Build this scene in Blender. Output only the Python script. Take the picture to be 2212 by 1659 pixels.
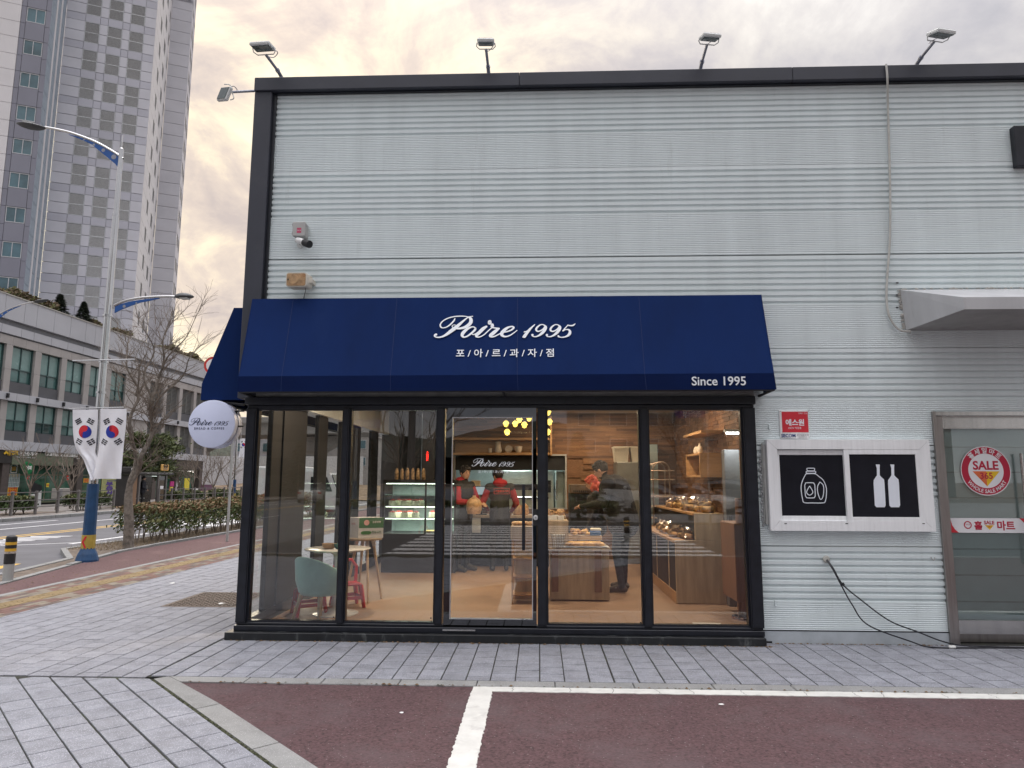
import bpy, bmesh, math, random
from mathutils import Vector, Matrix, noise as mnoise
from math import sin, cos, pi, radians, atan2, hypot, sqrt
random.seed(7)
SC = bpy.context.scene
COL = SC.collection
for o in list(bpy.data.objects): bpy.data.objects.remove(o)

# ------------------------------------------------------------------ camera
FPX, PITCH, YAW, ROLL, EYE = 1506.7, 0.13698, -0.03923, 0.003054, 1.6
fw = Vector((sin(YAW)*cos(PITCH), cos(YAW)*cos(PITCH), sin(PITCH)))
rt = Vector((cos(YAW), -sin(YAW), 0)); up = rt.cross(fw)
rt, up = rt*cos(ROLL)+up*sin(ROLL), up*cos(ROLL)-rt*sin(ROLL)
cam = bpy.data.cameras.new('camera'); cam.sensor_width = 36; cam.lens = 36*FPX/2212
cam.clip_start = 0.05; cam.clip_end = 3000
camo = bpy.data.objects.new('camera', cam); COL.objects.link(camo)
M = Matrix((rt, up, -fw)).transposed().to_4x4(); M.translation = (0, 0, EYE)
camo.matrix_world = M; SC.camera = camo
def ray(x, y): return (x-1106)/FPX*rt - (y-829.5)/FPX*up + fw
def P(x, y, Y):            # point of the place seen at (x, y) on the plane Y
    d = ray(x, y); return Vector((0, 0, EYE)) + d*(Y/d.y)
def PX(x, y, X):
    d = ray(x, y); return Vector((0, 0, EYE)) + d*(X/d.x)
def G(x, y, z=0.0):
    d = ray(x, y); return Vector((0, 0, EYE)) + d*((z-EYE)/d.z)
def D(x, y, dist):         # point at a distance along the heading
    return Vector((0, 0, EYE)) + ray(x, y)*dist

# ------------------------------------------------------------------ world, sun, exposure
W = bpy.data.worlds.new('World'); SC.world = W; W.use_nodes = True
nt = W.node_tree; nt.nodes.clear()
def N(t, kind, **kw):
    n = t.nodes.new(kind)
    for k, v in kw.items():
        if k in ('inputs',):
            for kk, vv in v.items(): n.inputs[kk].default_value = vv
        else: setattr(n, k, v)
    return n
SUN_EL, SUN_AZ = radians(20), radians(-26)     # azimuth from +Y towards +X
out = N(nt, 'ShaderNodeOutputWorld'); bg = N(nt, 'ShaderNodeBackground')
sky = N(nt, 'ShaderNodeTexSky', sky_type='NISHITA', sun_disc=False, sun_elevation=SUN_EL, sun_rotation=SUN_AZ)
geo = N(nt, 'ShaderNodeTexCoord')
nrm = N(nt, 'ShaderNodeVectorMath', operation='NORMALIZE'); nt.links.new(geo.outputs['Generated'], nrm.inputs[0])
sep = N(nt, 'ShaderNodeSeparateXYZ'); nt.links.new(nrm.outputs[0], sep.inputs[0])
def math_(t, op, a, b=None, c=None, clamp=False):
    n = N(t, 'ShaderNodeMath', operation=op, use_clamp=clamp)
    for i, v in enumerate((a, b, c)):
        if v is None: continue
        if isinstance(v, (int, float)): n.inputs[i].default_value = v
        else: t.links.new(v, n.inputs[i])
    return n.outputs[0]
zc = math_(nt, 'ADD', math_(nt, 'ABSOLUTE', sep.outputs['Z']), 0.42)
cxx = math_(nt, 'DIVIDE', sep.outputs['X'], zc); cyy = math_(nt, 'DIVIDE', sep.outputs['Y'], zc)
cmb = N(nt, 'ShaderNodeCombineXYZ'); nt.links.new(cxx, cmb.inputs[0]); nt.links.new(cyy, cmb.inputs[1]); cmb.inputs[2].default_value = 3.3
def wnoise(scale, detail, rough, dist=0.0, vec=None):
    n = N(nt, 'ShaderNodeTexNoise', inputs={'Scale': scale, 'Detail': detail, 'Roughness': rough, 'Distortion': dist})
    nt.links.new(vec or cmb.outputs[0], n.inputs['Vector']); return n.outputs['Fac']
n1 = wnoise(2.3, 9, 0.60, 0.45); n2 = wnoise(7.0, 8, 0.62, 0.6)
nn = math_(nt, 'ADD', math_(nt, 'MULTIPLY', n1, 0.68), math_(nt, 'MULTIPLY', n2, 0.32))
def ramp(t, fac, stops, interp='LINEAR'):
    r = N(t, 'ShaderNodeValToRGB'); r.color_ramp.interpolation = interp
    e = r.color_ramp.elements
    while len(e) < len(stops): e.new(0.5)
    for i, (p, c) in enumerate(stops): e[i].position = p; e[i].color = (*c, 1)
    t.links.new(fac, r.inputs[0]); return r.outputs[0]
# distance from the sun's direction: the clouds glow warm round it
sd = Vector((sin(SUN_AZ)*cos(SUN_EL), cos(SUN_AZ)*cos(SUN_EL), sin(SUN_EL)))
dt = N(nt, 'ShaderNodeVectorMath', operation='DOT_PRODUCT'); nt.links.new(nrm.outputs[0], dt.inputs[0]); dt.inputs[1].default_value = sd
glow = math_(nt, 'POWER', math_(nt, 'MAXIMUM', dt.outputs['Value'], 0.0), 8.0)
cool = ramp(nt, nn, [(0.38, (0.455, 0.455, 0.50)), (0.47, (0.575, 0.56, 0.59)), (0.55, (0.70, 0.675, 0.68)), (0.63, (0.89, 0.86, 0.84))])
warm = ramp(nt, nn, [(0.38, (0.60, 0.52, 0.50)), (0.45, (0.80, 0.68, 0.59)), (0.51, (1.08, 0.93, 0.70)), (0.58, (1.32, 1.18, 0.86))])
mx = N(nt, 'ShaderNodeMixRGB'); nt.links.new(math_(nt, 'MULTIPLY', glow, 1.5, clamp=True), mx.inputs[0]); nt.links.new(cool, mx.inputs[1]); nt.links.new(warm, mx.inputs[2])
# an overcast sky is brighter overhead than at the horizon
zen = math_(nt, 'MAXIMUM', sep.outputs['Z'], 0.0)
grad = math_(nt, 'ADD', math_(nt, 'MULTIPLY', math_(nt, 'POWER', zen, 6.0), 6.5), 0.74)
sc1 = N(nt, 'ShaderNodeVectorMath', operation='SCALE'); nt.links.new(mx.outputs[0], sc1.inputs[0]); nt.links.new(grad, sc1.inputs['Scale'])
sc2 = N(nt, 'ShaderNodeVectorMath', operation='SCALE'); nt.links.new(sky.outputs[0], sc2.inputs[0]); sc2.inputs['Scale'].default_value = 0.9
mx2 = N(nt, 'ShaderNodeMixRGB'); mx2.inputs[0].default_value = 0.97; nt.links.new(sc2.outputs[0], mx2.inputs[1])
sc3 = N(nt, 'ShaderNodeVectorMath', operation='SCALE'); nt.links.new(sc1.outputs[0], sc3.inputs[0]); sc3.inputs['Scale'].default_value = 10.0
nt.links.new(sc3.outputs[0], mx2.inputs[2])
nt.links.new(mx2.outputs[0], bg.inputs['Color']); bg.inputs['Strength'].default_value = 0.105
nt.links.new(bg.outputs[0], out.inputs[0])
sun = bpy.data.lights.new('sun', 'SUN'); sun.energy = 0.6; sun.angle = radians(22); sun.color = (1.0, 0.86, 0.68)
suno = bpy.data.objects.new('sun', sun); COL.objects.link(suno)
suno.rotation_euler = (-sd).to_track_quat('-Z', 'Y').to_euler(); suno.location = (0, 0, 40)
SC.view_settings.view_transform = 'Standard'; SC.view_settings.look = 'None'
SC.view_settings.gamma = 1; SC.view_settings.exposure = 0.36; SC.view_settings.use_curve_mapping = False
SC.cycles.use_denoising = True; SC.cycles.max_bounces = 8; SC.cycles.transparent_max_bounces = 24
SC.cycles.glossy_bounces = 4; SC.cycles.diffuse_bounces = 3; SC.cycles.caustics_reflective = False; SC.cycles.caustics_refractive = False
SC.cycles.sample_clamp_indirect = 6

# ------------------------------------------------------------------ materials
MC = {}
def mat(name, col, rough=0.6, metal=0.0, var=0.12, scale=6.0, bump=0.0, bscale=40.0, rand=0.0, spec=0.5, stretch=None,
        speck=None, stain=None, sheen=0.0, coat=0.0):
    """procedural principled material; colour grain from noise on object position, stains of their own shape"""
    if name in MC: return MC[name]
    m = bpy.data.materials.new(name); m.use_nodes = True; t = m.node_tree; b = t.nodes['Principled BSDF']
    b.inputs['Roughness'].default_value = rough; b.inputs['Metallic'].default_value = metal
    b.inputs['Specular IOR Level'].default_value = spec
    if coat: b.inputs['Coat Weight'].default_value = coat
    if sheen: b.inputs['Sheen Weight'].default_value = sheen
    g = N(t, 'ShaderNodeNewGeometry'); vec = g.outputs['Position']
    if stretch:
        mp = N(t, 'ShaderNodeMapping'); mp.inputs['Scale'].default_value = stretch
        t.links.new(vec, mp.inputs[0]); vec = mp.outputs[0]
    nz = N(t, 'ShaderNodeTexNoise', inputs={'Scale': scale, 'Detail': 6, 'Roughness': 0.62}); t.links.new(vec, nz.inputs['Vector'])
    lo = tuple(max(0, c*(1-var*1.6)) for c in col); hi = tuple(min(1, c*(1+var*1.4)) for c in col)
    c = ramp(t, nz.outputs['Fac'], [(0.3, lo), (0.5, col), (0.72, hi)])
    if speck:   # (colour, scale, threshold)
        vz = N(t, 'ShaderNodeTexVoronoi', inputs={'Scale': speck[1]}); t.links.new(g.outputs['Position'], vz.inputs['Vector'])
        f = ramp(t, vz.outputs['Distance'], [(speck[2], (1, 1, 1)), (speck[2]+0.06, (0, 0, 0))])
        w = N(t, 'ShaderNodeTexWhiteNoise'); t.links.new(vz.outputs['Position'], w.inputs['Vector'])
        f2 = math_(t, 'MULTIPLY', f, math_(t, 'GREATER_THAN', w.outputs['Value'], speck[3] if len(speck) > 3 else 0.5))
        mm = N(t, 'ShaderNodeMixRGB'); t.links.new(f2, mm.inputs[0]); t.links.new(c, mm.inputs[1]); mm.inputs[2].default_value = (*speck[0], 1); c = mm.outputs[0]
    if stain:   # (colour, scale, threshold, amount)
        sn = N(t, 'ShaderNodeTexNoise', inputs={'Scale': stain[1], 'Detail': 7, 'Roughness': 0.7})
        t.links.new(vec if len(stain) < 5 else vec, sn.inputs['Vector'])
        f = ramp(t, sn.outputs['Fac'], [(stain[2], (0, 0, 0)), (min(1, stain[2]+0.16), (1, 1, 1))])
        mm = N(t, 'ShaderNodeMixRGB'); t.links.new(math_(t, 'MULTIPLY', f, stain[3]), mm.inputs[0]); t.links.new(c, mm.inputs[1]); mm.inputs[2].default_value = (*stain[0], 1); c = mm.outputs[0]
    if rand:
        oi = N(t, 'ShaderNodeObjectInfo'); hs = N(t, 'ShaderNodeHueSaturation')
        v = math_(t, 'ADD', math_(t, 'MULTIPLY', oi.outputs['Random'], rand*2), 1-rand)
        t.links.new(v, hs.inputs['Value']); t.links.new(c, hs.inputs['Color']); c = hs.outputs[0]
    t.links.new(c, b.inputs['Base Color'])
    rr = math_(t, 'ADD', math_(t, 'MULTIPLY', nz.outputs['Fac'], 0.16), max(0.0, rough-0.08)) if rough > 0.08 else None
    if rr is not None: t.links.new(rr, b.inputs['Roughness'])
    if bump:
        bz = N(t, 'ShaderNodeTexNoise', inputs={'Scale': bscale, 'Detail': 5, 'Roughness': 0.6}); t.links.new(vec, bz.inputs['Vector'])
        bn = N(t, 'ShaderNodeBump', inputs={'Strength': 1.0, 'Distance': bump}); t.links.new(bz.outputs['Fac'], bn.inputs['Height']); t.links.new(bn.outputs[0], b.inputs['Normal'])
    MC[name] = m; return m
def emit(name, col, s):
    if name in MC: return MC[name]
    m = bpy.data.materials.new(name); m.use_nodes = True; b = m.node_tree.nodes['Principled BSDF']
    b.inputs['Base Color'].default_value = (*[min(1, c*0.6) for c in col], 1)
    b.inputs['Emission Color'].default_value = (*col, 1); b.inputs['Emission Strength'].default_value = s
    MC[name] = m; return m
def glass(name, tint=(0.93, 0.96, 0.95), k=1.7, base=0.035, rough=0.0, wob=0.0):
    if name in MC: return MC[name]
    m = bpy.data.materials.new(name); m.use_nodes = True; t = m.node_tree; t.nodes.clear()
    o = N(t, 'ShaderNodeOutputMaterial'); tr = N(t, 'ShaderNodeBsdfTransparent', inputs={'Color': (*tint, 1)})
    gl = N(t, 'ShaderNodeBsdfGlossy', inputs={'Color': (1, 1, 1, 1), 'Roughness': rough})
    fr = N(t, 'ShaderNodeFresnel', inputs={'IOR': 1.5}); mxs = N(t, 'ShaderNodeMixShader')
    f = math_(t, 'ADD', math_(t, 'MULTIPLY', fr.outputs[0], k), base, clamp=True)
    if wob:
        g = N(t, 'ShaderNodeNewGeometry'); nz = N(t, 'ShaderNodeTexNoise', inputs={'Scale': 1.3, 'Detail': 1}); t.links.new(g.outputs['Position'], nz.inputs['Vector'])
        bn = N(t, 'ShaderNodeBump', inputs={'Strength': 1.0, 'Distance': wob}); t.links.new(nz.outputs['Fac'], bn.inputs['Height']); t.links.new(bn.outputs[0], gl.inputs['Normal'])
    t.links.new(f, mxs.inputs[0]); t.links.new(tr.outputs[0], mxs.inputs[1]); t.links.new(gl.outputs[0], mxs.inputs[2]); t.links.new(mxs.outputs[0], o.inputs[0])
    MC[name] = m; return m

# ------------------------------------------------------------------ mesh helpers
class MB:
    def __init__(s): s.v = []; s.f = []; s.mi = []; s.m = 0; s.T = None; s.sm = False
    def add(s, vs, fs):
        o = len(s.v)
        s.v += [tuple(s.T @ Vector(p)) if s.T is not None else tuple(p) for p in vs]
        s.f += [tuple(i+o for i in f) for f in fs]; s.mi += [s.m]*len(fs); return s
    def box(s, x0, x1, y0, y1, z0, z1):
        x0, x1 = min(x0, x1), max(x0, x1); y0, y1 = min(y0, y1), max(y0, y1); z0, z1 = min(z0, z1), max(z0, z1)
        return s.add([(x0,y0,z0),(x1,y0,z0),(x1,y1,z0),(x0,y1,z0),(x0,y0,z1),(x1,y0,z1),(x1,y1,z1),(x0,y1,z1)],
                     [(0,3,2,1),(4,5,6,7),(0,1,5,4),(1,2,6,5),(2,3,7,6),(3,0,4,7)])
    def bbox(s, x0, x1, y0, y1, z0, z1, b=0.004):   # box with chamfered edges
        x0, x1 = min(x0, x1), max(x0, x1); y0, y1 = min(y0, y1), max(y0, y1); z0, z1 = min(z0, z1), max(z0, z1)
        b = min(b, (x1-x0)/3, (y1-y0)/3, (z1-z0)/3)
        bm = bmesh.new(); r = bmesh.ops.create_cube(bm, size=1)
        for v in bm.verts: v.co = Vector((x0+(v.co.x+.5)*(x1-x0), y0+(v.co.y+.5)*(y1-y0), z0+(v.co.z+.5)*(z1-z0)))
        bmesh.ops.bevel(bm, geom=bm.edges[:], offset=b, segments=1, affect='EDGES', profile=0.5)
        s.bm(bm); return s
    def bm(s, bm):
        bm.verts.index_update(); s.add([v.co[:] for v in bm.verts], [[v.index for v in f.verts] for f in bm.faces]); bm.free(); return s
    def tube(s, pts, r, n=8, caps=True):
        pts = [Vector(p) for p in pts]; k = len(pts)
        rs = r if isinstance(r, (list, tuple)) else [r]*k
        vs = []; u = None
        for i, p in enumerate(pts):
            t = (pts[min(i+1, k-1)]-pts[max(i-1, 0)])
            if t.length < 1e-9: t = Vector((0, 0, 1))
            t.normalize()
            if u is None: u = t.orthogonal().normalized()
            else:
                u = u - t*u.dot(t)
                u = u.normalized() if u.length > 1e-6 else t.orthogonal().normalized()
            w = t.cross(u)
            for j in range(n):
                a = 2*pi*j/n; vs.append(p + (u*cos(a)+w*sin(a))*rs[i])
        fs = [(i*n+j, i*n+(j+1) % n, (i+1)*n+(j+1) % n, (i+1)*n+j) for i in range(k-1) for j in range(n)]
        if caps: fs += [tuple(reversed(range(n))), tuple(range((k-1)*n, k*n))]
        return s.add(vs, fs)
    def cyl(s, p0, p1, r, n=16, r1=None): return s.tube([p0, p1], [r, r if r1 is None else r1], n)
    def lathe(s, prof, c=(0, 0, 0), n=20, sx=1, sy=1):     # profile (r, z) turned round z
        vs = []; c = Vector(c)
        for r, z in prof:
            for j in range(n): a = 2*pi*j/n; vs.append(c + Vector((r*cos(a)*sx, r*sin(a)*sy, z)))
        k = len(prof)
        fs = [(i*n+j, i*n+(j+1) % n, (i+1)*n+(j+1) % n, (i+1)*n+j) for i in range(k-1) for j in range(n)]
        fs += [tuple(reversed(range(n))), tuple(range((k-1)*n, k*n))]
        return s.add(vs, fs)
    def ell(s, c, r, n=14, m=9, rot=None):
        c = Vector(c); r = r if isinstance(r, (tuple, list)) else (r, r, r); vs = []; R = rot or Matrix.Identity(3)
        for i in range(m+1):
            ph = pi*i/m
            for j in range(n):
                a = 2*pi*j/n; vs.append(c + R @ Vector((r[0]*sin(ph)*cos(a), r[1]*sin(ph)*sin(a), r[2]*cos(ph))))
        fs = [(i*n+j, (i+1)*n+j, (i+1)*n+(j+1) % n, i*n+(j+1) % n) for i in range(m) for j in range(n)]
        return s.add(vs, fs)
    def prism(s, outline, d):         # outline: 3D points (planar), d: offset vector
        o = [Vector(p) for p in outline]; d = Vector(d); n = len(o)
        return s.add(o + [p+d for p in o], [tuple(range(n)), tuple(reversed(range(n, 2*n)))] + [(j, n+j, n+(j+1) % n, (j+1) % n)[::-1] for j in range(n)])
    def quad(s, a, b, c, d): return s.add([a, b, c, d], [(0, 1, 2, 3)])
    def build(s, name, m, parent=None, smooth=None, fixn=True, **pr):
        me = bpy.data.meshes.new(name)
        off = Vector((0, 0, 0)); q = parent
        while q is not None: off += q.location; q = q.parent
        me.from_pydata([tuple(Vector(p)-off) for p in s.v], [], s.f)
        for mm in (m if isinstance(m, (list, tuple)) else [m]): me.materials.append(mm)
        if any(s.mi): me.polygons.foreach_set('material_index', s.mi)
        if fixn and len(s.f) < 60000:
            bm = bmesh.new(); bm.from_mesh(me)
            bmesh.ops.remove_doubles(bm, verts=bm.verts[:], dist=1e-6) if smooth else None
            bmesh.ops.recalc_face_normals(bm, faces=bm.faces[:]); bm.to_mesh(me); bm.free()
        if smooth:
            me.polygons.foreach_set('use_smooth', [True]*len(me.polygons))
            try: me.set_sharp_from_angle(angle=radians(smooth if smooth is not True else 40))
            except Exception: pass
        me.update()
        return link(name, me, parent, **pr)
def link(name, me, parent=None, **pr):
    o = bpy.data.objects.new(name, me); COL.objects.link(o)
    if parent is not None: o.parent = parent
    for k, v in pr.items(): o[k] = v
    return o
def thing(name, label, cat, loc=(0, 0, 0), group=None):
    o = bpy.data.objects.new(name, None); COL.objects.link(o); o.location = loc; o.empty_display_size = 0.1
    o['label'] = label; o['category'] = cat
    if group: o['group'] = group
    return o
def tag(o, label, cat, group=None):
    o['label'] = label; o['category'] = cat
    if group: o['group'] = group
    return o
KIDS = {}
def copy_thing(root, loc, rz=0.0, label=None, sc=1.0):
    def rec(o, par):
        c = o.copy(); COL.objects.link(c)
        if par is not None: c.parent = par
        for ch in list(o.children): rec(ch, c)
        return c
    r = rec(root, None); r.location = loc; r.rotation_euler = (0, 0, rz); r.scale = (sc, sc, sc)
    if label: r['label'] = label
    return r
def own_base(o, loc):
    """give a world-built single mesh its origin at loc"""
    loc = Vector(loc); o.data.transform(Matrix.Translation(-loc)); o.location = loc; return o
TXT = {}
def text_mesh(s, bold=0.0, spacing=1.0, shear=0.0, ext=0.004):
    cu = bpy.data.curves.new('t', 'FONT'); cu.body = s; cu.size = 1; cu.offset = bold; cu.extrude = 0.0; cu.space_character = spacing; cu.shear = shear
    cu.resolution_u = 3
    ob = bpy.data.objects.new('t', cu); COL.objects.link(ob)
    dg = bpy.context.evaluated_depsgraph_get(); me = bpy.data.meshes.new_from_object(ob.evaluated_get(dg))
    vs = [v.co.copy() for v in me.vertices]; fs = [tuple(p.vertices) for p in me.polygons]
    bpy.data.objects.remove(ob); bpy.data.curves.remove(cu); bpy.data.meshes.remove(me)
    return vs, fs
def text_on(name, s, o, ux, uy, width, m, parent, height=None, bold=0.0, spacing=1.0, shear=0.0, thick=0.003, arc=None, center=True, **pr):
    """flat lettering on a plane: o = middle of the writing, ux/uy = unit vectors along and up; drawn width in metres"""
    vs, fs = text_mesh(s, bold, spacing, shear)
    if not vs: return None
    x0 = min(v.x for v in vs); x1 = max(v.x for v in vs); y0 = min(v.y for v in vs); y1 = max(v.y for v in vs)
    k = width/(x1-x0); ky = k if height is None else height/(y1-y0)
    o = Vector(o); ux = Vector(ux); uy = Vector(uy); nn_ = ux.cross(uy)
    b = MB(); n = len(vs)
    pts = []
    for v in vs:
        a = (v.x-(x0+x1)/2)*k; h = (v.y-(y0+y1)/2)*ky
        if arc:                       # (radius, centre angle, +1 top / -1 bottom)
            r, a0, sg = arc; rr = r+h*sg; th = a0 - sg*a/r
            pts.append(o + ux*(rr*cos(th)) + uy*(rr*sin(th)))
        else: pts.append(o + ux*a + uy*h)
    cnt = {}
    for f in fs:
        for i in range(len(f)):
            e = (f[i], f[(i+1) % len(f)]); cnt[e] = 1
    top = [p + nn_*thick for p in pts]
    F = list(fs) + [(e[1], e[0], e[0]+n, e[1]+n) for e in cnt if (e[1], e[0]) not in cnt]
    b.add(top+pts, F)
    return b.build(name, m, parent, fixn=False, **pr)
def spline(pts, n=6):
    """Catmull-Rom through tuples of any length"""
    out_ = []
    k = len(pts)
    for i in range(k-1):
        p0 = pts[max(i-1, 0)]; p1 = pts[i]; p2 = pts[i+1]; p3 = pts[min(i+2, k-1)]
        for j in range(n):
            t = j/n; out_.append(tuple(0.5*((2*b)+(-a+c)*t+(2*a-5*b+4*c-d)*t*t+(-a+3*b-3*c+d)*t**3) for a, b, c, d in zip(p0, p1, p2, p3)))
    out_.append(tuple(pts[-1])); return out_
SCRIPT = [  # brush strokes of the script lettering: (x, y, width)
 [(640,97,13),(600,104,14),(565,122,18),(510,175,30),(450,240,46),(395,295,56),(340,345,54),(285,395,40),(225,432,27),(165,444,20),(122,430,19),(118,408,26),(135,398,38)],
 [(560,106,12),(596,118,34),(617,150,46),(616,200,52),(585,245,52),(535,280,44),(480,296,34),(420,300,26),(375,288,16),(356,264,13),(366,244,12),(398,241,14)],
 [(590,116,14),(545,100,15),(470,93,17),(380,100,18),(290,127,18),(218,175,18),(186,232,20),(198,275,20),(235,288,15),(290,266,19),(343,215,24),(378,165,22),(388,134,14)],
 [(686,300,28),(664,276,18),(620,281,26),(562,318,42),(517,372,50),(505,415,42),(528,441,25),(578,427,24),(640,372,30),(680,325,32),(686,300,28)],
 [(636,388,14),(662,400,16),(700,385,18),(760,330,16)],
 [(838,272,34),(795,308,52),(745,368,52),(706,416,44),(718,441,24),(755,439,18),(808,408,18),(862,350,18),(905,305,16),(930,290,16)],
 [(885,190,52),(886,214,54)],
 [(924,240,40),(922,262,50),(912,278,22),(940,291,18),(985,300,24),(1016,306,30)],
 [(1018,308,22),(985,335,44),(935,385,54),(900,420,44),(918,441,24),(965,431,20),(1030,392,17),(1082,362,14)],
 [(1075,372,16),(1130,358,20),(1190,332,24),(1224,298,28),(1214,276,24),(1180,276,24),(1130,300,38),(1080,350,50),(1058,395,48),(1078,428,36),(1122,438,22),(1180,416,19),(1236,372,15),(1272,338,13)],
 [(1522,243,14),(1490,278,22),(1450,325,34),(1410,385,42),(1375,440,46)], [(1350,449,8),(1400,444,10)],
 [(1376,364,18),(1410,352,15),(1455,315,13)],
 [(1668,268,22),(1640,246,16),(1600,250,18),(1556,290,28),(1541,330,28),(1562,355,22),(1605,345,20),(1650,305,20),(1668,268,24)],
 [(1655,252,12),(1678,280,26),(1668,322,40),(1630,378,42),(1582,422,28),(1530,443,17),(1492,432,18),(1490,413,34)],
 [(1868,270,22),(1840,248,16),(1800,252,18),(1756,292,28),(1741,332,28),(1762,357,22),(1805,347,20),(1850,307,20),(1868,270,24)],
 [(1855,254,12),(1878,282,26),(1868,324,40),(1830,380,42),(1782,424,28),(1730,445,17),(1692,434,18),(1690,415,34)],
 [(2088,236,12),(2062,260,22),(2025,266,20),(1985,258,18)], [(1990,256,14),(1952,300,16),(1917,350,20)],
 [(1917,350,22),(1955,330,15),(1998,335,26),(2014,370,36),(1996,415,38),(1950,446,24),(1895,456,16),(1855,445,22),(1850,434,26)]]
def script_on(name, o, ux, uy, width, m, parent, thick=0.003, fat=1.0):
    """the brush-script name; o = middle of the writing"""
    o = Vector(o); ux = Vector(ux); uy = Vector(uy); nn_ = ux.cross(uy); k = width/1985.0; b = MB()
    for li, st in enumerate(SCRIPT):
        sp = spline(st, 6); L = []; R_ = []
        for i, (x, y, w) in enumerate(sp):
            a = sp[max(i-1, 0)]; c = sp[min(i+1, len(sp)-1)]; dx, dy = c[0]-a[0], c[1]-a[1]; q = hypot(dx, dy) or 1
            nx, ny = -dy/q, dx/q; w = max(6, w)*fat/2
            L.append((x+nx*w, y+ny*w)); R_.append((x-nx*w, y-ny*w))
        def W3(p, h): return o + ux*((p[0]-1097)*k) + uy*((272-p[1])*k) + nn_*h
        h = thick + li*2e-5
        n = len(L)
        vs = [W3(p, h) for p in L] + [W3(p, h) for p in R_]
        fs = [(i, i+1, n+i+1, n+i) for i in range(n-1)]
        b.add(vs, fs)
        for c in (sp[0], sp[-1]):      # round ends
            r = max(6, c[2])*fat/2; b.add([W3((c[0]+r*cos(a*pi/6), c[1]+r*sin(a*pi/6)), h+1e-5) for a in range(12)], [tuple(range(12))])
    return b.build(name, m, parent, fixn=False)

def smin_box(): pass
# clipped paving stones ------------------------------------------------
def clip_poly(poly, planes):
    for (nx, ny, c) in planes:          # keep nx*x+ny*y <= c
        res = []
        for i in range(len(poly)):
            a, b = poly[i], poly[(i+1) % len(poly)]; da = nx*a[0]+ny*a[1]-c; db = nx*b[0]+ny*b[1]-c
            if da <= 0: res.append(a)
            if (da < 0 < db) or (db < 0 < da):
                t = da/(da-db); res.append((a[0]+(b[0]-a[0])*t, a[1]+(b[1]-a[1])*t))
        poly = res
        if len(poly) < 3: return []
    return poly
def area(p): return abs(sum(p[i][0]*p[(i+1) % len(p)][1]-p[(i+1) % len(p)][0]*p[i][1] for i in range(len(p))))/2
PCACHE = {}
def paver_mesh(poly, th, ch, m):
    key = (tuple((round(x, 4), round(y, 4)) for x, y in poly), th, m.name)
    if key in PCACHE: return PCACHE[key]
    n = len(poly); cx = sum(p[0] for p in poly)/n; cy = sum(p[1] for p in poly)/n
    ins = []
    for x, y in poly:
        l = hypot(x-cx, y-cy); k = max(0, (l-ch*1.4)/l) if l > 0 else 0; ins.append((cx+(x-cx)*k, cy+(y-cy)*k))
    vs = [(x, y, -th) for x, y in poly] + [(x, y, -ch*0.7) for x, y in poly] + [(x, y, 0) for x, y in ins]
    fs = [(i, (i+1) % n, n+(i+1) % n, n+i) for i in range(n)] + [(n+i, n+(i+1) % n, 2*n+(i+1) % n, 2*n+i) for i in range(n)] + [tuple(range(2*n, 3*n))]
    me = bpy.data.meshes.new('paver'); me.from_pydata(vs, [], fs); me.materials.append(m); me.update(); PCACHE[key] = me
    return me
def pave(parent, name, region, o, ang, w, l, z, m, gap=0.006, gapl=None, limit=290, stagger=True, th=0.05, ch=0.003, rowj=0.02, jit=0.0012, key=None, bounds=None):
    """stones w across, l along ang; region: half planes (nx, ny, c); the nearest ones are parts, the rest one stuff part"""
    gapl = gapl if gapl is not None else gap
    ca, sa = cos(ang), sin(ang); st = []
    x0, x1, y0, y1 = bounds
    R_ = hypot(max(abs(x0-o[0]), abs(x1-o[0])), max(abs(y0-o[1]), abs(y1-o[1])))
    nc = int(R_/w)+1; nr = int(R_/l)+1; rnd = random.Random(hash(name) & 0 or 11)
    for i in range(-nc, nc):
        off = (rnd.random()*l if stagger == 'rand' else (l/2 if (stagger and i % 2) else 0))
        gx = gap*(0.6+0.9*rnd.random())
        for j in range(-nr, nr):
            a0, a1 = i*w+gx/2, (i+1)*w-gx/2; b0, b1 = j*l+off+gapl/2, (j+1)*l+off-gapl/2
            q = [(o[0]+a*sa+b*ca, o[1]-a*ca+b*sa) for a, b in ((a0, b0), (a1, b0), (a1, b1), (a0, b1))]
            if all(p[0] < x0 for p in q) or all(p[0] > x1 for p in q) or all(p[1] < y0 for p in q) or all(p[1] > y1 for p in q): continue
            q2 = clip_poly(q, region)
            if len(q2) >= 3 and area(q2) > 0.08*w*l: st.append((q2, sum(p[0] for p in q2)/len(q2), sum(p[1] for p in q2)/len(q2)))
    st.sort(key=key or (lambda t: t[1]**2+t[2]**2))
    rest = MB()
    for k, (q, cx, cy) in enumerate(st):
        # winding
        s_ = sum(q[i][0]*q[(i+1) % len(q)][1]-q[(i+1) % len(q)][0]*q[i][1] for i in range(len(q)))
        if s_ < 0: q = q[::-1]
        dz = (rnd.random()-0.5)*2*jit
        if k < limit:
            me = paver_mesh([(x-cx, y-cy) for x, y in q], th, ch, m)
            ob = link(name, me, parent); ob.location = (cx, cy, z+dz)
            ob.rotation_euler = ((rnd.random()-0.5)*0.008, (rnd.random()-0.5)*0.008, (rnd.random()-.5)*0.004)
        else:
            n = len(q); rest.add([(x, y, z+dz) for x, y in q]+[(x, y, z-0.02) for x, y in q], [tuple(range(n))]+[(i, n+i, n+(i+1) % n, (i+1) % n)[::-1] for i in range(n)])
    if rest.v: rest.build('farther_'+name, m, parent, fixn=False, kind='stuff')

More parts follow.
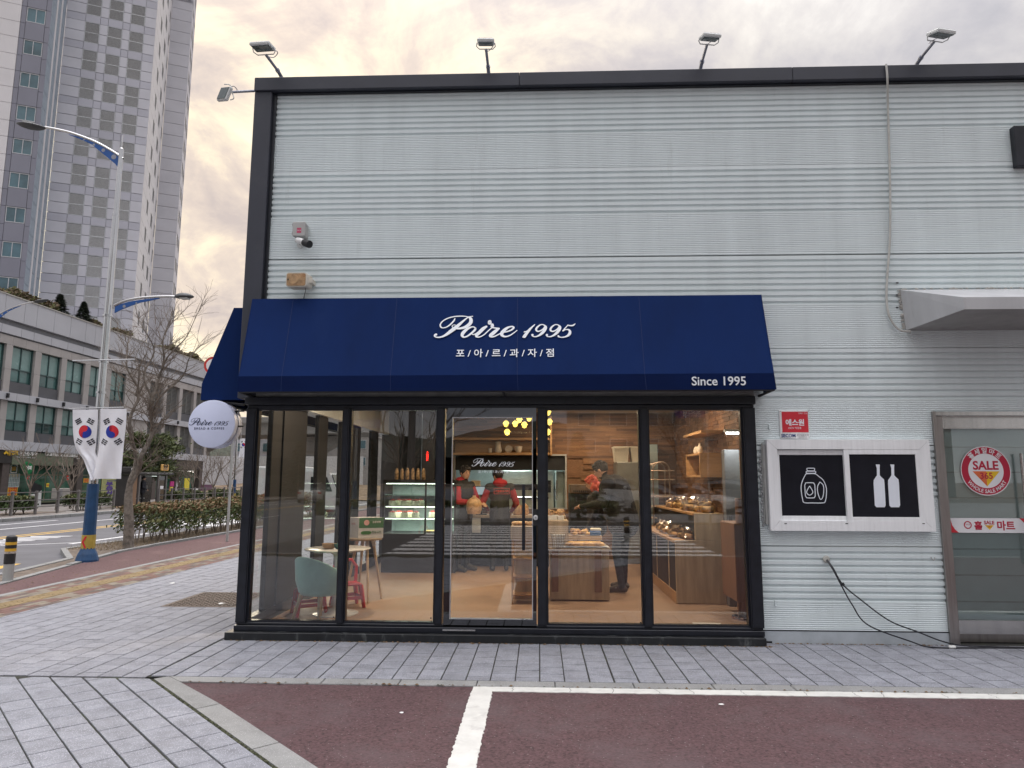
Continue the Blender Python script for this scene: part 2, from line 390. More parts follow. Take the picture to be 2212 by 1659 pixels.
# ------------------------------------------------------------------ palette
m_paver = mat('paver_granite', (0.228, 0.236, 0.264), 0.85, var=0.16, scale=7.0, bump=0.0012, bscale=220, rand=0.08, speck=((0.42, 0.43, 0.47), 120, 0.30, 0.45), stain=((0.16, 0.16, 0.17), 2.3, 0.55, 0.55))
m_paver2 = mat('paver_granite_warm', (0.232, 0.237, 0.262), 0.85, var=0.15, scale=6.0, bump=0.0012, bscale=220, rand=0.08, speck=((0.42, 0.43, 0.47), 120, 0.30, 0.45), stain=((0.20, 0.20, 0.215), 1.2, 0.58, 0.4))
m_joint = mat('joint_sand', (0.030, 0.030, 0.027), 0.95, var=0.35, scale=25, stain=((0.055, 0.065, 0.03), 4, 0.5, 0.8))
m_kerb = mat('kerb_stone', (0.24, 0.243, 0.238), 0.85, var=0.12, scale=5, bump=0.001, bscale=200, rand=0.06, speck=((0.46, 0.46, 0.45), 150, 0.25, 0.6), stain=((0.2, 0.2, 0.19), 2.5, 0.55, 0.5))
m_maroon = mat('maroon_asphalt', (0.086, 0.047, 0.050), 0.93, var=0.42, scale=55, bump=0.007, bscale=70, speck=((0.22, 0.185, 0.18), 46, 0.17, 0.88), stain=((0.108, 0.078, 0.082), 1.3, 0.48, 0.5))
m_bike = mat('bike_path', (0.118, 0.066, 0.066), 0.93, var=0.3, scale=30, bump=0.003, bscale=80, stain=((0.21, 0.13, 0.12), 0.8, 0.55, 0.5))
m_asph = mat('road_asphalt', (0.125, 0.125, 0.135), 0.92, var=0.12, scale=1.0, bump=0.003, bscale=70, stain=((0.175, 0.175, 0.185), 0.25, 0.5, 0.6))
m_asph2 = mat('side_road_asphalt', (0.060, 0.061, 0.068), 0.9, var=0.15, scale=1.0, bump=0.003, bscale=70, stain=((0.09, 0.09, 0.1), 0.5, 0.55, 0.6))
m_white = mat('white_road_paint', (0.60, 0.60, 0.565), 0.75, var=0.07, scale=8, bump=0.0012, bscale=90, stain=((0.34, 0.33, 0.32), 6.0, 0.55, 0.55))
m_rwhite = mat('worn_white_line', (0.72, 0.72, 0.72), 0.75, var=0.08, scale=4, stain=((0.2, 0.2, 0.2), 3.0, 0.62, 0.8))
m_yellow = mat('yellow_line', (0.66, 0.42, 0.10), 0.75, var=0.1, scale=4, stain=((0.3, 0.22, 0.1), 3.0, 0.62, 0.7))
m_soil = mat('dry_soil', (0.15, 0.12, 0.095), 0.95, var=0.35, scale=6, bump=0.01, bscale=20)
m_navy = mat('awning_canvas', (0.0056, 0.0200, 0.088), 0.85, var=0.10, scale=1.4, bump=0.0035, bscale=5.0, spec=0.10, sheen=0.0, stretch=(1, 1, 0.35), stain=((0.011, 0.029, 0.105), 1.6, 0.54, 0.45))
m_text = mat('white_lettering', (0.80, 0.84, 0.88), 0.5, var=0.02)
m_dark = mat('dark_frame', (0.0105, 0.0125, 0.019), 0.34, var=0.25, scale=9, spec=0.45, stain=((0.035, 0.038, 0.045), 5, 0.6, 0.5))
m_trim = mat('anthracite_trim', (0.036, 0.040, 0.054), 0.5, var=0.10, scale=2.0, stain=((0.055, 0.06, 0.07), 3, 0.56, 0.5))
m_panel = mat('pale_cladding', (0.70, 0.775, 0.785), 0.42, var=0.04, scale=1.4, stretch=(3.2, 3.2, 0.35), rand=0.0, stain=((0.47, 0.52, 0.50), 2.0, 0.60, 0.40))
m_blacksill = mat('stained_black_sill', (0.012, 0.014, 0.016), 0.5, var=0.3, scale=9, stretch=(1, 1, 0.3), stain=((0.17, 0.18, 0.175), 9, 0.56, 0.75), bump=0.0015, bscale=40)
m_grayalu = mat('grey_aluminium', (0.40, 0.41, 0.40), 0.45, metal=0.0, var=0.08, scale=3)
m_steel = mat('stainless_steel', (0.56, 0.55, 0.53), 0.20, metal=1.0, var=0.08, scale=3, stretch=(3, 3, 0.3), bump=0.0006, bscale=6)
m_rsteel = mat('brushed_steel', (0.36, 0.335, 0.32), 0.33, metal=1.0, var=0.12, scale=4, stretch=(6, 6, 0.4), stain=((0.3, 0.27, 0.24), 3, 0.58, 0.5))
m_wplastic = mat('white_upvc', (0.84, 0.86, 0.87), 0.4, var=0.05, scale=3, stretch=(8, 8, 0.6), stain=((0.46, 0.47, 0.46), 5, 0.60, 0.55))
m_glass = glass('shop_glass', (0.95, 0.95, 0.935), k=1.15, base=0.020)
m_black = mat('matt_black', (0.012, 0.013, 0.016), 0.55, var=0.2, scale=5)
m_cable = mat('black_cable', (0.012, 0.013, 0.018), 0.4, var=0.1)

# ------------------------------------------------------------------ ground and road
def struct(name, b, m, parent=None, **k):
    return b.build(name, m, parent, kind='structure', **k) if parent is None else b.build(name, m, parent, **k)
R0 = -0.10                       # road surface
g = MB(); g.quad((-900, -900, -0.40), (900, -900, -0.40), (900, 1200, -0.40), (-900, 1200, -0.40)); struct('ground', g, m_soil)
b = MB(); b.box(-21.0, -7.0, -120, 260, -0.3, R0); b.box(-7.0, 60, -13.2, -0.75, -0.3, R0-0.002)
road = b.build('road', m_asph, kind='structure')
# lines on the main road
b = MB(); Z1 = R0+0.004
b.box(-18.22, -18.09, -60, 200, R0-.002, Z1)
for k in range(-8, 30): b.box(-20.0, -19.88, k*8+1.2, k*8+4.6, R0-.002, Z1)
for k in range(-8, 30): b.box(-12.42, -12.28, k*7.4+3.5, k*7.4+7.2, R0-.002, Z1)
b.build('white_line', m_rwhite, road, kind='stuff')
b = MB(); b.box(-15.78, -15.66, -60, 200, R0-.002, Z1); b.box(-15.40, -15.28, -60, 200, R0-.002, Z1)
b.build('yellow_line', m_yellow, road)
b = MB()                         # hatched markings and turn arrow lines on the near lanes
for k in range(9): b.prism([(-15.1+k*0.02, 16.2+k*0.52, Z1), (-14.0, 16.5+k*0.52, Z1), (-14.0, 16.68+k*0.52, Z1), (-15.1, 16.40+k*0.52, Z1)], (0, 0, -0.006))
for pts in ([(-13.9, 17.6), (-12.6, 18.6), (-11.6, 19.2), (-11.3, 21)], [(-11.3, 17.6), (-11.2, 19.5), (-11.0, 21.5), (-10.9, 24)]):
    sp = spline(pts, 6)
    for i in range(len(sp)-1):
        a, c = sp[i], sp[i+1]; b.prism([(a[0], a[1], Z1+.001), (c[0], c[1], Z1+.001), (c[0]+0.12, c[1], Z1+.001), (a[0]+0.12, a[1], Z1+.001)], (0, 0, -0.006))
for k in range(11): b.box(-14.9, -11.2, 25.5+k*1.0, 26.0+k*1.0, R0-.002, Z1+.002)
b.build('hatched_marking', m_rwhite, road, kind='stuff')
b = MB(); b.box(-10.55, -10.42, 10.5, 14.0, R0-.002, Z1+.001); b.prism([(-9.45, 9.0, Z1), (-9.32, 9.0, Z1), (-10.40, 13.9, Z1), (-10.53, 13.9, Z1)], (0, 0, -0.006))
b.build('kerbside_yellow_line', m_yellow, road)
# zebra crossing behind the viewer (mirrored in the shop glass)
for k in range(11):
    b = MB(); b.box(-3.6, 4.2, -2.15-k*0.98, -1.65-k*0.98, R0-0.004, R0+0.004); b.build('crossing_stripe', m_rwhite, road)
side = MB(); side.box(-7.0, 60, -13.2, -0.76, -0.3, R0-0.0005); side.build('side_road_surface', m_asph2, road)

# far pavement beyond the road
FPZ = 0.05
b = MB(); b.box(-34, -21.2, -60, 260, -0.3, FPZ-0.02); farpav = b.build('far_pavement', mat('far_paving', (0.26, 0.24, 0.22), 0.9, var=0.2, scale=1.5, stain=((0.17, 0.10, 0.08), 1.0, 0.5, 0.5)), kind='structure')
b = MB()
for k in range(-4, 60): b.bbox(-21.2, -21.0, 18+k*1.0+0.01, 19+k*1.0-0.01, -0.25, FPZ, 0.02)
b.build('kerb_stone_row', m_kerb, farpav, kind='stuff')
b = MB(); b.box(-24.2, -22.6, 18, 33.0, FPZ-0.03, FPZ); b.box(-24.0, -22.4, 37.2, 60, FPZ-0.03, FPZ)
b.build('planting_bed', m_soil, farpav)

# near side strips: granite paving, brick strip with tactile line, edging, bike path, kerb
b = MB(); b.box(-6.30, 60, 5.88, 60, -0.3, -0.009)
pav = b.build('pavement', m_joint, kind='structure')
pave(pav, 'paving_stone', [(1, 0, 9), (0, -1, -5.885), (0, 1, 7.33), (-1, 0, 3.2)], (-3.2, 5.885), pi/2, 0.2, 0.2125, 0.0, m_paver, gap=0.011, gapl=0.010, limit=295, stagger=True, bounds=(-3.2, 9, 5.88, 7.33), key=lambda t: abs(t[1]-0.5))
b = MB(); b.box(-6.30, -3.22, 5.80, 40, -0.3, -0.0092)
pavb = b.build('side_pavement', m_joint, kind='structure')
pave(pavb, 'paving_stone', [(1, 0, -3.215), (-1, 0, 6.27), (0, -1, -5.845)], (-3.215, 5.845), pi/2, 0.2, 0.235, 0.0, m_paver2, gap=0.011, gapl=0.010, limit=300, stagger=True, bounds=(-6.28, -3.215, 5.83, 26), key=lambda t: t[2]+abs(t[1]+4)*0.3)
A_ = Vector((-3.12, 5.80)); dirc = Vector((0.700, -0.714)); nrc = Vector((0.714, 0.700))
b = MB(); b.prism([(-14, 5.82, -0.3), (-3.13, 5.82, -0.3), (1.9, 0.70, -0.3), (1.9, -0.7, -0.3), (-14, -0.7, -0.3)], (0, 0, 0.2905))
pavc = b.build('corner_pavement', m_joint, kind='structure')
pave(pavc, 'paving_stone', [(nrc.x, nrc.y, nrc.dot(A_)-0.02), (0, 1, 5.80), (0, -1, 0.7)], (A_.x-nrc.x*0.02, A_.y-nrc.y*0.02), atan2(dirc.y, dirc.x), 0.2, 0.255, 0.0, m_paver, gap=0.012, gapl=0.009, limit=290, stagger='rand', bounds=(-9, 1.9, 0.0, 5.80), key=lambda t: abs(t[1]+3.0)*0.8+abs(t[2]-5.0))
# moss and grit in the open joints
m_moss = mat('joint_moss', (0.055, 0.06, 0.032), 0.95, var=0.5, scale=30, bump=0.004, bscale=60)
b = MB()
for i in range(420):
    t = random.random()*3.2; c = A_ + dirc*t + nrc*(-0.012+random.uniform(-0.012, 0.012)); r = random.uniform(0.004, 0.012)
    b.ell((c.x, c.y, -0.008), (r*1.5, r, 0.008), 6, 4)
b.build('moss', m_moss, pavc, kind='stuff')

# kerb stones round the lot
m_k = m_kerb
for k in range(14):
    b = MB(); x0 = -2.98+k*0.62; b.bbox(x0+0.003, x0+0.617, 5.735, 5.875, -0.2, 0.001+random.uniform(-.001, .001), 0.006)
    if k == 0:
        b = MB(); b.prism([(-3.03, 5.875, -0.2), (-2.87, 5.735, -0.2), (-2.363, 5.735, -0.2), (-2.363, 5.875, -0.2)], (0, 0, 0.2))
    own_base(b.build('kerb_stone', m_k, pav), (x0, 5.8, 0))
wk = 0.165
for k in range(6):
    b = MB(); t0, t1 = k*1.0+0.005, (k+1)*1.0-0.005; a0 = A_+dirc*t0; a1 = A_+dirc*t1
    p = [a0, a1, a1+nrc*wk, a0+nrc*wk]
    if k == 0: p = [A_+dirc*0.0, a1, a1+nrc*wk, Vector((-2.885, 5.742)), Vector((-3.035, 5.872))]
    b.prism([(q.x, q.y, -0.2) for q in p], (0, 0, 0.2-k*0.0003)); own_base(b.build('kerb_stone', m_k, pavc), (a0.x, a0.y, 0))
# maroon lot and its painted bay lines
e0 = Vector((-2.885, 5.742)); e1 = A_+dirc*5.8+nrc*wk
b = MB(); b.prism([(e0.x, e0.y, -0.3), (e1.x, e1.y, -0.3), (e1.x, -0.75, -0.3), (30, -0.75, -0.3), (30, 5.738, -0.3), ], (0, 0, 0.29)); lot = b.build('car_park', m_maroon, kind='structure')
def strip(pts_a, pts_b, z, jag, seedv):
    rr = random.Random(seedv); b = MB(); vs = []; n = 260
    for i in range(n+1):
        t = i/n; a = Vector(pts_a[0]).lerp(Vector(pts_a[1]), t); c = Vector(pts_b[0]).lerp(Vector(pts_b[1]), t); d = (c-a).normalized()
        vs.append((*(a - d*rr.uniform(-jag, jag)), z)); vs.append((*(c + d*rr.uniform(-jag, jag)), z))
    o = [(x, y, z-0.006) for x, y, z in vs]
    fs = [(2*i, 2*i+2, 2*i+3, 2*i+1) for i in range(n)] + [(2*i, 2*(n+1)+2*i, 2*(n+1)+2*i+2, 2*i+2) for i in range(n)] + [(2*i+1, 2*i+3, 2*(n+1)+2*i+3, 2*(n+1)+2*i+1) for i in range(n)]
    b.add(vs+o, fs); return b
strip([(-0.52, 5.735), (9.5, 5.735)], [(-0.52, 5.612), (9.5, 5.612)], -0.005, 0.0045, 3).build('bay_line', m_white, lot, fixn=False)
strip([(-0.525, 5.615), (-0.525, 0.6)], [(-0.362, 5.615), (-0.362, 0.6)], -0.0045, 0.0055, 4).build('bay_line', m_white, lot, fixn=False)
# litter
def litter(name, label, x, y, r, m, n, z=0.0):
    b = MB(); rr = random.Random(n); pts = [(x+r*(0.6+0.6*rr.random())*cos(a*pi/4.5), y+r*(0.5+0.6*rr.random())*sin(a*pi/4.5), z+0.004*rr.random()) for a in range(9)]
    b.add(pts+[(x, y, z+r*0.3)], [(i, (i+1) % 9, 9) for i in range(9)]); o = b.build(name, m); own_base(o, (x, y, z)); tag(o, label, 'litter'); return o
m_litter = mat('paper_white', (0.75, 0.75, 0.73), 0.8, var=0.05)
q = G(868, 1540, -0.01); litter('paper_scrap', 'small round white scrap lying on the maroon asphalt in the narrow bay before the door', q.x, q.y, 0.018, m_litter, 1, -0.008)
q = G(1558, 1522, -0.01); litter('bird_dropping', 'white splattered blot on the maroon asphalt before the second pane from the wall', q.x, q.y, 0.02, m_litter, 2, -0.008)
q = G(679, 1298); litter('paper_scrap', 'white scrap lying on the iron manhole cover', -4.1, 9.15, 0.05, m_litter, 3, 0.01)
q = G(373, 1260); litter('paper_scrap', 'lone white scrap of paper on the grey paving by the brick strip', q.x, q.y, 0.045, m_litter, 4)

# brick strip, tactile line, edging
b = MB(); b.box(-7.52, -6.30, -0.7, 60, -0.3, -0.02); bs = b.build('brick_strip', m_joint, kind='structure')
m_bricks = [mat('brick_red', (0.165, 0.095, 0.078), 0.9, var=0.15, scale=4), mat('brick_tan', (0.215, 0.185, 0.145), 0.9, var=0.15, scale=4), mat('brick_brown', (0.13, 0.10, 0.088), 0.9, var=0.15, scale=4)]
rr = random.Random(5)
def bricks(x0, x1, y0, y1, name, lim):
    rest = MB(); k = 0; nx = round((x1-x0)/0.1); lst = []
    for j in range(int((y1-y0)/0.2)):
        for i in range(nx):
            yy = y0+j*0.2+(0.1 if i % 2 else 0); lst.append((yy, x0+i*0.1))
    lst.sort()
    pm = [paver_mesh([(0.003, 0.004), (0.097, 0.004), (0.097, 0.196), (0.003, 0.196)], 0.04, 0.003, m) for m in m_bricks]
    for yy, xx in lst:
        mi = rr.choices((0, 1, 2), (0.42, 0.36, 0.22))[0]; z = rr.uniform(-0.002, 0.002)
        if yy > 8.2 and k < lim: o = link('brick', pm[mi], bs); o.location = (xx, yy, z); k += 1
        else:
            rest.m = mi; rest.add([(xx+.003, yy+.004, z), (xx+.097, yy+.004, z), (xx+.097, yy+.196, z), (xx+.003, yy+.196, z)], [(0, 1, 2, 3)])
    rest.build(name, m_bricks, bs, fixn=False, kind='stuff')
bricks(-7.38, -6.98, 5.0, 34, 'farther_brick', 130); bricks(-6.68, -6.28, 5.0, 34, 'farther_brick', 130)
m_tac = mat('tactile_yellow', (0.30, 0.225, 0.12), 0.9, var=0.14, scale=3, stain=((0.3, 0.22, 0.13), 2, 0.55, 0.6))
b = MB()
for k in range(100):
    y0 = 5+k*0.3
    b.box(-6.975, -6.685, y0+.004, y0+.296, -0.05, 0.0)
    for i in range(4): b.bbox(-6.955+i*0.072, -6.92+i*0.072, y0+.01, y0+.29, -0.001, 0.006, 0.002)
b.build('tactile_slab_row', m_tac, bs, kind='stuff')
b = MB()
for k in range(36): b.bbox(-7.50, -7.385, 4+k*1.0+.004, 5+k*1.0-.004, -0.2, 0.004, 0.005)
b.build('edging_stone_row', m_kerb, bs, kind='stuff')
b = MB(); b.prism([(-8.05, -0.7, -0.3), (-7.505, -0.7, -0.3), (-7.505, 60, -0.3), (-9.25, 60, -0.3), (-9.25, 15.6, -0.3), (-8.75, 13.2, -0.3), (-8.2, 10.7, -0.3), (-8.05, 9, -0.3)][::-1], (0, 0, 0.295)); b.build('bike_path', m_bike, kind='structure')
kl = [(-8.05, 7.0), (-8.10, 9.0), (-8.24, 10.7), (-8.76, 13.1), (-9.22, 15.2), (-9.33, 17.0), (-9.33, 24), (-9.33, 60)]
b = MB()
for (a, c) in zip(kl[:-1], kl[1:]):
    n = max(1, round((c[1]-a[1])/1.0))
    for i in range(n):
        p = Vector(a).lerp(Vector(c), (i+.008)/n); q = Vector(a).lerp(Vector(c), (i+.992)/n)
        b.prism([(p.x-.13, p.y, -.25), (p.x+.0, p.y, -.25), (q.x+.0, q.y, -.25), (q.x-.13, q.y, -.25)], (0, 0, 0.25+0.035*min(1, max(0, (a[1]-10)/6))))
b.build('near_kerb', m_kerb, kind='structure')
# roadside verge with second kerb
b = MB(); b.prism([(-8.3, 8.0, -0.3), (-8.35, 10.9, -0.3), (-8.9, 13.1, -0.3), (-9.45, 15.6, -0.3), (-9.46, 60, -0.3), (-10.9, 60, -0.3), (-10.9, 16.0, -0.3), (-9.5, 14.2, -0.3), (-9.1, 12.2, -0.3), (-8.95, 8.0, -0.3)], (0, 0, 0.29)); verge = b.build('verge', m_soil, kind='structure')
kl = [(-8.95, 8), (-9.1, 12.2), (-9.5, 14.2), (-10.95, 16.1), (-10.95, 60)]; b = MB()
for (a, c) in zip(kl[:-1], kl[1:]):
    n = max(1, round((c[1]-a[1])/1.0))
    for i in range(n):
        p = Vector(a).lerp(Vector(c), (i+.008)/n); q = Vector(a).lerp(Vector(c), (i+.992)/n)
        b.prism([(p.x-.13, p.y, -.25), (p.x+.02, p.y, -.25), (q.x+.02, q.y, -.25), (q.x-.13, q.y, -.25)], (0, 0, 0.255))
b.build('verge_kerb_stone_row', m_kerb, verge, kind='stuff')
# dry grass tufts on the verge
rg = random.Random(21); b = MB()
for i in range(5200):
    y = rg.uniform(15.8, 30); x = rg.uniform(-10.8, -9.5); h = rg.uniform(0.04, 0.16); a = rg.uniform(0, 6.28); l = rg.uniform(-.06, .06)
    b.add([(x, y, -.01), (x+.008*cos(a), y+.008*sin(a), -.01), (x+l, y+rg.uniform(-.06, .06), h)], [(0, 1, 2)])
b.build('dry_grass', mat('dry_grass', (0.30, 0.235, 0.15), 0.9, var=0.3, scale=8), fixn=False, kind='stuff')

# manhole cover
q = Vector((-4.35, 9.55, 0)); mh = thing('manhole_cover', 'rectangular brown iron manhole cover in two leaves set in the grey paving', 'manhole cover', (-4.32, 9.5, 0))
m_iron = mat('rusty_iron', (0.115, 0.088, 0.072), 0.7, var=0.25, scale=12, stain=((0.06, 0.05, 0.045), 5, .5, .6))
b = MB(); b.box(-4.80, -3.84, 8.95, 10.10, -0.03, 0.003); b.build('frame', m_iron, mh)
for s in (0, 1):
    b = MB(); y0 = 9.0+s*0.54; b.bbox(-4.76, -3.88, y0, y0+0.515, -0.02, 0.008, .003)
    for i in range(15):
        for j in range(9):
            x = -4.73+i*0.058; y = y0+0.025+j*0.054
            if (i+j) % 2: b.box(x, x+.04, y, y+.014, .006, .014)
            else: b.box(x+.013, x+.027, y-.012, y+.03, .006, .014)
    b.build('cover_leaf', m_iron, mh)

# ================================================================== SHOP BUILDING
YW = 7.33
shop = thing('shop_building', 'low shop with pale ribbed metal cladding and anthracite edge trim around glazed bakery front', 'building', (0, 10, 0))
XL = P(544, 300, YW-.08).x; XR = 14.0; ZT = P(587, 200, YW-.05).z; ZTOP = P(550, 167, YW-.10).z
ZJ = [0.12, 0.945, 1.965, 2.985, 4.0, 5.025, ZT+0.02]
def profile(z0, z1):
    """ribbed sheet from a panel joint at z1 down to z0: broad ribs first, then fine flutes"""
    pr = [(z1-0.002, 0.012), (z1-0.006, 0.0)]; z = z1-0.018
    full = 1.02
    zc_ = z1-0.60; pt = 0.0655
    while z-pt > zc_:
        pr += [(z-0.028, 0.0), (z-0.044, 0.027), (z-0.051, 0.027), (z-0.0625, 0.0)]; z -= pt
    pr.append((z-0.004, 0.0)); z -= 0.006
    while z-0.0205 > z1-full+0.012:
        pr += [(z-0.008, 0.0), (z-0.0125, 0.0048), (z-0.0155, 0.0048), (z-0.0205, 0.0)]; z -= 0.0205
    pr += [(z1-full+0.008, 0.0), (z1-full+0.004, 0.012)]
    return [(a, d) for a, d in pr]
def clipprof(pr, z0, z1):
    res = []
    for i in range(len(pr)-1):
        (a, da), (c, dc) = pr[i], pr[i+1]     # descending z
        if c >= z1 or a <= z0: continue
        def at(z): t = (a-z)/(a-c) if a != c else 0; return (z, da+(dc-da)*t)
        p = at(z1) if a > z1 else (a, da); q = at(z0) if c < z0 else (c, dc)
        if not res: res.append(p)
        res.append(q)
    return res
ZF = P(1100, 857, YW).z       # top of the shopfront opening
XF0 = P(506, 1362, 7.24).x; XF1 = P(1653, 1375, 7.24).x
DX0 = P(2012, 900, YW).x; DZ1 = P(2012, 890, YW).z
def sheet(x0, x1, z0, z1, zj):
    pr = clipprof(profile(0, zj), z0, z1)
    if len(pr) < 2: return
    b = MB(); vs = [(x0, YW+d, z) for z, d in pr] + [(x1, YW+d, z) for z, d in pr]; n = len(pr)
    b.add(vs, [(i, i+1, n+i+1, n+i) for i in range(n-1)])
    b.box(x0, x1, YW+0.02, YW+0.06, pr[-1][0], pr[0][0]); b.build('cladding_panel', m_panel, shop, fixn=False)
for k in range(1, len(ZJ)):
    zj = ZJ[k]; z0 = ZJ[k-1] if k > 1 else 0.12; z0 = max(z0, 0.12)
    xs0 = XL+0.2
    if z0 >= ZF-0.01: sheet(xs0, XR, z0, zj, zj); continue
    if zj > ZF: sheet(xs0, XF1, max(z0, ZF), zj, zj)
    if zj > DZ1:
        sheet(XF1, DX0, z0, zj, zj); sheet(DX0, XR, max(z0, DZ1), zj, zj)
    else: sheet(XF1, DX0, z0, zj, zj)
b = MB(); b.box(XF1-0.02, DX0+0.02, YW-0.004, YW+0.05, 0.0, 0.118); b.build('base_flashing', mat('flashing', (0.42, 0.46, 0.49), 0.45, var=0.1, scale=4, stain=((0.2, 0.2, 0.2), 7, .6, .6)), shop)
b = MB(); b.box(XF1, DX0, YW-0.006, YW+0.02, 0.118, 0.128); b.build('base_drip', m_black, shop)
b = MB(); b.box(XF1-.02, XF1+0.09, YW-0.012, YW+0.03, 0.0, 0.02); b.build('base_shim', m_black, shop)
# corner trim and fascia
xc1 = P(582, 300, YW-.075).x
b = MB(); b.bbox(XL, xc1, YW-0.075, YW+0.3, ZF-.02, ZT-0.0, 0.006); b.build('corner_trim', m_trim, shop)
b = MB(); b.box(xc1, xc1+0.035, YW-0.03, YW+0.02, 2.45, ZT); b.build('trim_lip', m_dark, shop)
for k in range(6):
    b = MB(); x0 = XL+k*3.0; b.bbox(x0, x0+2.998, YW-0.10, YW+0.35, ZT+0.002, ZTOP, 0.006); own_base(b.build('fascia_length', m_trim, shop), (0, 0, 0))
b = MB(); b.box(XL+0.05, XR, YW-0.045, YW+0.02, ZT-0.014, ZT+0.001); b.build('fascia_drip', m_dark, shop)
b = MB(); b.box(XL+0.02, XR, YW+0.36, 16, ZT-0.1, ZT+0.15); b.build('roof', m_trim, shop)
# side wall above the side glazing, back wall, interior shell
m_cream = mat('interior_plaster', (0.42, 0.36, 0.29), 0.8, var=0.05, scale=2)
m_floor = mat('interior_floor', (0.33, 0.215, 0.145), 0.55, var=0.10, scale=1.2, stain=((0.26, 0.165, 0.11), 1.6, .55, .4))
m_dgrey = mat('charcoal_wall', (0.009, 0.0095, 0.012), 0.6, var=0.15, scale=3)
m_wood = mat('oak_board', (0.48, 0.375, 0.255), 0.5, var=0.16, scale=2.2, stretch=(7, 7, 0.7), bump=0.0005, bscale=30)
m_woodh = mat('oak_shelf', (0.42, 0.24, 0.105), 0.5, var=0.16, scale=2.2, stretch=(0.7, 5, 6), bump=0.0005, bscale=30)
m_plank = mat('brown_plank', (0.17, 0.080, 0.036), 0.6, var=0.3, scale=3, stretch=(0.6, 4, 9), bump=0.001, bscale=20)
IX0, IX1, IY0, IY1, ZI = XF0+0.03, 2.75, 7.45, 14.2, 0.06
b = MB(); b.box(XL+0.01, XL+0.25, YW+0.31, 16, ZF, ZT); b.build('side_wall', m_panel, shop)
b = MB(); b.box(IX0, IX1, YW+.1, IY1, -0.1, ZI); b.build('interior_floor', m_floor, shop)
b = MB(); b.box(IX0, IX1, YW+.1, IY1, 2.95, 3.05); b.build('ceiling', m_cream, shop)
b = MB(); b.box(IX1, IX1+0.1, YW+.1, IY1, 0, 3.0); b.build('interior_right_wall', m_cream, shop)
b = MB(); b.box(-2.0, -1.70, IY1, IY1+0.1, 0, 3.0); b.box(0.52, IX1, IY1, IY1+.1, 0, 3.0); b.box(-1.70, .52, IY1, IY1+.1, 0, 1.05); b.box(-1.70, .52, IY1, IY1+.1, 2.09, 3.0); b.build('interior_back_wall', mat('back_wall_brown', (0.20, 0.10, 0.05), 0.7), shop)
b = MB(); b.box(IX0, IX1, YW+0.065, YW+0.12, ZF+0.0, 3.0); b.build('lintel_lining', m_dgrey, shop)
b = MB(); b.box(XF1-0.06, XF1+0.02, YW+0.061, YW+0.10, 0, ZF); b.box(XF1+0.02, IX1, YW+0.061, YW+0.10, 0, ZF+0.0); b.build('front_lining', m_dgrey, shop)
# planked walls inside: real boards joined
rp = random.Random(9); b = MB(); z = ZI
while z < 2.9:
    h = 0.055; x = -1.75+rp.uniform(-.6, 0)
    while x < 2.7:
        l = rp.uniform(.5, 1.3); b.m = rp.randrange(3); x2 = min(x+l, 2.72)
        if not (z < 2.09 and z > 1.0 and x2 > -1.72 and x < 0.54): b.box(max(-1.75, x)+.001, x2-.001, IY1-.02-rp.uniform(0, .012), IY1, z+.001, z+h-.001)
        x += l
    z += h
m_pl2 = mat('brown_plank_dark', (0.12, 0.056, 0.027), 0.6, var=0.3, scale=3, stretch=(0.6, 4, 9)); m_pl3 = mat('brown_plank_light', (0.22, 0.11, 0.05), 0.6, var=0.3, scale=3, stretch=(0.6, 4, 9))
b.build('wall_plank_row', [m_plank, m_pl2, m_pl3], shop, kind='stuff', fixn=False)
b = MB(); z = ZI
while z < 2.9:
    y = 8.7
    while y < IY1:
        l = rp.uniform(.18, .42); b.m = rp.randrange(3); b.box(IX1-.012-rp.uniform(0, .01), IX1, y+.002, min(IY1, y+l)-.002, z+.002, z+.058); y += l
    z += .06
b.build('wall_tile_row', [m_plank, m_pl2, m_pl3], shop, kind='stuff', fixn=False)

# ---- shopfront: sill, outer frame, mullions, panes, door
YFr = 7.24; YG = 7.315
zs = P(1100, 1371, YFr).z
b = MB(); b.bbox(P(484, 1375, 7.17).x, P(1656, 1380, 7.17).x, 7.17, 7.36, 0.0, 0.075, .004); b.build('sill', m_blacksill, shop)
zb0, zb1 = 0.075, P(1100, 1352, YFr).z
zt0, zt1 = P(1100, 881, YFr).z, P(1100, 857, YFr).z
b = MB(); b.bbox(XF0-.01, XF1, YFr, 7.36, zb0+.001, zb0+.055, .004); b.bbox(XF0, XF1-.005, YFr+0.03, 7.36, zb0+.056, zb1, .004); b.build('bottom_rail', m_dark, shop)
b = MB(); b.bbox(XF0-.01, XF1, YFr-.03, 7.36, zt0+.035, zt1, .004); b.bbox(XF0, XF1-.005, YFr+.03, 7.36, zt0, zt0+.034, .004); b.build('top_rail', m_dark, shop)
b = MB(); b.box(XL+0.01, XF1-0.0, YFr+0.02, YW+.02, zt1+.001, zt1+.12); b.build('soffit_board', mat('soffit_metal', (0.30, 0.30, 0.29), 0.5, var=.1), shop)
def wx(x, y=1120, Y=YFr): return P(x, y, Y).x
posts = [(XF0, XF0+0.105), (wx(740)-.032, wx(740)+.032), (wx(950)-.042, wx(950)+.035), (wx(1172)-.05, wx(1172)+.04), (wx(1396.5)-.038, wx(1396.5)+.038), (XF1-.125, XF1)]
for (a, c) in posts:
    b = MB(); b.bbox(a, c, YFr+.004, 7.36, zb1+.001, zt0-.001, .004); b.box(a+.012, c-.012, YFr-.004, YFr+.004, zb1+.02, zt0-.02); b.build('mullion', m_dark, shop)
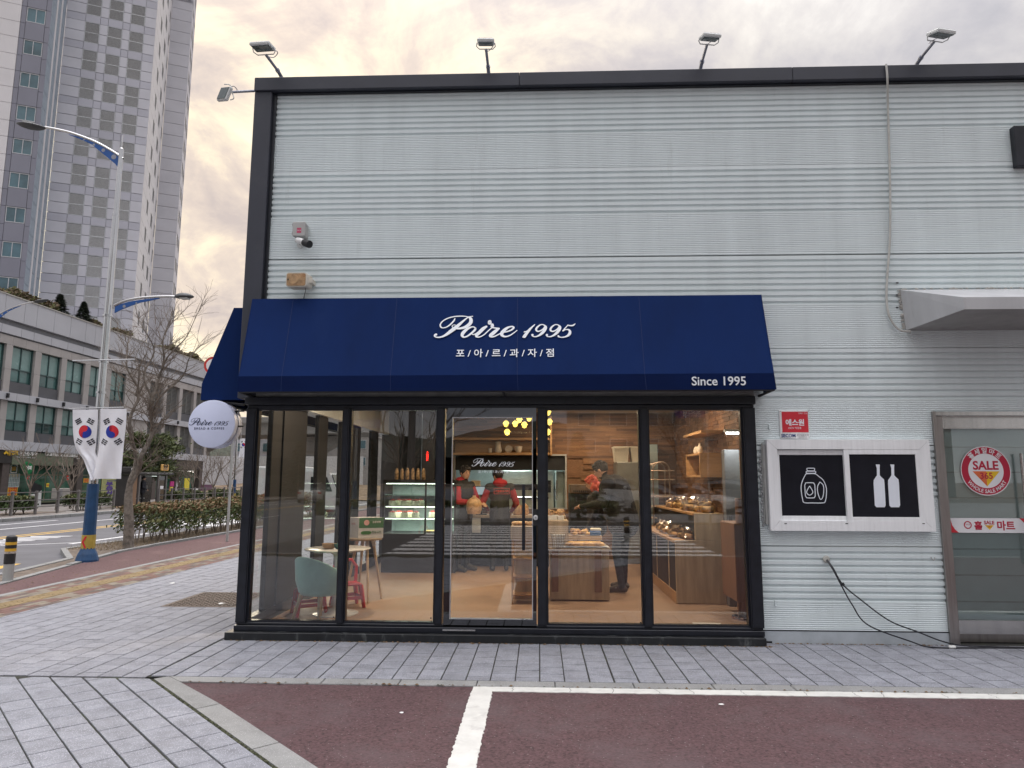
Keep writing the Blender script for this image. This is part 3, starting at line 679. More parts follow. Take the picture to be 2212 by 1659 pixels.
for i in range(5):
    if i == 2: continue
    a, c = posts[i][1], posts[i+1][0]
    b = MB(); b.box(a, a+.018, YFr+.04, 7.35, zb1, zt0); b.box(c-.018, c, YFr+.04, 7.35, zb1, zt0); b.box(a+.018, c-.018, YFr+.04, 7.35, zb1, zb1+.02); b.box(a+.018, c-.018, YFr+.04, 7.35, zt0-.02, zt0)
    wf = b.build('storefront_window', m_dark, shop)
    b = MB(); b.box(a+.01, c-.01, YG, YG+.008, zb1+.01, zt0-.01); b.build('pane', m_glass, wf)
# small grey suction dots low on the panes
for (x, y) in ((721, 1333), (932, 1342), (1384, 1345), (931, 1335)):
    b = MB(); q = P(x, y, YG); b.cyl((q.x, YG-.006, q.z), (q.x, YG-.001, q.z), .007, 10); b.build('fixing_dot', m_trim, shop)
# the glazed door with polished dark frame
a, c = posts[2][1]+.012, posts[3][0]-.012
m_mirror = mat('polished_black_steel', (0.11, 0.112, 0.116), 0.02, metal=1.0, var=0.02, scale=1)
dz0, dz1 = P(1060, 1358, YFr+.02).z, P(1060, 881, YFr+.02).z
ix0, ix1, iz0, iz1 = wx(974, Y=YFr+.03), wx(1151, Y=YFr+.03), P(1060, 1338, YFr+.03).z, P(1060, 901, YFr+.03).z
b = MB(); Yd0, Yd1 = YFr+.03, YFr+.075
b.box(a, ix0, Yd0, Yd1, dz0, dz1); b.box(ix1, c, Yd0, Yd1, dz0, dz1); b.box(ix0, ix1, Yd0, Yd1, dz0, iz0); b.box(ix0, ix1, Yd0, Yd1, iz1, dz1)
door = b.build('door', m_mirror, shop)
b = MB(); t = .008; b.box(ix0, ix0+t, Yd0-.003, Yd1, iz0, iz1); b.box(ix1-t, ix1, Yd0-.003, Yd1, iz0, iz1); b.box(ix0+t, ix1-t, Yd0-.003, Yd1, iz0, iz0+t); b.box(ix0+t, ix1-t, Yd0-.003, Yd1, iz1-t, iz1); b.build('glazing_bead', mat('bright_bead', (.6, .6, .62), .3, metal=.6), door)
b = MB(); b.box(ix0+t, ix1-t, Yd0+.02, Yd0+.028, iz0+t, iz1-t); b.build('pane', m_glass, door)
hx = wx(1131, Y=7.2); b = MB(); h0, h1 = P(1131, 1189, 7.2).z, P(1131, 1047, 7.2).z
b.bbox(hx-.016, hx+.016, 7.19, 7.215, h0, h1, .004)
for zz in (h0+.08, h1-.08): b.cyl((hx, 7.21, zz), (hx, Yd0+.02, zz), .009, 8)
b.build('pull_handle', m_dark, door)
q = P(1157, 1118, Yd0-.01); b = MB(); b.bbox(q.x-.027, q.x+.027, Yd0-.014, Yd0-.001, q.z-.085, q.z+.085, .01); b.build('lock_plate', m_black, door)
b = MB(); b.lathe([(.001, 0), (.026, 0), (.026, .006), (.020, .012), (.001, .012)], n=20); b.v = [(q.x+x, Yd0-.014-z, q.z+y) for x, y, z in b.v]; b.build('lock_knob', mat('white_knob', (.75, .75, .75), .35), door)
b = MB(); b.lathe([(.001, 0), (.009, 0), (.009, .004), (.001, .004)], n=12); b.v = [(q.x+x, Yd0-.026-z, q.z+y) for x, y, z in b.v]; b.build('lock_button', m_grayalu, door)
b = MB(); q = P(985, 1362, YFr); b.box(a, a+.33, YFr-.01, Yd0, dz0-.02, dz0-.005); b.build('threshold_plate', m_steel, door)
zx = Vector((1, 0, 0)); zz_ = Vector((0, 0, 1))
YS = Yd0+.0195
q0, q1 = P(1019, 1000, YS), P(1112, 1000, YS); q = P(1065.5, 999, YS)
script_on('script_lettering', (q.x, YS, q.z), zx, zz_, q1.x-q0.x, m_text, door, thick=.0008, fat=1.0)
q = P(1065.5, 1019, YS); text_on('lettering', '포 / 아 / 르 / 과 / 자 / 점', (q.x, YS, q.z), zx, zz_, P(1098, 1019, YS).x-P(1033, 1019, YS).x, m_text, door, bold=.02, thick=.0008)

# ---- side glazing along the street side: dark posts with glass between
sx = XF0+0.055
for (y0, y1) in ((7.365, 7.44), (7.78, 8.95), (9.45, 9.85), (10.55, 11.7), (12.5, 13.0), (14.0, 14.4)):
    b = MB(); b.bbox(sx-.03, sx+.03, y0, y1, 0.0, ZF+.2, .006)
    if y1-y0 > 1: b.box(sx+.03, sx+.05, y0+.3, y0+.5, .1, 2.8)
    b.build('side_post', m_dgrey, shop)
b = MB(); b.box(sx-.045, sx+.05, 7.37, 14.4, 0, .18); b.build('side_sill', m_dark, shop)
for (y0, y1) in ((7.44, 7.78), (8.95, 9.45), (9.85, 10.55), (11.7, 12.5), (13.0, 14.0)):
    b = MB(); b.box(sx, sx+.008, y0, y1, .18, ZF+.15); b.build('side_pane', glass('clear_glass', (.96, .97, .96), k=.12, base=0), shop)
# panelled grey return at the back left
for k, (x0, x1) in enumerate(((-3.1, -2.75), (-2.72, -2.35), (-2.30, -2.05), (-2.02, -1.78))):
    b = MB(); b.bbox(x0, x1, IY1-.55+.03*(k % 2), IY1-.3, 0, 3.0, .01); b.build('back_panel', m_dgrey if k % 2 else mat('grey_panel', (.07, .07, .075), .5), shop)

# ================================================================== AWNINGS
def awning():
    Yf = 6.93
    TL, TR = P(545, 646, YW-.085), P(1645, 636.5, YW-.085); BL, BR = P(515, 813, Yf), P(1672, 806, Yf); VL, VR = P(513, 846, Yf), P(1677.5, 841, Yf)
    aw = thing('awning', 'long navy canvas awning with white script shop name above the glazed front', 'awning', (0, 7.2, 2.4))
    nx = 44; ny = 9; rw = random.Random(4)
    b = MB(); vs = []; nrmv = (BL-TL).cross(TR-TL).normalized()
    if nrmv.y > 0: nrmv = -nrmv
    for j in range(ny+1):
        for i in range(nx+1):
            u, v = i/nx, j/ny; p = (TL.lerp(TR, u)).lerp(BL.lerp(BR, u), v)
            sag = -0.006*sin(pi*v)*(0.5+.5*abs(sin(u*pi*4.4))) + 0.0022*mnoise.noise(Vector((u*22, v*5, 0))) + (0.007*mnoise.noise(Vector((u*60, v*16, 3)))*max(0, (u-.94)/.06))
            vs.append(p+nrmv*sag)
    vs2 = [p-nrmv*.006 for p in vs]; n = len(vs)
    fs = [(j*(nx+1)+i, (j+1)*(nx+1)+i, (j+1)*(nx+1)+i+1, j*(nx+1)+i+1) for j in range(ny) for i in range(nx)]
    b.add(vs, fs); b.add(vs2, [f[::-1] for f in fs]); b.build('canvas', m_navy, aw, smooth=60, fixn=False)
    b = MB(); vs = []
    for j in range(4):
        for i in range(nx+1):
            u = i/nx; p = BL.lerp(BR, u).lerp(VL.lerp(VR, u), j/3); vs.append(p+Vector((0, -.001-.0022*mnoise.noise(Vector((u*30, j, 7)))*j, 0)))
    fs = [(j*(nx+1)+i, (j+1)*(nx+1)+i, (j+1)*(nx+1)+i+1, j*(nx+1)+i+1) for j in range(3) for i in range(nx)]
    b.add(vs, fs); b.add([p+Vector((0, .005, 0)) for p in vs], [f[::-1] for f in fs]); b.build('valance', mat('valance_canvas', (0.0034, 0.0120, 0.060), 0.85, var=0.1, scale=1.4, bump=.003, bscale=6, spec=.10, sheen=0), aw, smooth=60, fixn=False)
    for (T, B, V, s) in ((TL, BL, VL, 1), (TR, BR, VR, -1)):
        back = Vector((T.x+s*0.0, YW-.01, V.z)); b = MB(); b.prism([T+zx*s*.003, B+zx*s*.003, V+zx*s*.003, back+zx*s*.003], (s*.004, 0, 0)); b.build('end_flap', m_navy, aw)
    for u in (0.083, 0.29, 0.528, 0.764):
        b = MB(); a_, c_ = TL.lerp(TR, u), BL.lerp(BR, u); w = zx*.0022; o_ = nrmv*.002
        b.add([a_-w+o_, c_-w+o_, c_+w+o_, a_+w+o_], [(0, 1, 2, 3)]); d_ = VL.lerp(VR, u)-Vector((0, .004, 0)); b.add([c_-w+Vector((0, -.004, 0)), d_-w, d_+w, c_+w+Vector((0, -.004, 0))], [(0, 1, 2, 3)])
        b.build('seam', mat('seam', (0.008, 0.023, 0.096), .8), aw)
    b = MB()
    for (p, q) in ((VL+Vector((.02, .02, -.0)), VR+Vector((-.02, .02, 0))), (VL+Vector((.02, .02, 0)), Vector((VL.x+.05, YW, VL.z-.02))), (VR+Vector((-.02, .02, 0)), Vector((VR.x-.05, YW, VR.z-.02))), (VL.lerp(VR, .5)+Vector((0, .02, 0)), Vector((VL.lerp(VR, .5).x, YW, VL.z-.02)))):
        b.cyl(p, q, .014, 8)
    b.build('frame_bar', m_black, aw)
    # lettering lies on the sloping cloth
    uxx = (TR-TL).normalized(); uy = (TL.lerp(TR, .5)-BL.lerp(BR, .5)).normalized(); uy = (uy-uxx*uy.dot(uxx)).normalized()
    def on(x, y, lift=.004):
        d = ray(x, y); o_ = Vector((0, 0, EYE)); t = (TL-o_).dot(nrmv)/d.dot(nrmv); return o_+d*t+nrmv*lift
    pc = on(1090, 706); wd = (on(1242, 706)-on(938, 706)).length
    script_on('script_lettering', pc, uxx, uy, wd, m_text, aw, thick=.003)
    pc = on(1090.5, 763); wd = (on(1196, 763)-on(985, 763)).length
    text_on('lettering', '포 / 아 / 르 / 과 / 자 / 점', pc, uxx, uy, wd, m_text, aw, bold=.010, thick=.003)
    q = P(1552.5, 823, Yf-.006); text_on('lettering', 'Since 1995', q, zx, zz_, P(1611, 823, Yf).x-P(1494, 823, Yf).x, m_text, aw, bold=.012, thick=.003)
awning()
aw2 = thing('side_awning', 'navy canvas awning seen end-on round the shop corner above the round sign', 'awning', (-3.5, 9, 2.4))
Ys = 7.42
a_, b_, c_, d_ = P(502, 665.5, Ys), P(436, 829, Ys), P(433, 864, Ys), P(522, 872, Ys); a_.x = P(505, 665, Ys).x
e_ = Vector((XL-.002, Ys, a_.z)); f_ = Vector((XL-.002, Ys, c_.z))
b = MB(); b.prism([e_, a_, b_, c_, f_], (0, .006, 0)); b.build('end_flap', m_navy, aw2)
L = Vector((0, 5.2, 0)); b = MB(); b.prism([a_+Vector((0,.007,0)), b_+Vector((0,.007,0)), b_+L, a_+L], (.006, 0, .002)); b.build('canvas', m_navy, aw2)
b = MB(); b.prism([b_+Vector((0,.007,-.001)), c_+Vector((0,.007,0)), c_+L, b_+L+Vector((0,0,-.001))], (.006, 0, 0)); b.build('valance', MC['valance_canvas'], aw2)
b = MB(); b.prism([e_+Vector((0,.007,0)), a_+Vector((0,.007,.001)), a_+L+Vector((0,0,.001)), e_+L], (0, 0, .004)); b.build('top_strip', m_navy, aw2)
b = MB(); b.cyl(c_+Vector((.03, .03, 0)), f_+Vector((0, .03, -.05)), .015, 8); b.cyl(c_+Vector((.03, .03, 0)), c_+L+Vector((.03, 0, 0)), .015, 8); b.build('frame_bar', m_black, aw2)

# ================================================================== ROUND SIGN
Yc = 7.35; cc = P(457, 915.5, Yc); rs = (P(508, 915, Yc)-P(406, 915, Yc)).length/2
rs_ = thing('round_sign', 'round white double-sided lightbox sign reading bread and coffee hung off the shop corner', 'sign', (cc.x, Yc+.1, cc.z))
m_sign = mat('sign_acrylic', (0.66, 0.71, 0.90), 0.35, var=.015)
def disc(y0, y1, r, bev):
    b = MB(); b.lathe([(.001, 0), (r-bev, 0), (r-bev*.3, bev*.3), (r, bev), (r, y1-y0-bev), (r-bev, y1-y0), (.001, y1-y0)], n=56); b.v = [(cc.x+x, y0+z, cc.z+y) for x, y, z in b.v]; return b
disc(Yc, Yc+.075, rs, .012).build('front_drum', m_sign, rs_, smooth=30)
disc(Yc+.076, Yc+.10, rs*.97, .001).build('drum_gap', mat('sign_gap', (.2, .23, .33), .5), rs_, smooth=30)
disc(Yc+.101, Yc+.19, rs, .012).build('back_drum', m_sign, rs_, smooth=30)
m_nv = mat('navy_lettering', (0.012, 0.022, 0.075), .5, var=.02)
q0, q1 = P(409, 912, Yc), P(494.5, 912, Yc); q = P(452, 911, Yc)
script_on('script_lettering', (q.x, Yc-.001, q.z), zx, zz_, q1.x-q0.x, m_nv, rs_, thick=.001, fat=.95)
q = P(452, 925.5, Yc); text_on('lettering', 'BREAD & COFFEE', (q.x, Yc-.001, q.z), zx, zz_, P(484, 925, Yc).x-P(419.5, 925, Yc).x, m_nv, rs_, bold=.012, spacing=1.35, thick=.001)
b = MB(); yb = Yc+.1
for yy in (888, 921):
    z = P(505, yy, yb).z; b.box(cc.x+rs*.8, XL, yb-.008, yb+.008, z-.008, z+.008)
b.box(P(507, 900, yb).x, P(511, 900, yb).x, yb-.02, yb+.02, P(500, 922, yb).z, P(500, 887, yb).z); b.build('bracket', m_black, rs_)
b = MB(); b.tube(spline([(cc.x+rs*.9, yb, cc.z), (cc.x+rs*1.1, yb, cc.z-.05), (XL-.02, yb, cc.z-.16)], 6), .004, 6); b.build('lead', mat('white_lead', (.7, .7, .7), .5), rs_)

# ================================================================== FLOODLIGHTS, CAMERA, SPEAKER, CABLES
m_flw = mat('floodlight_casting', (0.62, 0.64, 0.63), 0.45, var=.06, scale=6)
m_flg = mat('floodlight_lens', (0.075, 0.10, 0.10), 0.12, var=.1)
m_pole = mat('galvanised_pole', (0.30, 0.32, 0.38), 0.4, metal=.5, var=.12, scale=6)
def floodlight(label, base, tip, head_w, tilt, yawr, roll=0.0):
    base, tip = Vector(base), Vector(tip)
    t = thing('floodlight', label, 'floodlight', base, 'floodlights along the roof edge')
    b = MB(); b.cyl(base-Vector((0, 0, .02)), base.lerp(tip, .3), .021, 10); b.cyl(base.lerp(tip, .3), tip, .016, 10); b.cyl(base.lerp(tip, .28), base.lerp(tip, .34), .026, 10); b.build('arm', m_pole, t)
    R_ = (Matrix.Rotation(yawr, 4, 'Z') @ Matrix.Rotation(tilt, 4, 'X') @ Matrix.Rotation(roll, 4, 'Y'))
    T_ = Matrix.Translation(tip) @ R_
    w, h = head_w*.37, head_w*.27
    b = MB(); b.T = T_; b.bbox(-w, w, -h*2, 0, .035, .075, .01)
    for k in range(13): x = -w+.02+k*(2*w-.04)/12; b.box(x-.003, x+.003, -h*2+.02, -.02, .0752, .084)
    b.build('housing', m_flw, t)
    b = MB(); b.T = T_; b.box(-w+.018, w-.018, -h*2+.018, -.018, .028, .0352); b.build('lens', m_flg, t)
    b = MB(); b.T = T_; b.tube([(-w-.004, -h*.9, .05), (-w-.010, -h*.5, .02), (-w*.8, -.01, 0), (w*.8, -.01, 0), (w+.010, -h*.5, .02), (w+.004, -h*.9, .05)], .006, 6); b.build('bracket', m_flw, t)
    b = MB(); b.T = T_; b.tube(spline([(w*.5, -h*.1, .06), (w*.8, .09, .07), (w*.3, .12, .03), (0, .03, 0)], 5), .005, 6); b.build('lead', mat('grey_lead', (.4, .4, .42), .5), t)
    return t
YR = YW+.1
floodlight('tilted floodlight on a left-leaning arm nearest the roof corner', P(610, 166, YR), P(575, 119, YW-.30), .31, radians(8), radians(-4))
floodlight('small floodlight on a nearly upright arm, second along the roof from the corner', P(1056, 160, YR), P(1050, 107, YW-.25), .25, radians(14), radians(2))
floodlight('floodlight on a right-leaning arm above the right end of the navy awning', P(1512, 149, YR), P(1527, 97, YW-.30), .27, radians(16), radians(10))
floodlight('floodlight on a long slanting arm beside the conduit at the roof edge', P(1977, 140, YR), P(2018, 90, YW-.30), .31, radians(16), radians(14))
fl = thing('floodlight', 'floodlight on a horizontal arm sticking out sideways from the shop corner towards the tower', 'floodlight', P(551, 196, YW), 'floodlights along the roof edge')
p0, p1 = P(552, 196, YW+.05), P(500, 199, YW-.05)
b = MB(); b.cyl(p0+Vector((.05, 0, 0)), p1, .014, 10); b.build('arm', m_pole, fl)
b = MB(); R4 = Matrix.Translation(P(482, 201, YW-.1)) @ Matrix.Rotation(radians(-28), 4, 'Z') @ Matrix.Rotation(radians(80), 4, 'X') @ Matrix.Rotation(radians(-14), 4, 'Z')
b.T = R4; b.bbox(-.088, .088, -.085, .085, -.045, 0, .01); b.build('housing', m_flw, fl)
b = MB(); b.T = R4; b.box(-.074, .074, -.07, .07, 0, .006); b.build('lens', m_flg, fl)
b = MB(); a1, a2 = P(484, 182, YW-.12), P(503, 214, YW-.08); b.tube(spline([a1, P(497, 184, YW-.1), P(501, 198, YW-.08), P(505, 212, YW-.08), a2+Vector((-.03, 0, -.01))], 5), .006, 6); b.build('bracket', m_flw, fl)
b = MB(); b.tube(spline([P(494, 196, YW-.08), P(503, 186, YW-.08), P(511, 192, YW-.03), P(513, 198, YW)], 6), .005, 6); b.build('lead', MC['grey_lead'], fl)

m_box = mat('junction_box_grey', (.42, .42, .41), .5, var=.06)
q = P(648, 496, YW-.05); jb = thing('junction_box', 'small grey junction box with pink sticker above the security camera', 'junction box', (q.x, YW, q.z))
x0, x1, z0, z1 = P(634, 496, YW-.1).x, P(660, 496, YW-.1).x, P(640, 511, YW-.1).z, P(640, 481, YW-.1).z
b = MB(); b.bbox(x0, x1, YW-.10, YW-.003, z0, z1, .008); b.build('case', m_box, jb)
b = MB(); b.bbox(x0-.004, x1+.004, YW-.125, YW-.101, z0-.003, z1+.003, .008); b.build('lid', m_box, jb)
b = MB()
for zz in (z0+.02, z1-.04):
    for xx in (x0-.012, x1+.004): b = MB(); b.bbox(xx, xx+.008, YW-.12, YW-.09, zz, zz+.025, .002); b.build('latch', m_box, jb)
s0, s1 = P(641, 503, YW-.126), P(651, 492, YW-.126); b = MB(); b.box(s0.x, s1.x, YW-.1265, YW-.125, s0.z, s1.z); b.build('sticker', mat('pink_sticker', (.55, .08, .16), .5), jb)
text_on('lettering', '에스원', ((s0.x+s1.x)/2, YW-.1266, (s0.z+s1.z)/2), zx, zz_, (s1.x-s0.x)*.8, m_text, jb, thick=.0004)
cm = thing('security_camera', 'white bullet security camera with black nose under the grey junction box', 'camera', P(655, 526, YW))
bs_ = P(649, 528, YW-.01); ch = P(655, 524, YW-.14)
b = MB(); b.cyl((bs_.x, YW-.022, bs_.z-.005), (bs_.x, YW-.002, bs_.z-.005), .036, 18); b.build('base', m_flw, cm)
b = MB(); b.cyl((bs_.x, YW-.02, bs_.z), P(647, 518, YW-.09), .012, 8); b.cyl((bs_.x+.01, YW-.05, bs_.z+.03), (bs_.x+.01, YW-.02, z0-.01), .006, 6); b.build('stem', m_black, cm)
c0, c1 = P(643, 519, YW-.08), P(669, 528, YW-.19); mid = c0.lerp(c1, .55)
b = MB(); b.cyl(c0, mid, .036, 18); b.build('barrel', mat('camera_white', (.72, .73, .72), .35), cm, smooth=True)
b = MB(); b.tube([mid, mid.lerp(c1, .9), c1], [.039, .042, .040], 18); b.build('nose', m_black, cm, smooth=True)
m_spk = mat('speaker_cream', (.60, .57, .50), .6, var=.08, scale=8, stain=((.40, .26, .13), 7, .56, .7))
m_spg = mat('rusty_grille', (.40, .26, .14), .85, var=.25, scale=14, stain=((.25, .11, .04), 9, .52, .6), bump=.001, bscale=200)
x0, x1, z0, z1 = P(617, 600, 7.14).x, P(662, 600, 7.14).x, P(640, 619, 7.14).z, P(640, 588, 7.14).z
sp_ = thing('wall_speaker', 'rust-stained cream box speaker bracketed to the cladding above the awning', 'speaker', ((x0+x1)/2, YW, z0))
def rrect(x0, x1, z0, z1, r, n=5):
    o_ = []
    for cx_, cz_, a0 in ((x1-r, z1-r, 0), (x0+r, z1-r, pi/2), (x0+r, z0+r, pi), (x1-r, z0+r, 1.5*pi)):
        for k in range(n+1): a = a0+pi/2*k/n; o_.append((cx_+r*cos(a), cz_+r*sin(a)))
    return o_
b = MB(); b.prism([(x, 7.15, z) for x, z in rrect(x0, x1, z0, z1, .03)], (.02, .12, 0)); b.build('cabinet', m_spk, sp_, smooth=50)
b = MB(); b.prism([(x, 7.143, z) for x, z in rrect(x0+.012, x1-.012, z0+.012, z1-.012, .02)], (0, .006, 0)); b.build('grille', m_spg, sp_)
b = MB(); b.lathe([(.05, 0), (.054, .002), (.05, .004)], n=24); b.v = [(x0+.085+x, 7.142-z, (z0+z1)/2+y) for x, y, z in b.v]; b.build('cone_ring', m_spg, sp_)
b = MB(); b.box(x0+.02, x0+.035, 7.138, 7.143, (z0+z1)/2-.008, (z0+z1)/2+.008); b.build('badge', m_black, sp_)
b = MB(); q = P(672, 605, 7.2); b.bbox(x1-.01, q.x+.01, 7.2, YW-.002, q.z-.03, q.z+.02, .004); b.build('bracket', m_spk, sp_)
b = MB(); b.tube(spline([(x1-.03, 7.2, z0+.005), P(660, 628, 7.25), P(657, 640, 7.3), P(656, 652, 7.3)], 6), .004, 6); b.build('wire', m_cable, sp_)

# grey flexible conduit from the roof to the canopy
b = MB(); pts = [P(1914, 139, YW-.12), P(1915.5, 150, YW-.125), P(1917, 175, YW-.12), P(1918, 230, YW-.03), P(1921, 330, YW-.02), P(1923, 430, YW-.02), P(1922, 520, YW-.02), P(1917, 590, YW-.02), P(1915, 640, YW-.02), P(1919, 676, YW-.03), P(1930, 700, YW-.03), P(1946, 714, YW-.04), P(1968, 716, YW-.05)]
b.tube(spline(pts, 10), .0115, 8); o = b.build('conduit', mat('conduit_grey', (.46, .46, .43), .6, var=.08, scale=10), smooth=True); own_base(o, P(1920, 400, YW)); tag(o, 'thin grey flexible conduit running down the cladding into the canopy', 'conduit')

# canopy over the right door
cp = thing('door_canopy', 'boxy grey metal canopy with chamfered end over the mart door', 'canopy', P(2000, 660, YW))
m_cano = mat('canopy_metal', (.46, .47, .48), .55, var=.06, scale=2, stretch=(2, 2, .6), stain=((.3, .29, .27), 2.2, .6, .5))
xa = P(1943, 628, YW).x; za, zb = P(1943, 626, YW).z, P(1957, 714, YW).z
Ya = 6.62; xb = P(2080, 640, Ya).x; zc_, zd = P(2080, 642, Ya).z, P(2080, 668, Ya).z
b = MB(); A1, A2 = Vector((xa, YW-.001, za)), Vector((xa+.03, YW-.001, zb)); B1, B2 = Vector((xb, Ya, zc_)), Vector((xb, Ya, zd)); C1, C2 = Vector((8, Ya, zc_)), Vector((8, Ya, zd)); D1 = Vector((8, YW-.001, za)); D2 = Vector((8, YW-.001, zb))
b.prism([A1, A2, B2, B1], (.012, 0, 0)); b.build('end_cheek', m_cano, cp)
e2 = Vector((.013, 0, 0)); b = MB(); b.prism([B1+e2, B2+e2, C2, C1], (0, .012, 0)); b.build('front_board', m_cano, cp); b = MB(); b.prism([A1+e2, B1+e2+Vector((0, .013, 0)), C1+Vector((0, .013, 0)), D1], (0, 0, -.012)); b.build('top_board', m_cano, cp)
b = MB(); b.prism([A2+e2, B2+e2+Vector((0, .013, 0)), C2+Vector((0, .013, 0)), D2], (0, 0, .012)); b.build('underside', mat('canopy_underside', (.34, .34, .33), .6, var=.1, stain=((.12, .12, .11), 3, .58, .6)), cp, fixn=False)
b = MB(); rs2 = random.Random(2)
for i in range(90):
    t = rs2.random(); p = A1.lerp(D1, t*.45) if i % 2 else A1.lerp(A2, rs2.random()); b.ell((p.x+rs2.uniform(-.02, .01), YW-.006, p.z+rs2.uniform(0, .012)), (rs2.uniform(.01, .03), .006, rs2.uniform(.004, .010)), 6, 4)
b.build('sealant_bead', mat('sealant', (.42, .41, .38), .8, var=.2), cp)
# anchor holes
b = MB()
for y in (655, 681, 708): 
    q = P(1938, y-44, YW); b.ell((q.x, YW-.002, q.z), (.016, .006, .008), 8, 5)
b.build('screw_hole', m_black, cp)
# black lamp box at the far right
q0, q1 = P(2191, 285, 7.25), P(2212, 358, 7.25)
wl = thing('wall_sign_box', 'black box cut by the picture edge high on the cladding', 'sign box', (q0.x, YW, q1.z))
b = MB(); b.bbox(q0.x, q0.x+1.2, 7.25, YW-.003, q1.z, P(2191, 271, 7.25).z, .006); b.build('case', m_dark, wl)

# ================================================================== SECURITY SIGN
Yp = YW-.012; a_, c_ = P(1683, 886.5, Yp), P(1749, 947.5, Yp)
sg = thing('security_sign', 'red and white square security notice plate above the sliding window', 'sign', (a_.x, YW, c_.z))
b = MB(); b.bbox(a_.x, c_.x, Yp, YW-.001, c_.z, a_.z, .002); b.build('plate', mat('plate_white', (.78, .78, .78), .4), sg)
r0, r1 = P(1688, 889.5, Yp), P(1748, 934, Yp); m_red = mat('sign_red', (.60, .028, .045), .4, var=.05)
b = MB(); b.box(r0.x, r1.x-.005, Yp-.0015, Yp-.0002, r1.z, r0.z); b.build('red_field', m_red, sg)
Yt = Yp-.0016
def T(s, x, y, x0, x1, m, par, **k):
    q = P(x, y, Yt); return text_on('lettering', s, (q.x, Yt, q.z), zx, zz_, P(x1, y, Yt).x-P(x0, y, Yt).x, m, par, thick=.0005, **k)
T('에스원', 1717, 912.5, 1697, 1737, m_text, sg, bold=.03); T('CCTV 작동중', 1717, 924.5, 1703, 1731, m_text, sg, bold=.01); T('언제나 안심', 1733.5, 892.8, 1724, 1743, m_text, sg)
m_tn = mat('print_navy', (.03, .06, .2), .5); m_tg = mat('print_grey', (.25, .25, .28), .5)
T('SECOM', 1703, 941, 1688, 1719, m_tn, sg, bold=.03); T('가입 및 상담문의 1588-3112', 1703, 946.2, 1688, 1719, m_tg, sg)
for k in range(4): T('경비구역 무단침입 금지 안내', 1734, 938+k*2.5, 1722, 1747 if k < 2 else 1740, m_tg, sg)
b = MB()
for x, y in ((1686, 888.5), (1746.5, 888.5), (1687, 945.5), (1748, 945.5)): q = P(x, y, Yp); b.ell((q.x, Yp-.001, q.z), (.005, .003, .005), 8, 5)
b.build('screw', m_box, sg)
for (x, y, lb) in ((1693-75, 0, ''),): pass

# ================================================================== SLIDING WINDOW
Yw = YW-.078
def R2(x, y, Y=Yw): q = P(x, y, Y); return q.x, q.z
ox0, oz1 = R2(1656, 949); ox1, oz0 = R2(2021, 1148.5); ox1 = R2(2015, 1050)[0]
sw = thing('sliding_window', 'white upvc sliding window with two blacked-out panes beside the mart door', 'window', (ox0, YW, oz0))
fw_ = .10
def frame(x0, x1, z0, z1, w, y0, y1, name, m, par, mit=True, bev=.005):
    for k, o_ in enumerate((((x0, z0), (x1, z0), (x1-w, z0+w), (x0+w, z0+w)), ((x1, z0), (x1, z1), (x1-w, z1-w), (x1-w, z0+w)), ((x1, z1), (x0, z1), (x0+w, z1-w), (x1-w, z1-w)), ((x0, z1), (x0, z0), (x0+w, z0+w), (x0+w, z1-w)))):
        cx_ = sum(p[0] for p in o_)/4; cz_ = sum(p[1] for p in o_)/4
        b = MB(); b.prism([(cx_+(x-cx_)*.9985, y0, cz_+(z-cz_)*.997) for x, z in o_], (0, y1-y0, 0)); b.build(name, m, par)
frame(ox0, ox1, oz0, oz1, fw_*1.0, Yw, YW+.03, 'frame_member', m_wplastic, sw)
xm = R2(1835, 1050)[0]
def sash(x0, x1, z0, z1, y0, name):
    s = MB(); w = .052
    s.bbox(x0, x0+w, y0, y0+.03, z0, z1, .003); s.bbox(x1-w, x1, y0, y0+.03, z0, z1, .003); s.bbox(x0+w, x1-w, y0, y0+.03, z0, z0+w, .003); s.bbox(x0+w, x1-w, y0, y0+.03, z1-w, z1, .003)
    so = s.build(name, m_wplastic, sw)
    g_ = MB(); g_.box(x0+w-.004, x1-w+.004, y0+.012, y0+.02, z0+w-.004, z1-w+.004); g_.build('blackout_pane', mat('black_film', (.011, .012, .018), .22, var=.1, spec=.3), so); return so, y0+.0118
iz0_, iz1_ = oz0+fw_, oz1-fw_
sl, yl = sash(ox0+fw_-.02, xm+.02, iz0_-.005, iz1_-.005, Yw+.035, 'left_sash'); sr, yr = sash(xm-.035, ox1-fw_+.005, iz0_-.012, iz1_-.0, Yw+.002, 'right_sash')
b = MB()
for x in (1697, 1829, 1995): q = P(x, 1131, Yw); b.box(q.x-.012, q.x+.012, Yw-.002, Yw+.001, q.z-.004, q.z+.004)
b.build('drain_slot', m_black, sw)
b = MB()
for k in range(26):
    z = oz0+.05+k*.028; x = ox0-.05+.008*sin(k*2.1); b.ell((x, YW-.006, z), (.010+.005*abs(sin(k*1.7)), .012, .016), 7, 5)
b.build('foam_sealant', mat('foam', (.5, .52, .53), .9, var=.1, bump=.002), sw)
b = MB(); b.tube([(ox0-.012, YW-.02, oz1-.03), (ox0-.035, YW-.02, oz1-.04), (ox0-.04, YW-.02, oz0+.07)], .006, 6); b.box(ox0-.03, ox0-.004, YW-.03, YW-.002, oz0+.06, oz1-.05); b.build('edge_strip', m_grayalu, sw)
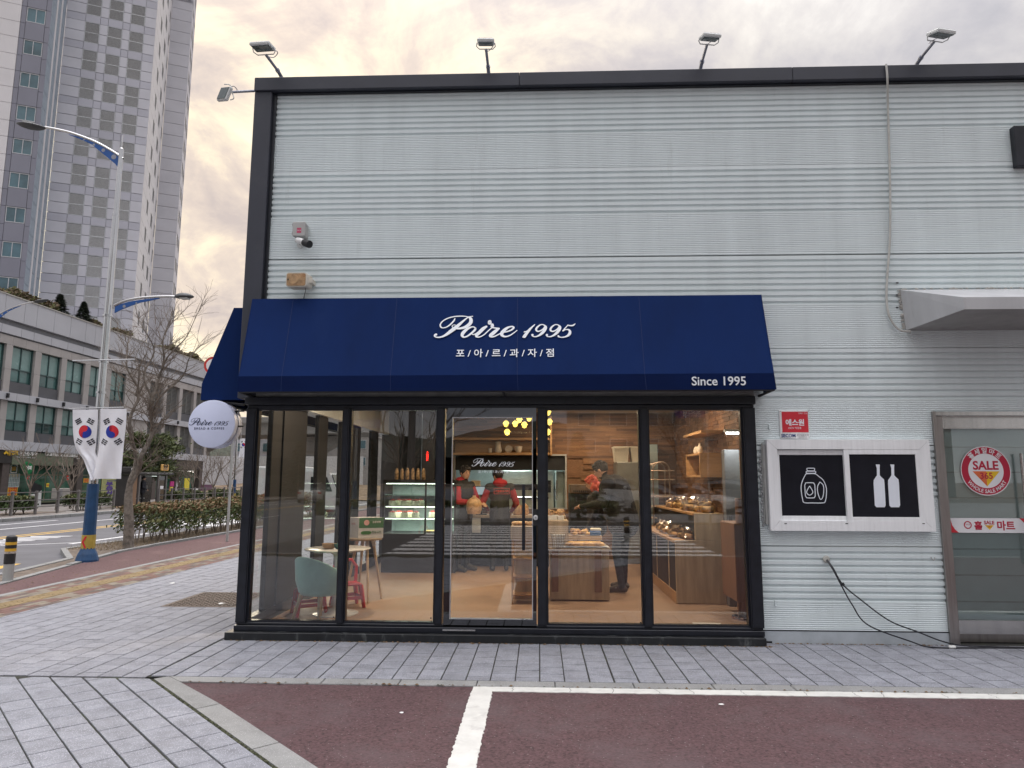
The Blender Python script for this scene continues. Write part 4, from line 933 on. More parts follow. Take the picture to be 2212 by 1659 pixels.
# icons
icon = mat('icon_white', (.78, .83, .90), .45, var=.02)
def line_icon(name, pts, y, par, w, closed=True):
    sp = spline(pts+[pts[0]] if closed else pts, 5) if len(pts) > 4 else pts; b = MB(); n = len(sp)
    Pn = [P(px, py, y) for px, py in sp]; L = []; R_ = []
    for i, p in enumerate(Pn):
        a = Pn[i-1] if i else (Pn[-2] if closed else p); c = Pn[i+1] if i < n-1 else (Pn[1] if closed else p); d = (c-a); nn_ = Vector((-d.z, 0, d.x)).normalized()
        L.append((p.x+nn_.x*w, y-.001, p.z+nn_.z*w)); R_.append((p.x-nn_.x*w, y-.001, p.z-nn_.z*w))
    b.add(L+R_, [(i, i+1, n+i+1, n+i) for i in range(n-1)]); b.build(name, icon, par, fixn=False)
def cr(x, y): return (2900+x/1.508)*.5486, (1500+y/1.508)*.5486
def poly(pts, seg=4):   # straight-sided outline with softened corners
    o_ = []
    for i in range(len(pts)):
        a, p, c = pts[i-1], pts[i], pts[(i+1) % len(pts)]
        o_ += [(p[0]+(a[0]-p[0])*.16, p[1]+(a[1]-p[1])*.16), (p[0]*.86+(a[0]+c[0])*.07, p[1]*.86+(a[1]+c[1])*.07), (p[0]+(c[0]-p[0])*.16, p[1]+(c[1]-p[1])*.16)]
    return o_
line_icon('icon_outline', [cr(*p) for p in [(412, 552), (397, 580), (385, 615), (384, 650), (392, 700), (402, 722), (450, 724), (510, 724), (527, 715), (534, 670), (532, 630), (515, 590), (490, 568), (468, 552), (440, 550)]], yl-.0004, sl, .0042)
line_icon('icon_outline', [cr(*p) for p in poly([(414, 548), (414, 536), (470, 536), (470, 548)])], yl-.0005, sl, .0042)
line_icon('icon_outline', [cr(*p) for p in poly([(420, 534), (417, 518), (464, 518), (462, 534)])], yl-.0006, sl, .0042)
line_icon('icon_outline', [cr(*p) for p in poly([(404, 605), (464, 605), (468, 694), (410, 694)])], yl-.0007, sl, .0042)
line_icon('icon_outline', [cr(*p) for p in [(434, 624), (420, 648), (417, 665), (434, 678), (452, 665), (449, 648)]], yl-.0008, sl, .0042)
line_icon('icon_outline', [cr(*p) for p in [(495, 600), (482, 625), (482, 660), (497, 702), (512, 690), (518, 650), (514, 618)]], yl-.0009, sl, .0042)
for dx in (0, 86):
    o_ = [(827, 496), (850, 496), (851, 500), (850, 518), (851, 560), (862, 572), (876, 585), (879, 610), (886, 738), (880, 750), (832, 750), (822, 740), (814, 610), (815, 588), (826, 572), (834, 560), (833, 518), (828, 500)]
    b = MB(); b.prism([P(*cr(x+dx, y), yr-.001) for x, y in o_], (0, .0006, 0)); b.build('icon_bottle', icon, sr)

# ================================================================== MART DOOR
md = thing('mart_door', 'stainless framed glass door with round sale sticker and white banner strip', 'door', (DX0, YW, 0))
jx0 = DX0; jx1 = P(2036, 1100, YW).x; jz = P(2020, 889, YW).z
b = MB(); b.bbox(jx0, jx0+.03, YW-.03, YW+.25, 0, jz, .003); b.bbox(jx0+.031, jx1+.075, YW+.005, YW+.25, 0, jz-.045, .003); b.build('jamb', m_rsteel, md)
b = MB(); b.bbox(jx0+.031, 7, YW-.02, YW+.25, jz-.044, jz, .003); b.build('head', m_steel, md)
yd = YW+.10; dl0 = jx1+.078
dt_, db_ = P(2080, 910, yd).z, 0.09
b = MB(); b.box(dl0-.005, 7, yd+.0, yd+.05, P(2080, 926, yd).z, dt_+.06); b.box(dl0-.005, 7, yd, yd+.05, db_, P(2080, 1360-20, yd).z+.0); b.build('door_rail', m_steel, md)
b = MB(); b.box(dl0-.004, 7, yd+.05, yd+.16, 0.0, db_-.002); b.build('threshold', m_rsteel, md)
gl0, gl1, gz0, gz1 = dl0, 7.0, P(2080, 1342, yd).z, P(2080, 927, yd).z
b = MB(); b.box(gl0, gl1, yd+.01, yd+.02, gz0, gz1); b.build('pane', glass('mart_glass', (.93, .97, .96), k=1.3, base=.03), md)
b = MB(); q = P(2195, 1150, yd-.05); b.cyl((q.x+.12, yd-.05, P(2200, 1220, yd).z), (q.x+.12, yd-.05, P(2200, 980, yd).z), .014, 12); b.build('pull_handle', m_steel, md)
m_shelfp = mat('pale_shelf_back', (.42, .52, .52), .6, var=.06)
b = MB(); b.box(DX0+.1, 7.0, yd+.053, yd+.07, 0.1, 2.4); b.build('inner_screen', mat('pale_blue_panel', (.66, .80, .81), .5, var=.05, scale=2), md)
for k in range(9):
    b = MB(); b.bbox(DX0+.1, 7.0, yd+.04, yd+.0525, .13+k*.26, .142+k*.26, .002); b.build('shelf_board', mat('shelf_board', (.50, .60, .60), .5), md)
b = MB(); b.box(DX0-.3, 7.5, yd+.3, yd+2, -.02, .03); b.build('inner_floor', mat('tan_floor', (.30, .25, .19), .5), md)
# round sticker
ys_ = yd+.008; cq = P(2129.5, 1017, ys_); rq = (P(2184, 1017, ys_)-P(2075.5, 1017, ys_)).length/2
m_crim = mat('print_crimson', (.46, .012, .045), .45, var=.04); m_pw = mat('print_white', (.80, .80, .82), .45, var=.02); m_yel = mat('print_yellow', (.80, .52, .02), .45, var=.1); m_org = mat('print_orange', (.72, .16, .05), .45, var=.1)
def flat_disc(name, c, r, y, m, par, n=48, r0=0):
    b = MB()
    if r0: b.add([(c.x+rr_*cos(2*pi*k/n), y, c.z+rr_*sin(2*pi*k/n)) for rr_ in (r, r0) for k in range(n)], [(k, (k+1) % n, n+(k+1) % n, n+k) for k in range(n)])
    else: b.prism([(c.x+r*cos(2*pi*k/n), y, c.z+r*sin(2*pi*k/n)) for k in range(n)], (0, .0008, 0))
    return b.build(name, m, par)
flat_disc('sale_sticker', cq, rq, ys_, m_pw, md); st = [o for o in md.children if o.name.startswith('sale_sticker')][0]
flat_disc('red_ring', cq, rq*.965, ys_-.0010, m_crim, st); flat_disc('white_disc', cq, rq*.70, ys_-.0020, m_pw, st)
z_ = ys_-.0030
tl, tr, tb = (cq.x-rq*.54, cq.z-.02*rq), (cq.x+rq*.54, cq.z-.02*rq), (cq.x, cq.z-.63*rq)
b = MB(); b.prism([(tl[0], z_, tl[1]), (tb[0], z_, tb[1]), (cq.x, z_, tl[1])], (0, .0006, 0)); b.build('triangle_half', m_org, st)
b = MB(); b.prism([(cq.x, z_, tl[1]), (tb[0], z_, tb[1]), (tr[0], z_, tr[1])], (0, .0006, 0)); b.build('triangle_half', m_yel, st)
text_on('lettering', 'SALE', (cq.x, z_-.0002, cq.z+rq*.22), zx, zz_, rq*1.02, m_crim, st, bold=.03, thick=.0004)
text_on('lettering', '365', (cq.x, z_-.0004, cq.z-rq*.20), zx, zz_, rq*.50, m_crim, st, bold=.02, thick=.0004)
text_on('lettering', '홀 세 일 마 트', (cq.x, z_, cq.z), zx, zz_, rq*1.42, m_pw, st, bold=.02, thick=.0004, arc=(rq*.83, pi/2, 1))
text_on('lettering', 'WHOLE SALE MART', (cq.x, z_, cq.z), zx, zz_, rq*1.75, m_pw, st, height=rq*.155, bold=.015, thick=.0004, arc=(rq*.83, -pi/2, -1))
# banner strip
bx0, bz1 = P(2052, 1119, ys_).x, P(2060, 1119, ys_).z; bz0 = P(2060, 1150.5, ys_).z; b = MB(); b.box(bx0, 6.9, ys_+.0002, ys_+.0012, bz0, bz1); bn = b.build('banner_strip', m_pw, md)
b = MB(); hh = bz1-bz0; b.prism([(bx0, ys_-.0008, bz1), (bx0, ys_-.0008, bz0), (bx0+hh*.52, ys_-.0008, bz0), (bx0+hh*.28, ys_-.0008, bz0+hh*.22), (bx0+hh*.12, ys_-.0008, bz0+hh*.5)], (0, .0006, 0)); b.build('red_corner', m_red, bn)
q = P(2203, 1130, ys_); b = MB(); b.prism([(q.x, ys_-.0008, bz1), (q.x+.3, ys_-.0008, bz1), (q.x+.3, ys_-.0008, bz0), (q.x+.09, ys_-.0008, bz0), (q.x+.07, ys_-.0008, bz0+hh*.5)], (0, .0006, 0)); b.build('red_corner', m_red, bn)
q = P(2090.5, 1134, ys_); r_ = hh*.27; flat_disc('small_ring', q, r_, ys_-.0008, m_crim, bn, r0=r_*.72)
text_on('lettering', 'SALE', (q.x, ys_-.001, q.z+r_*.15), zx, zz_, r_*1.1, m_crim, bn, thick=.0003)
zc0 = (bz0+bz1)/2
for s, x, w, bo in (('홀', 2113, 16, .03), ('마트', 2173, 36, .03)): q = P(x, 1134, ys_); text_on('lettering', s, (q.x, ys_-.001, zc0), zx, zz_, w/1507*7.4, m_crim, bn, bold=bo, thick=.0004)
q = P(2137, 1134, ys_); text_on('lettering', 'SALE', (q.x, ys_-.001, zc0+hh*.2), zx, zz_, 21/1507*7.4, m_crim, bn, bold=.03, thick=.0004)
b = MB(); w = .05; b.prism([(q.x-w*.9, ys_-.0009, zc0+hh*.02), (q.x+w*.9, ys_-.0009, zc0+hh*.02), (q.x, ys_-.0009, zc0-hh*.3)], (0, .0005, 0)); b.build('yellow_triangle', m_yel, bn)
text_on('lettering', '365', (q.x, ys_-.0014, zc0-hh*.07), zx, zz_, .045, m_crim, bn, thick=.0003)

# cables on the wall
cb = thing('cable_pair', 'two black cables drooping from a wall hole to the pavement beside the mart door', 'cable', P(1788, 1208, YW))
q = P(1785, 1208, YW-.01)
b = MB(); b.lathe([(.018, 0), (.034, 0), (.036, .008), (.024, .014), (.018, .014)], n=18); b.v = [(q.x+x, YW-.002-z, q.z+y) for x, y, z in b.v]; b.build('wall_collar', mat('collar', (.5, .5, .46), .7, var=.15), cb)
ca = [(1786, 1208, 7.32), (1800, 1228, 7.26), (1820, 1262, 7.27), (1860, 1296, 7.29), (1920, 1340, 7.28), (1980, 1364, 7.25)]
p1 = [P(x, y, Y) for x, y, Y in ca] + [Vector((4.02, 7.26, .03)), Vector((4.4, 7.24, .012)), Vector((5.4, 7.22, .01))]
p2 = [P(x, y, Y) for x, y, Y in [(1785, 1210, 7.32), (1799, 1230, 7.25), (1815, 1260, 7.25), (1840, 1305, 7.24), (1875, 1350, 7.22)]] + [Vector((3.60, 7.20, .06)), Vector((3.78, 7.19, .01)), Vector((4.1, 7.18, .01)), Vector((4.5, 7.21, .01)), Vector((5.4, 7.20, .01))]
for pts in (p1, p2): b = MB(); b.tube(spline(pts, 10), .0068, 7); b.build('cable', m_cable, cb, smooth=True)
q = Vector((3.98, 7.183, .016)); b = MB(); b.cyl(q-zx*.03, q+zx*.03, .015, 10); b.build('connector_tape', mat('white_tape', (.7, .7, .68), .6), cb)
q = P(1821, 1262, 7.24); b = MB(); b.cyl(q-zx*.006+zz_*.01, q+zx*.006-zz_*.01, .014, 8); b.build('cable_tie', m_black, cb)
for (x, y, lb) in ((1675, 1303, 'small pale hook on the cladding low beside the shopfront post'), (1662, 922, 'small pale hook on the cladding beside the red security notice')):
    q = P(x, y, YW-.01); b = MB(); b.bbox(q.x-.008, q.x+.008, YW-.02, YW-.001, q.z-.028, q.z+.028, .003); b.bbox(q.x-.008, q.x+.008, YW-.034, YW-.02, q.z-.028, q.z-.018, .002); o = b.build('wall_hook', m_panel); own_base(o, q); tag(o, lb, 'hook')
q = P(2015, 1208, YW); b = MB(); b.tube(spline([(q.x-.02, YW-.003, q.z+.02), (q.x, YW-.012, q.z-.01), (q.x+.02, YW-.003, q.z+.02)], 5), .004, 6); o = b.build('wire_clip', m_box); own_base(o, q); tag(o, 'tiny bent wire clip on the cladding beside the stainless door jamb', 'clip')

# ================================================================== PEOPLE
m_skin = mat('skin', (.50, .30, .21), .55, var=.05); m_hairb = mat('black_hair', (.012, .010, .010), .5, var=.3, scale=60)
def person(label, loc, rz, H, J, cloth, hair=None, hair_m=None, lean=None, extra=None, group=None):
    """J: joints in body space (x right, y forward, z up, metres for a 1.75 m figure)"""
    k = H/1.75; t = thing('person', label, 'person', loc, group)
    base = dict(pel=(0, 0, .95), wai=(0, 0, 1.10), che=(0, .01, 1.32), nec=(0, 0, 1.50), hea=(0, .03, 1.635),
                shL=(-.19, 0, 1.42), shR=(.19, 0, 1.42), elL=(-.25, .0, 1.14), elR=(.25, 0, 1.14), wrL=(-.24, .12, .92), wrR=(.24, .12, .92),
                hiL=(-.095, 0, .93), hiR=(.095, 0, .93), knL=(-.11, .02, .51), knR=(.11, .02, .51), anL=(-.115, -.01, .09), anR=(.115, -.01, .09), toL=(-.13, .15, .035), toR=(.13, .15, .035))
    base.update(J); V = {n: Vector(p)*k for n, p in base.items()}; b = MB(); tag_ = []
    fat = cloth.get('fat', 1.0)
    def cap(a, c, r0, r1, m):
        a, c = Vector(a), Vector(c); n = 12
        steps = [(a.lerp(c, i/4), r0+(r1-r0)*i/4) for i in range(5)]; b.tube([p for p, _ in steps], [r*k for _, r in steps], n); b.ell(a, r0*k, 12, 8); b.ell(c, r1*k, 12, 8)
        tag_.append((a, c, max(r0, r1)*k, m))
    top, leg, shoe, skin = 1, 2, 3, 0; slv = cloth.get('sleeve', 1)
    sl_m = 4 if 'sleeve_m' in cloth else 1
    def el(c, r, m, R_=None): b.ell(c, tuple(x*k for x in r), 16, 10, R_); tag_.append((Vector(c), Vector(c), max(r)*k*.9, m))
    el(V['che'], (.18*fat, .125*fat, .19), top); el(V['che'].lerp(V['nec'], .45), (.15*fat, .10*fat, .11), top); el(V['wai'], (.155*fat, .115*fat, .17), top); el(V['pel'], (.165*fat, .12*fat, .14), top if cloth.get('hem', .9) < .9 else leg)
    if cloth.get('hem', .9) < .92: cap(V['pel']+Vector((0, 0, -.06))*k, V['che'], .150*fat, .150*fat, top)
    for s in 'LR':
        cap(V['che'].lerp(V['nec'], .5), V['sh'+s], .075, .07*fat, top)
        cap(V['sh'+s], V['el'+s], .062*fat, .050*fat, sl_m); cap(V['el'+s], V['wr'+s], .050*fat, .036, sl_m)
        h = (V['wr'+s]-V['el'+s]).normalized(); w = V['wr'+s]; 
        cap(w, w+h*.07*k, .026, .030, skin)
        sd_ = h.cross(Vector((0, 0, 1))); sd_ = sd_.normalized() if sd_.length > .1 else Vector((1, 0, 0)); dn = Vector((0, 0, -1))
        for f in range(4):
            o_ = w+h*.09*k+sd_*(f-1.5)*.019*k; L_ = (.035, .042, .040, .030)[f]*k
            cap(o_, o_+h*L_+dn*.008, .0105, .010, skin); cap(o_+h*L_+dn*.008, o_+h*(L_*1.5)+dn*.03*k, .010, .009, skin)
        cap(w+h*.03*k+sd_*(-.02 if s == 'R' else .02)*k, w+h*.08*k+sd_*(-.05 if s == 'R' else .05)*k+dn*.01, .012, .010, skin)
        cap(V['hi'+s], V['kn'+s], .088, .062, leg); cap(V['kn'+s], V['an'+s], .060, .046, leg)
        cap(V['an'+s], V['to'+s], .045, .036, shoe); cap(V['an'+s]+Vector((0, -.04, -.04))*k, V['to'+s]+Vector((0, .02, .005))*k, .04, .034, shoe)
    cap(V['nec']-Vector((0, 0, .05)), V['hea']-Vector((0, .01, .06))*k, .055, .05, skin)
    hd = V['hea']; hdir = Vector(cloth.get('look', (0, 1, 0))).normalized(); R_ = hdir.to_track_quat('Y', 'Z').to_matrix()
    def hp(x, y, z): return hd + R_ @ (Vector((x, y, z))*k)
    el(hd, (.077, .095, .108), skin, R_); el(hp(0, .028, -.055), (.052, .06, .062), skin, R_)
    el(hp(0, .098, -.018), (.013, .020, .024), skin, R_); el(hp(.078, -.005, -.012), (.012, .02, .03), skin, R_); el(hp(-.078, -.005, -.012), (.012, .02, .03), skin, R_); el(hp(0, .088, -.062), (.024, .010, .010), skin, R_)
    if cloth.get('hood'): el(V['nec']+Vector((0, -.05, .0))*k, (.13, .10, .07), 4)
    if cloth.get('collar'): el(V['nec']+Vector((0, -.0, -.015))*k, (.095, .09, .06), top)
    o = b.build('tmp', m_skin, None, fixn=False)
    md_ = o.modifiers.new('r', 'REMESH'); md_.mode = 'VOXEL'; md_.voxel_size = .0095*k
    sm = o.modifiers.new('s', 'SMOOTH'); sm.factor = .5; sm.iterations = 3
    dg = bpy.context.evaluated_depsgraph_get(); me = bpy.data.meshes.new_from_object(o.evaluated_get(dg)); bpy.data.objects.remove(o)
    mats = [m_skin, cloth['top'], cloth['leg'], cloth['shoe']] + ([cloth['sleeve_m']] if 'sleeve_m' in cloth else [])
    me.materials.clear()
    for m in mats: me.materials.append(m)
    for p in me.polygons:
        c = p.center; best = 9; bm_ = 0
        for a, d, r, m in tag_:
            ab = d-a; l2 = ab.length_squared; tt = 0 if l2 == 0 else max(0, min(1, (c-a).dot(ab)/l2)); q = (c-(a+ab*tt)).length/r
            if q < best: best = q; bm_ = m
        if bm_ in (1, 2):
            bm_ = 1 if c.z > cloth.get('hem', .92)*k and bm_ in (1,) or (c.z > cloth.get('hem', .92)*k and abs(c.x) < .25 and c.z < 1.1*k) else bm_
            if bm_ == 1 and c.z < cloth.get('hem', .92)*k: bm_ = 2
        p.material_index = bm_; p.use_smooth = True
    me.name = 'body'; link('body', me, t)
    def part(name, m, fn): q = MB(); fn(q); oo = MB(); oo.v = [tuple(Vector(p)+t.location) for p in q.v]; oo.f = q.f; oo.mi = q.mi; return oo.build(name, m, t, smooth=True)
    if hair != 'cap':
        def hf(q):
            q.ell(hp(0, -.014, .022), (.088*k, .101*k, .103*k), 16, 10, R_)
            q.ell(hp(0, .03, .078), (.072*k, .07*k, .042*k), 12, 8, R_)
            rh = random.Random(int(H*1000))
            for i in range(70):
                a = rh.uniform(0, 2*pi); e = rh.uniform(.1, 1.3); p = hp(.086*cos(a)*cos(e), -.014+.10*sin(a)*cos(e), .022+.105*sin(e)); q.ell(p, (.016*k, .016*k, .012*k), 6, 4)
            if hair == 'long':
                for xx, yy, zz, rr_ in ((.07, -.02, -.08, .05), (-.07, -.02, -.08, .05), (0, -.07, -.08, .07), (.06, -.03, -.17, .05), (-.06, -.03, -.17, .05), (0, -.07, -.18, .07), (.05, .03, -.12, .035), (-.05, .03, -.12, .035)): q.ell(hp(xx, yy, zz), (rr_*k, rr_*k, .08*k), 10, 8, R_)
        part('hair', hair_m or m_hairb, hf)
    def ey(q):
        for s in (-1, 1): q.ell(hp(.031*s, .088, .005), (.012*k, .006*k, .006*k), 8, 6, R_); q.ell(hp(.031*s, .089, .028), (.018*k, .006*k, .004*k), 8, 6, R_)
    part('eyes', m_hairb, ey)
    if extra:
        for nm, m, fn in extra: part(nm, m, lambda q, f=fn: f(q, V, k))
    t.rotation_euler = (0, 0, rz)
    return t
ZIo = ZI
m_puff = mat('black_puffer', (.014, .0125, .013), .8, var=.25, scale=14, bump=.012, bscale=9, stretch=(1, 1, 3.2), spec=.4)
m_jean = mat('dark_jeans', (.028, .038, .058), .85, var=.25, scale=30); m_snk = mat('sneaker', (.05, .045, .05), .6, var=.3, scale=30, stain=((.6, .6, .6), 14, .60, .9))
m_redh = mat('red_hoodie', (.33, .022, .032), .85, var=.15); m_vest = mat('black_vest', (.016, .016, .018), .7, var=.25, scale=10, bump=.004, bscale=12, stretch=(1, 1, 3)); m_blk = mat('black_trousers', (.012, .012, .014), .85); m_shb = mat('dark_shoe', (.05, .05, .055), .6)
m_graph = mat('greying_hair', (.030, .028, .028), .7, var=.5, scale=80); m_pink = mat('coral_hair', (.52, .10, .075), .6, var=.2, scale=40)
q = P(1346, 1265, 10.15)
person('customer in black puffer jacket and dark jeans bending over the bread counter', (q.x, 10.15, ZIo), radians(62), 1.84,
       dict(pel=(0, -.02, .96), wai=(0, .03, 1.12), che=(0, .10, 1.33), nec=(0, .19, 1.50), hea=(0, .30, 1.61), shL=(-.21, .10, 1.42), shR=(.21, .10, 1.42), elL=(-.29, .16, 1.16), elR=(.29, .18, 1.16), wrL=(-.22, .46, 1.12), wrR=(.18, .46, 1.14), knL=(-.14, .03, .51), knR=(.14, .03, .51), anL=(-.17, -.05, .09), anR=(.16, .05, .09), toL=(-.21, .11, .035), toR=(.20, .21, .035)),
       dict(top=m_puff, leg=m_jean, shoe=m_snk, fat=1.48, hem=.78, look=(.0, .9, -.45), collar=True), hair='short', hair_m=m_graph)
q = P(1291, 1200, 10.95)
person('woman with coral red hair and dark coat standing half hidden by the puffer jacket customer', (q.x, 10.95, ZIo), radians(80), 1.62, dict(hea=(0, .08, 1.62)), dict(top=mat('dark_coat', (.02, .015, .017), .8), leg=m_blk, shoe=m_shb, fat=1.1, hem=.7, look=(.0, .9, -.4)), hair='long', hair_m=m_pink)
q = P(1000, 1200, 12.2)
def paperbag(q, V, k):
    w = V['wrR']; x, y, z = w.x+.04, w.y+.13, w.z-.03
    q.bbox(x-.12, x+.12, y-.06, y+.06, z-.36, z-.05, .03); q.tube([(x-.05, y, z-.06), (x-.03, y, z+.02), (x+.03, y, z+.02), (x+.05, y, z-.06)], .008, 6)
pa = person('man in red hoodie and black vest holding a bag of bread by the counter', (q.x, 12.2, ZIo), radians(-125), 1.78,
       dict(elR=(.24, .10, 1.16), wrR=(.12, .36, 1.14), elL=(-.25, .10, 1.15), wrL=(-.10, .34, 1.12)),
       dict(top=m_vest, leg=m_blk, shoe=m_shb, sleeve_m=m_redh, fat=1.08, hem=.86, look=(.25, .9, -.08), hood=True))
q = P(1079, 1200, 12.25)
def backprint(q, V, k): q.box(-.14, .14, -.149, -.140, 1.28, 1.40)
pb = person('man in red hoodie and black printed vest standing with his back to the door', (q.x, 12.25, ZIo), radians(8), 1.74,
       dict(elR=(.30, .06, 1.15), wrR=(.24, .26, 1.02), elL=(-.30, .06, 1.15), wrL=(-.20, .28, 1.04), hea=(-.03, .06, 1.62)),
       dict(top=m_vest, leg=m_blk, shoe=m_shb, sleeve_m=m_redh, fat=1.12, hem=.86, look=(-.5, .8, -.25), hood=True))
def vest_print(root, H):
    c = Vector((q.x+.02, 12.25-.165, ZIo+1.36*H/1.75))
    b = MB(); w, h, t_ = .135, .05, .006
    for (x0, x1, z0, z1) in ((-w, w, h-t_, h), (-w, w, -h, -h+t_), (-w, -w+t_, -h, h), (w-t_, w, -h, h)): b.box(c.x+x0, c.x+x1, c.y-.002, c.y+.02, c.z+z0, c.z+z1)
    mm = mat('vest_print_red', (.45, .06, .05), .6); lo_ = root.rotation_euler.z; root.rotation_euler.z = 0
    b.build('print_border', mm, root); text_on('lettering', '가평광고기획', c, zx, zz_, .23, mm, root, bold=.03, thick=.003); root.rotation_euler.z = lo_
vest_print(pb, 1.74)
bag = MB(); bq = P(1024, 1100, 11.85); bag.v = []
bag.tube(spline([(bq.x, 11.85, P(1024, 1070, 11.85).z), (bq.x, 11.85, P(1024, 1080, 11.85).z), (bq.x, 11.85, P(1024, 1095, 11.85).z), (bq.x, 11.85, P(1024, 1110, 11.85).z)], 5), [.03]*3+[.05, .08, .10, .115]+[.13]*5+[.13, .12, .115, .11], 14)
o = bag.build('bread_bag', mat('tan_bag', (.45, .28, .15), .45, var=.3, scale=18, bump=.01, bscale=20), smooth=60); own_base(o, (bq.x, 11.85, P(1024, 1110, 11.85).z)); tag(o, 'full translucent tan bag of bread held by the man in the red hoodie', 'bag')
# the photographer, mirrored in the door frame
person('photographer in dark jacket and blue jeans standing in the car park with a raised phone', (0.02, -.42, -.01), 0, 1.72,
       dict(elL=(-.24, .12, 1.22), elR=(.24, .12, 1.22), wrL=(-.10, .30, 1.44), wrR=(.10, .30, 1.44), hea=(0, .0, 1.63)),
       dict(top=mat('navy_jacket', (.015, .016, .022), .8), leg=mat('blue_jeans', (.05, .085, .13), .85), shoe=mat('tan_boot', (.22, .09, .05), .6), fat=1.1, hem=.82))

# ================================================================== INTERIOR THINGS
def FL(x, y): return G(x, y, ZI)
m_lens = emit('downlight_glow', (1.0, .80, .55), 16)
def spot(name, loc, watt, col=(1, .78, .55), size=.25, par=None):
    l = bpy.data.lights.new(name, 'AREA'); l.energy = watt; l.color = col; l.size = size; l.shape = 'DISK'
    o = bpy.data.objects.new(name, l); COL.objects.link(o); o.location = loc; return o
def downlight(x, y, label, w=26):
    t = thing('downlight', label, 'downlight', (x, y, 2.95), 'ceiling downlights in the bakery')
    b = MB(); b.T = Matrix.Translation((x, y, 2.925)); b.lathe([(.06, .0), (.08, .0), (.08, .024), (.06, .024)], n=20); b.build('trim_ring', m_flw, t)
    b = MB(); b.T = Matrix.Translation((x, y, 2.925)); b.lathe([(.001, .004), (.058, .004), (.058, .02), (.001, .02)], n=20); b.build('lens', m_lens, t)
    o = spot('downlight_lamp', (x, y, 2.915), w, size=.12)
    return t
a1, a2 = P(1233, 888, 13.3), P(1321, 888, 13.3)
downlight(a1.x, 13.3, 'ceiling downlight nearest the pendant cluster above the brown plank wall', 13); downlight(a2.x, 13.3, 'ceiling downlight above the customer, nearest the white tubs', 13)
for x, y, lb in ((-.9, 9.0, 'ceiling downlight over the entrance door'), (1.2, 9.0, 'ceiling downlight over the low bread table'), (1.9, 10.9, 'ceiling downlight over the tiered bread counter'), (-1.6, 10.8, 'ceiling downlight over the cake cabinet'), (.2, 11.6, 'ceiling downlight over the till'), (-2.2, 8.35, 'added fill downlight over the seating corner')): downlight(x, y, lb, 26 if y < 9.5 or x > 1.5 else 13)  # seating-corner downlight is unseen fill, added to brighten the chair
m_bulb = emit('pendant_glow', (1.0, .72, .12), 2.2); m_amber = glass('amber_glass', (.9, .75, .35), k=1.2, base=.05)
for i, (x, y) in enumerate(((1095.6, 933), (1113, 915), (1122, 906), (1132.7, 917.5), (1093, 915), (1143, 903), (1184, 890), (1187, 911), (1183.5, 933))):
    q = P(x, y, 11.0+(i % 3)*.15); t = thing('pendant_lamp', 'small glowing amber glass pendant hanging over the till', 'pendant lamp', q, 'amber pendant lamps over the till')
    b = MB(); b.cyl(q+zz_*.055, (q.x, q.y, 2.95), .003, 6); b.build('cord', m_black, t)
    b = MB(); b.lathe([(.008, .05), (.030, .035), (.048, .010), (.048, -.004), (.030, -.014), (.036, -.022), (.030, -.042), (.008, -.055)], q, 16); b.build('glass_shade', m_bulb, t, smooth=True)
    b = MB(); b.cyl(q+zz_*.04, q+zz_*.065, .018, 10); b.build('cap', m_rsteel, t)
spot('pendant_lamp_light', (P(1120, 915, 11).x, 11.0, 2.35), 12, (1, .8, .4), .5)

# cake display cabinet
Yc_ = 11.9; dc = thing('cake_cabinet', 'glass fronted refrigerated cake cabinet with a black base by the plank wall', 'display cabinet', (P(885, 1225, Yc_).x, Yc_, ZI))
cx0, cx1 = P(826, 1100, Yc_).x, P(985, 1100, Yc_).x; cz0, cz1, cz2 = P(885, 1153, Yc_).z, P(885, 1043, Yc_).z, P(885, 1036, Yc_).z
b = MB(); b.bbox(cx0, cx1, Yc_, Yc_+.7, ZI, cz0, .01); b.build('base', m_black, dc)
b = MB(); b.bbox(cx0, cx1, Yc_, Yc_+.7, cz1, cz2, .006)
for x in (cx0, P(917, 1100, Yc_).x, cx1-.03): b.box(x, x+.03, Yc_, Yc_+.02, cz0, cz1)
b.build('frame', m_dgrey, dc)
b = MB(); b.box(cx0+.03, cx1-.03, Yc_+.66, Yc_+.69, cz0, cz1); b.build('back_panel', m_shelfp, dc)
shz = [P(885, y, Yc_+.15).z for y in (1150, 1118, 1092.5)]
m_shg = glass('shelf_glass', (.9, .95, .93), k=1, base=.05)
for z in shz[1:]+[P(885, 1068, Yc_+.1).z]: b = MB(); b.box(cx0+.03, cx1-.03, Yc_+.05, Yc_+.6, z-.008, z); b.build('shelf', m_shg, dc)
b = MB(); b.box(cx0+.03, cx1-.03, Yc_+.005, Yc_+.011, cz0, cz1); b.build('front_glass', m_shg, dc)
m_led = emit('cabinet_light', (.93, 1.0, .85), 5)
for z in (cz1-.02, shz[2]-.02, shz[1]-.02): b = MB(); b.box(cx0+.05, cx1-.05, Yc_+.03, Yc_+.05, z, z+.012); b.build('light_strip', m_led, dc)
for z in (cz1-.03, shz[2]-.025, shz[1]-.025): o = spot('cabinet_lamp', ((cx0+cx1)/2, Yc_+.25, z), 5.5, (.95, 1.0, .85), .9); o.data.shape = 'RECTANGLE'; o.data.size = 1.1; o.data.size_y = .2
m_cream2 = mat('cream_icing', (.80, .76, .62), .5, var=.03); m_berry = mat('strawberry', (.42, .02, .02), .35, var=.2); m_plate = mat('gold_board', (.6, .55, .4), .4)
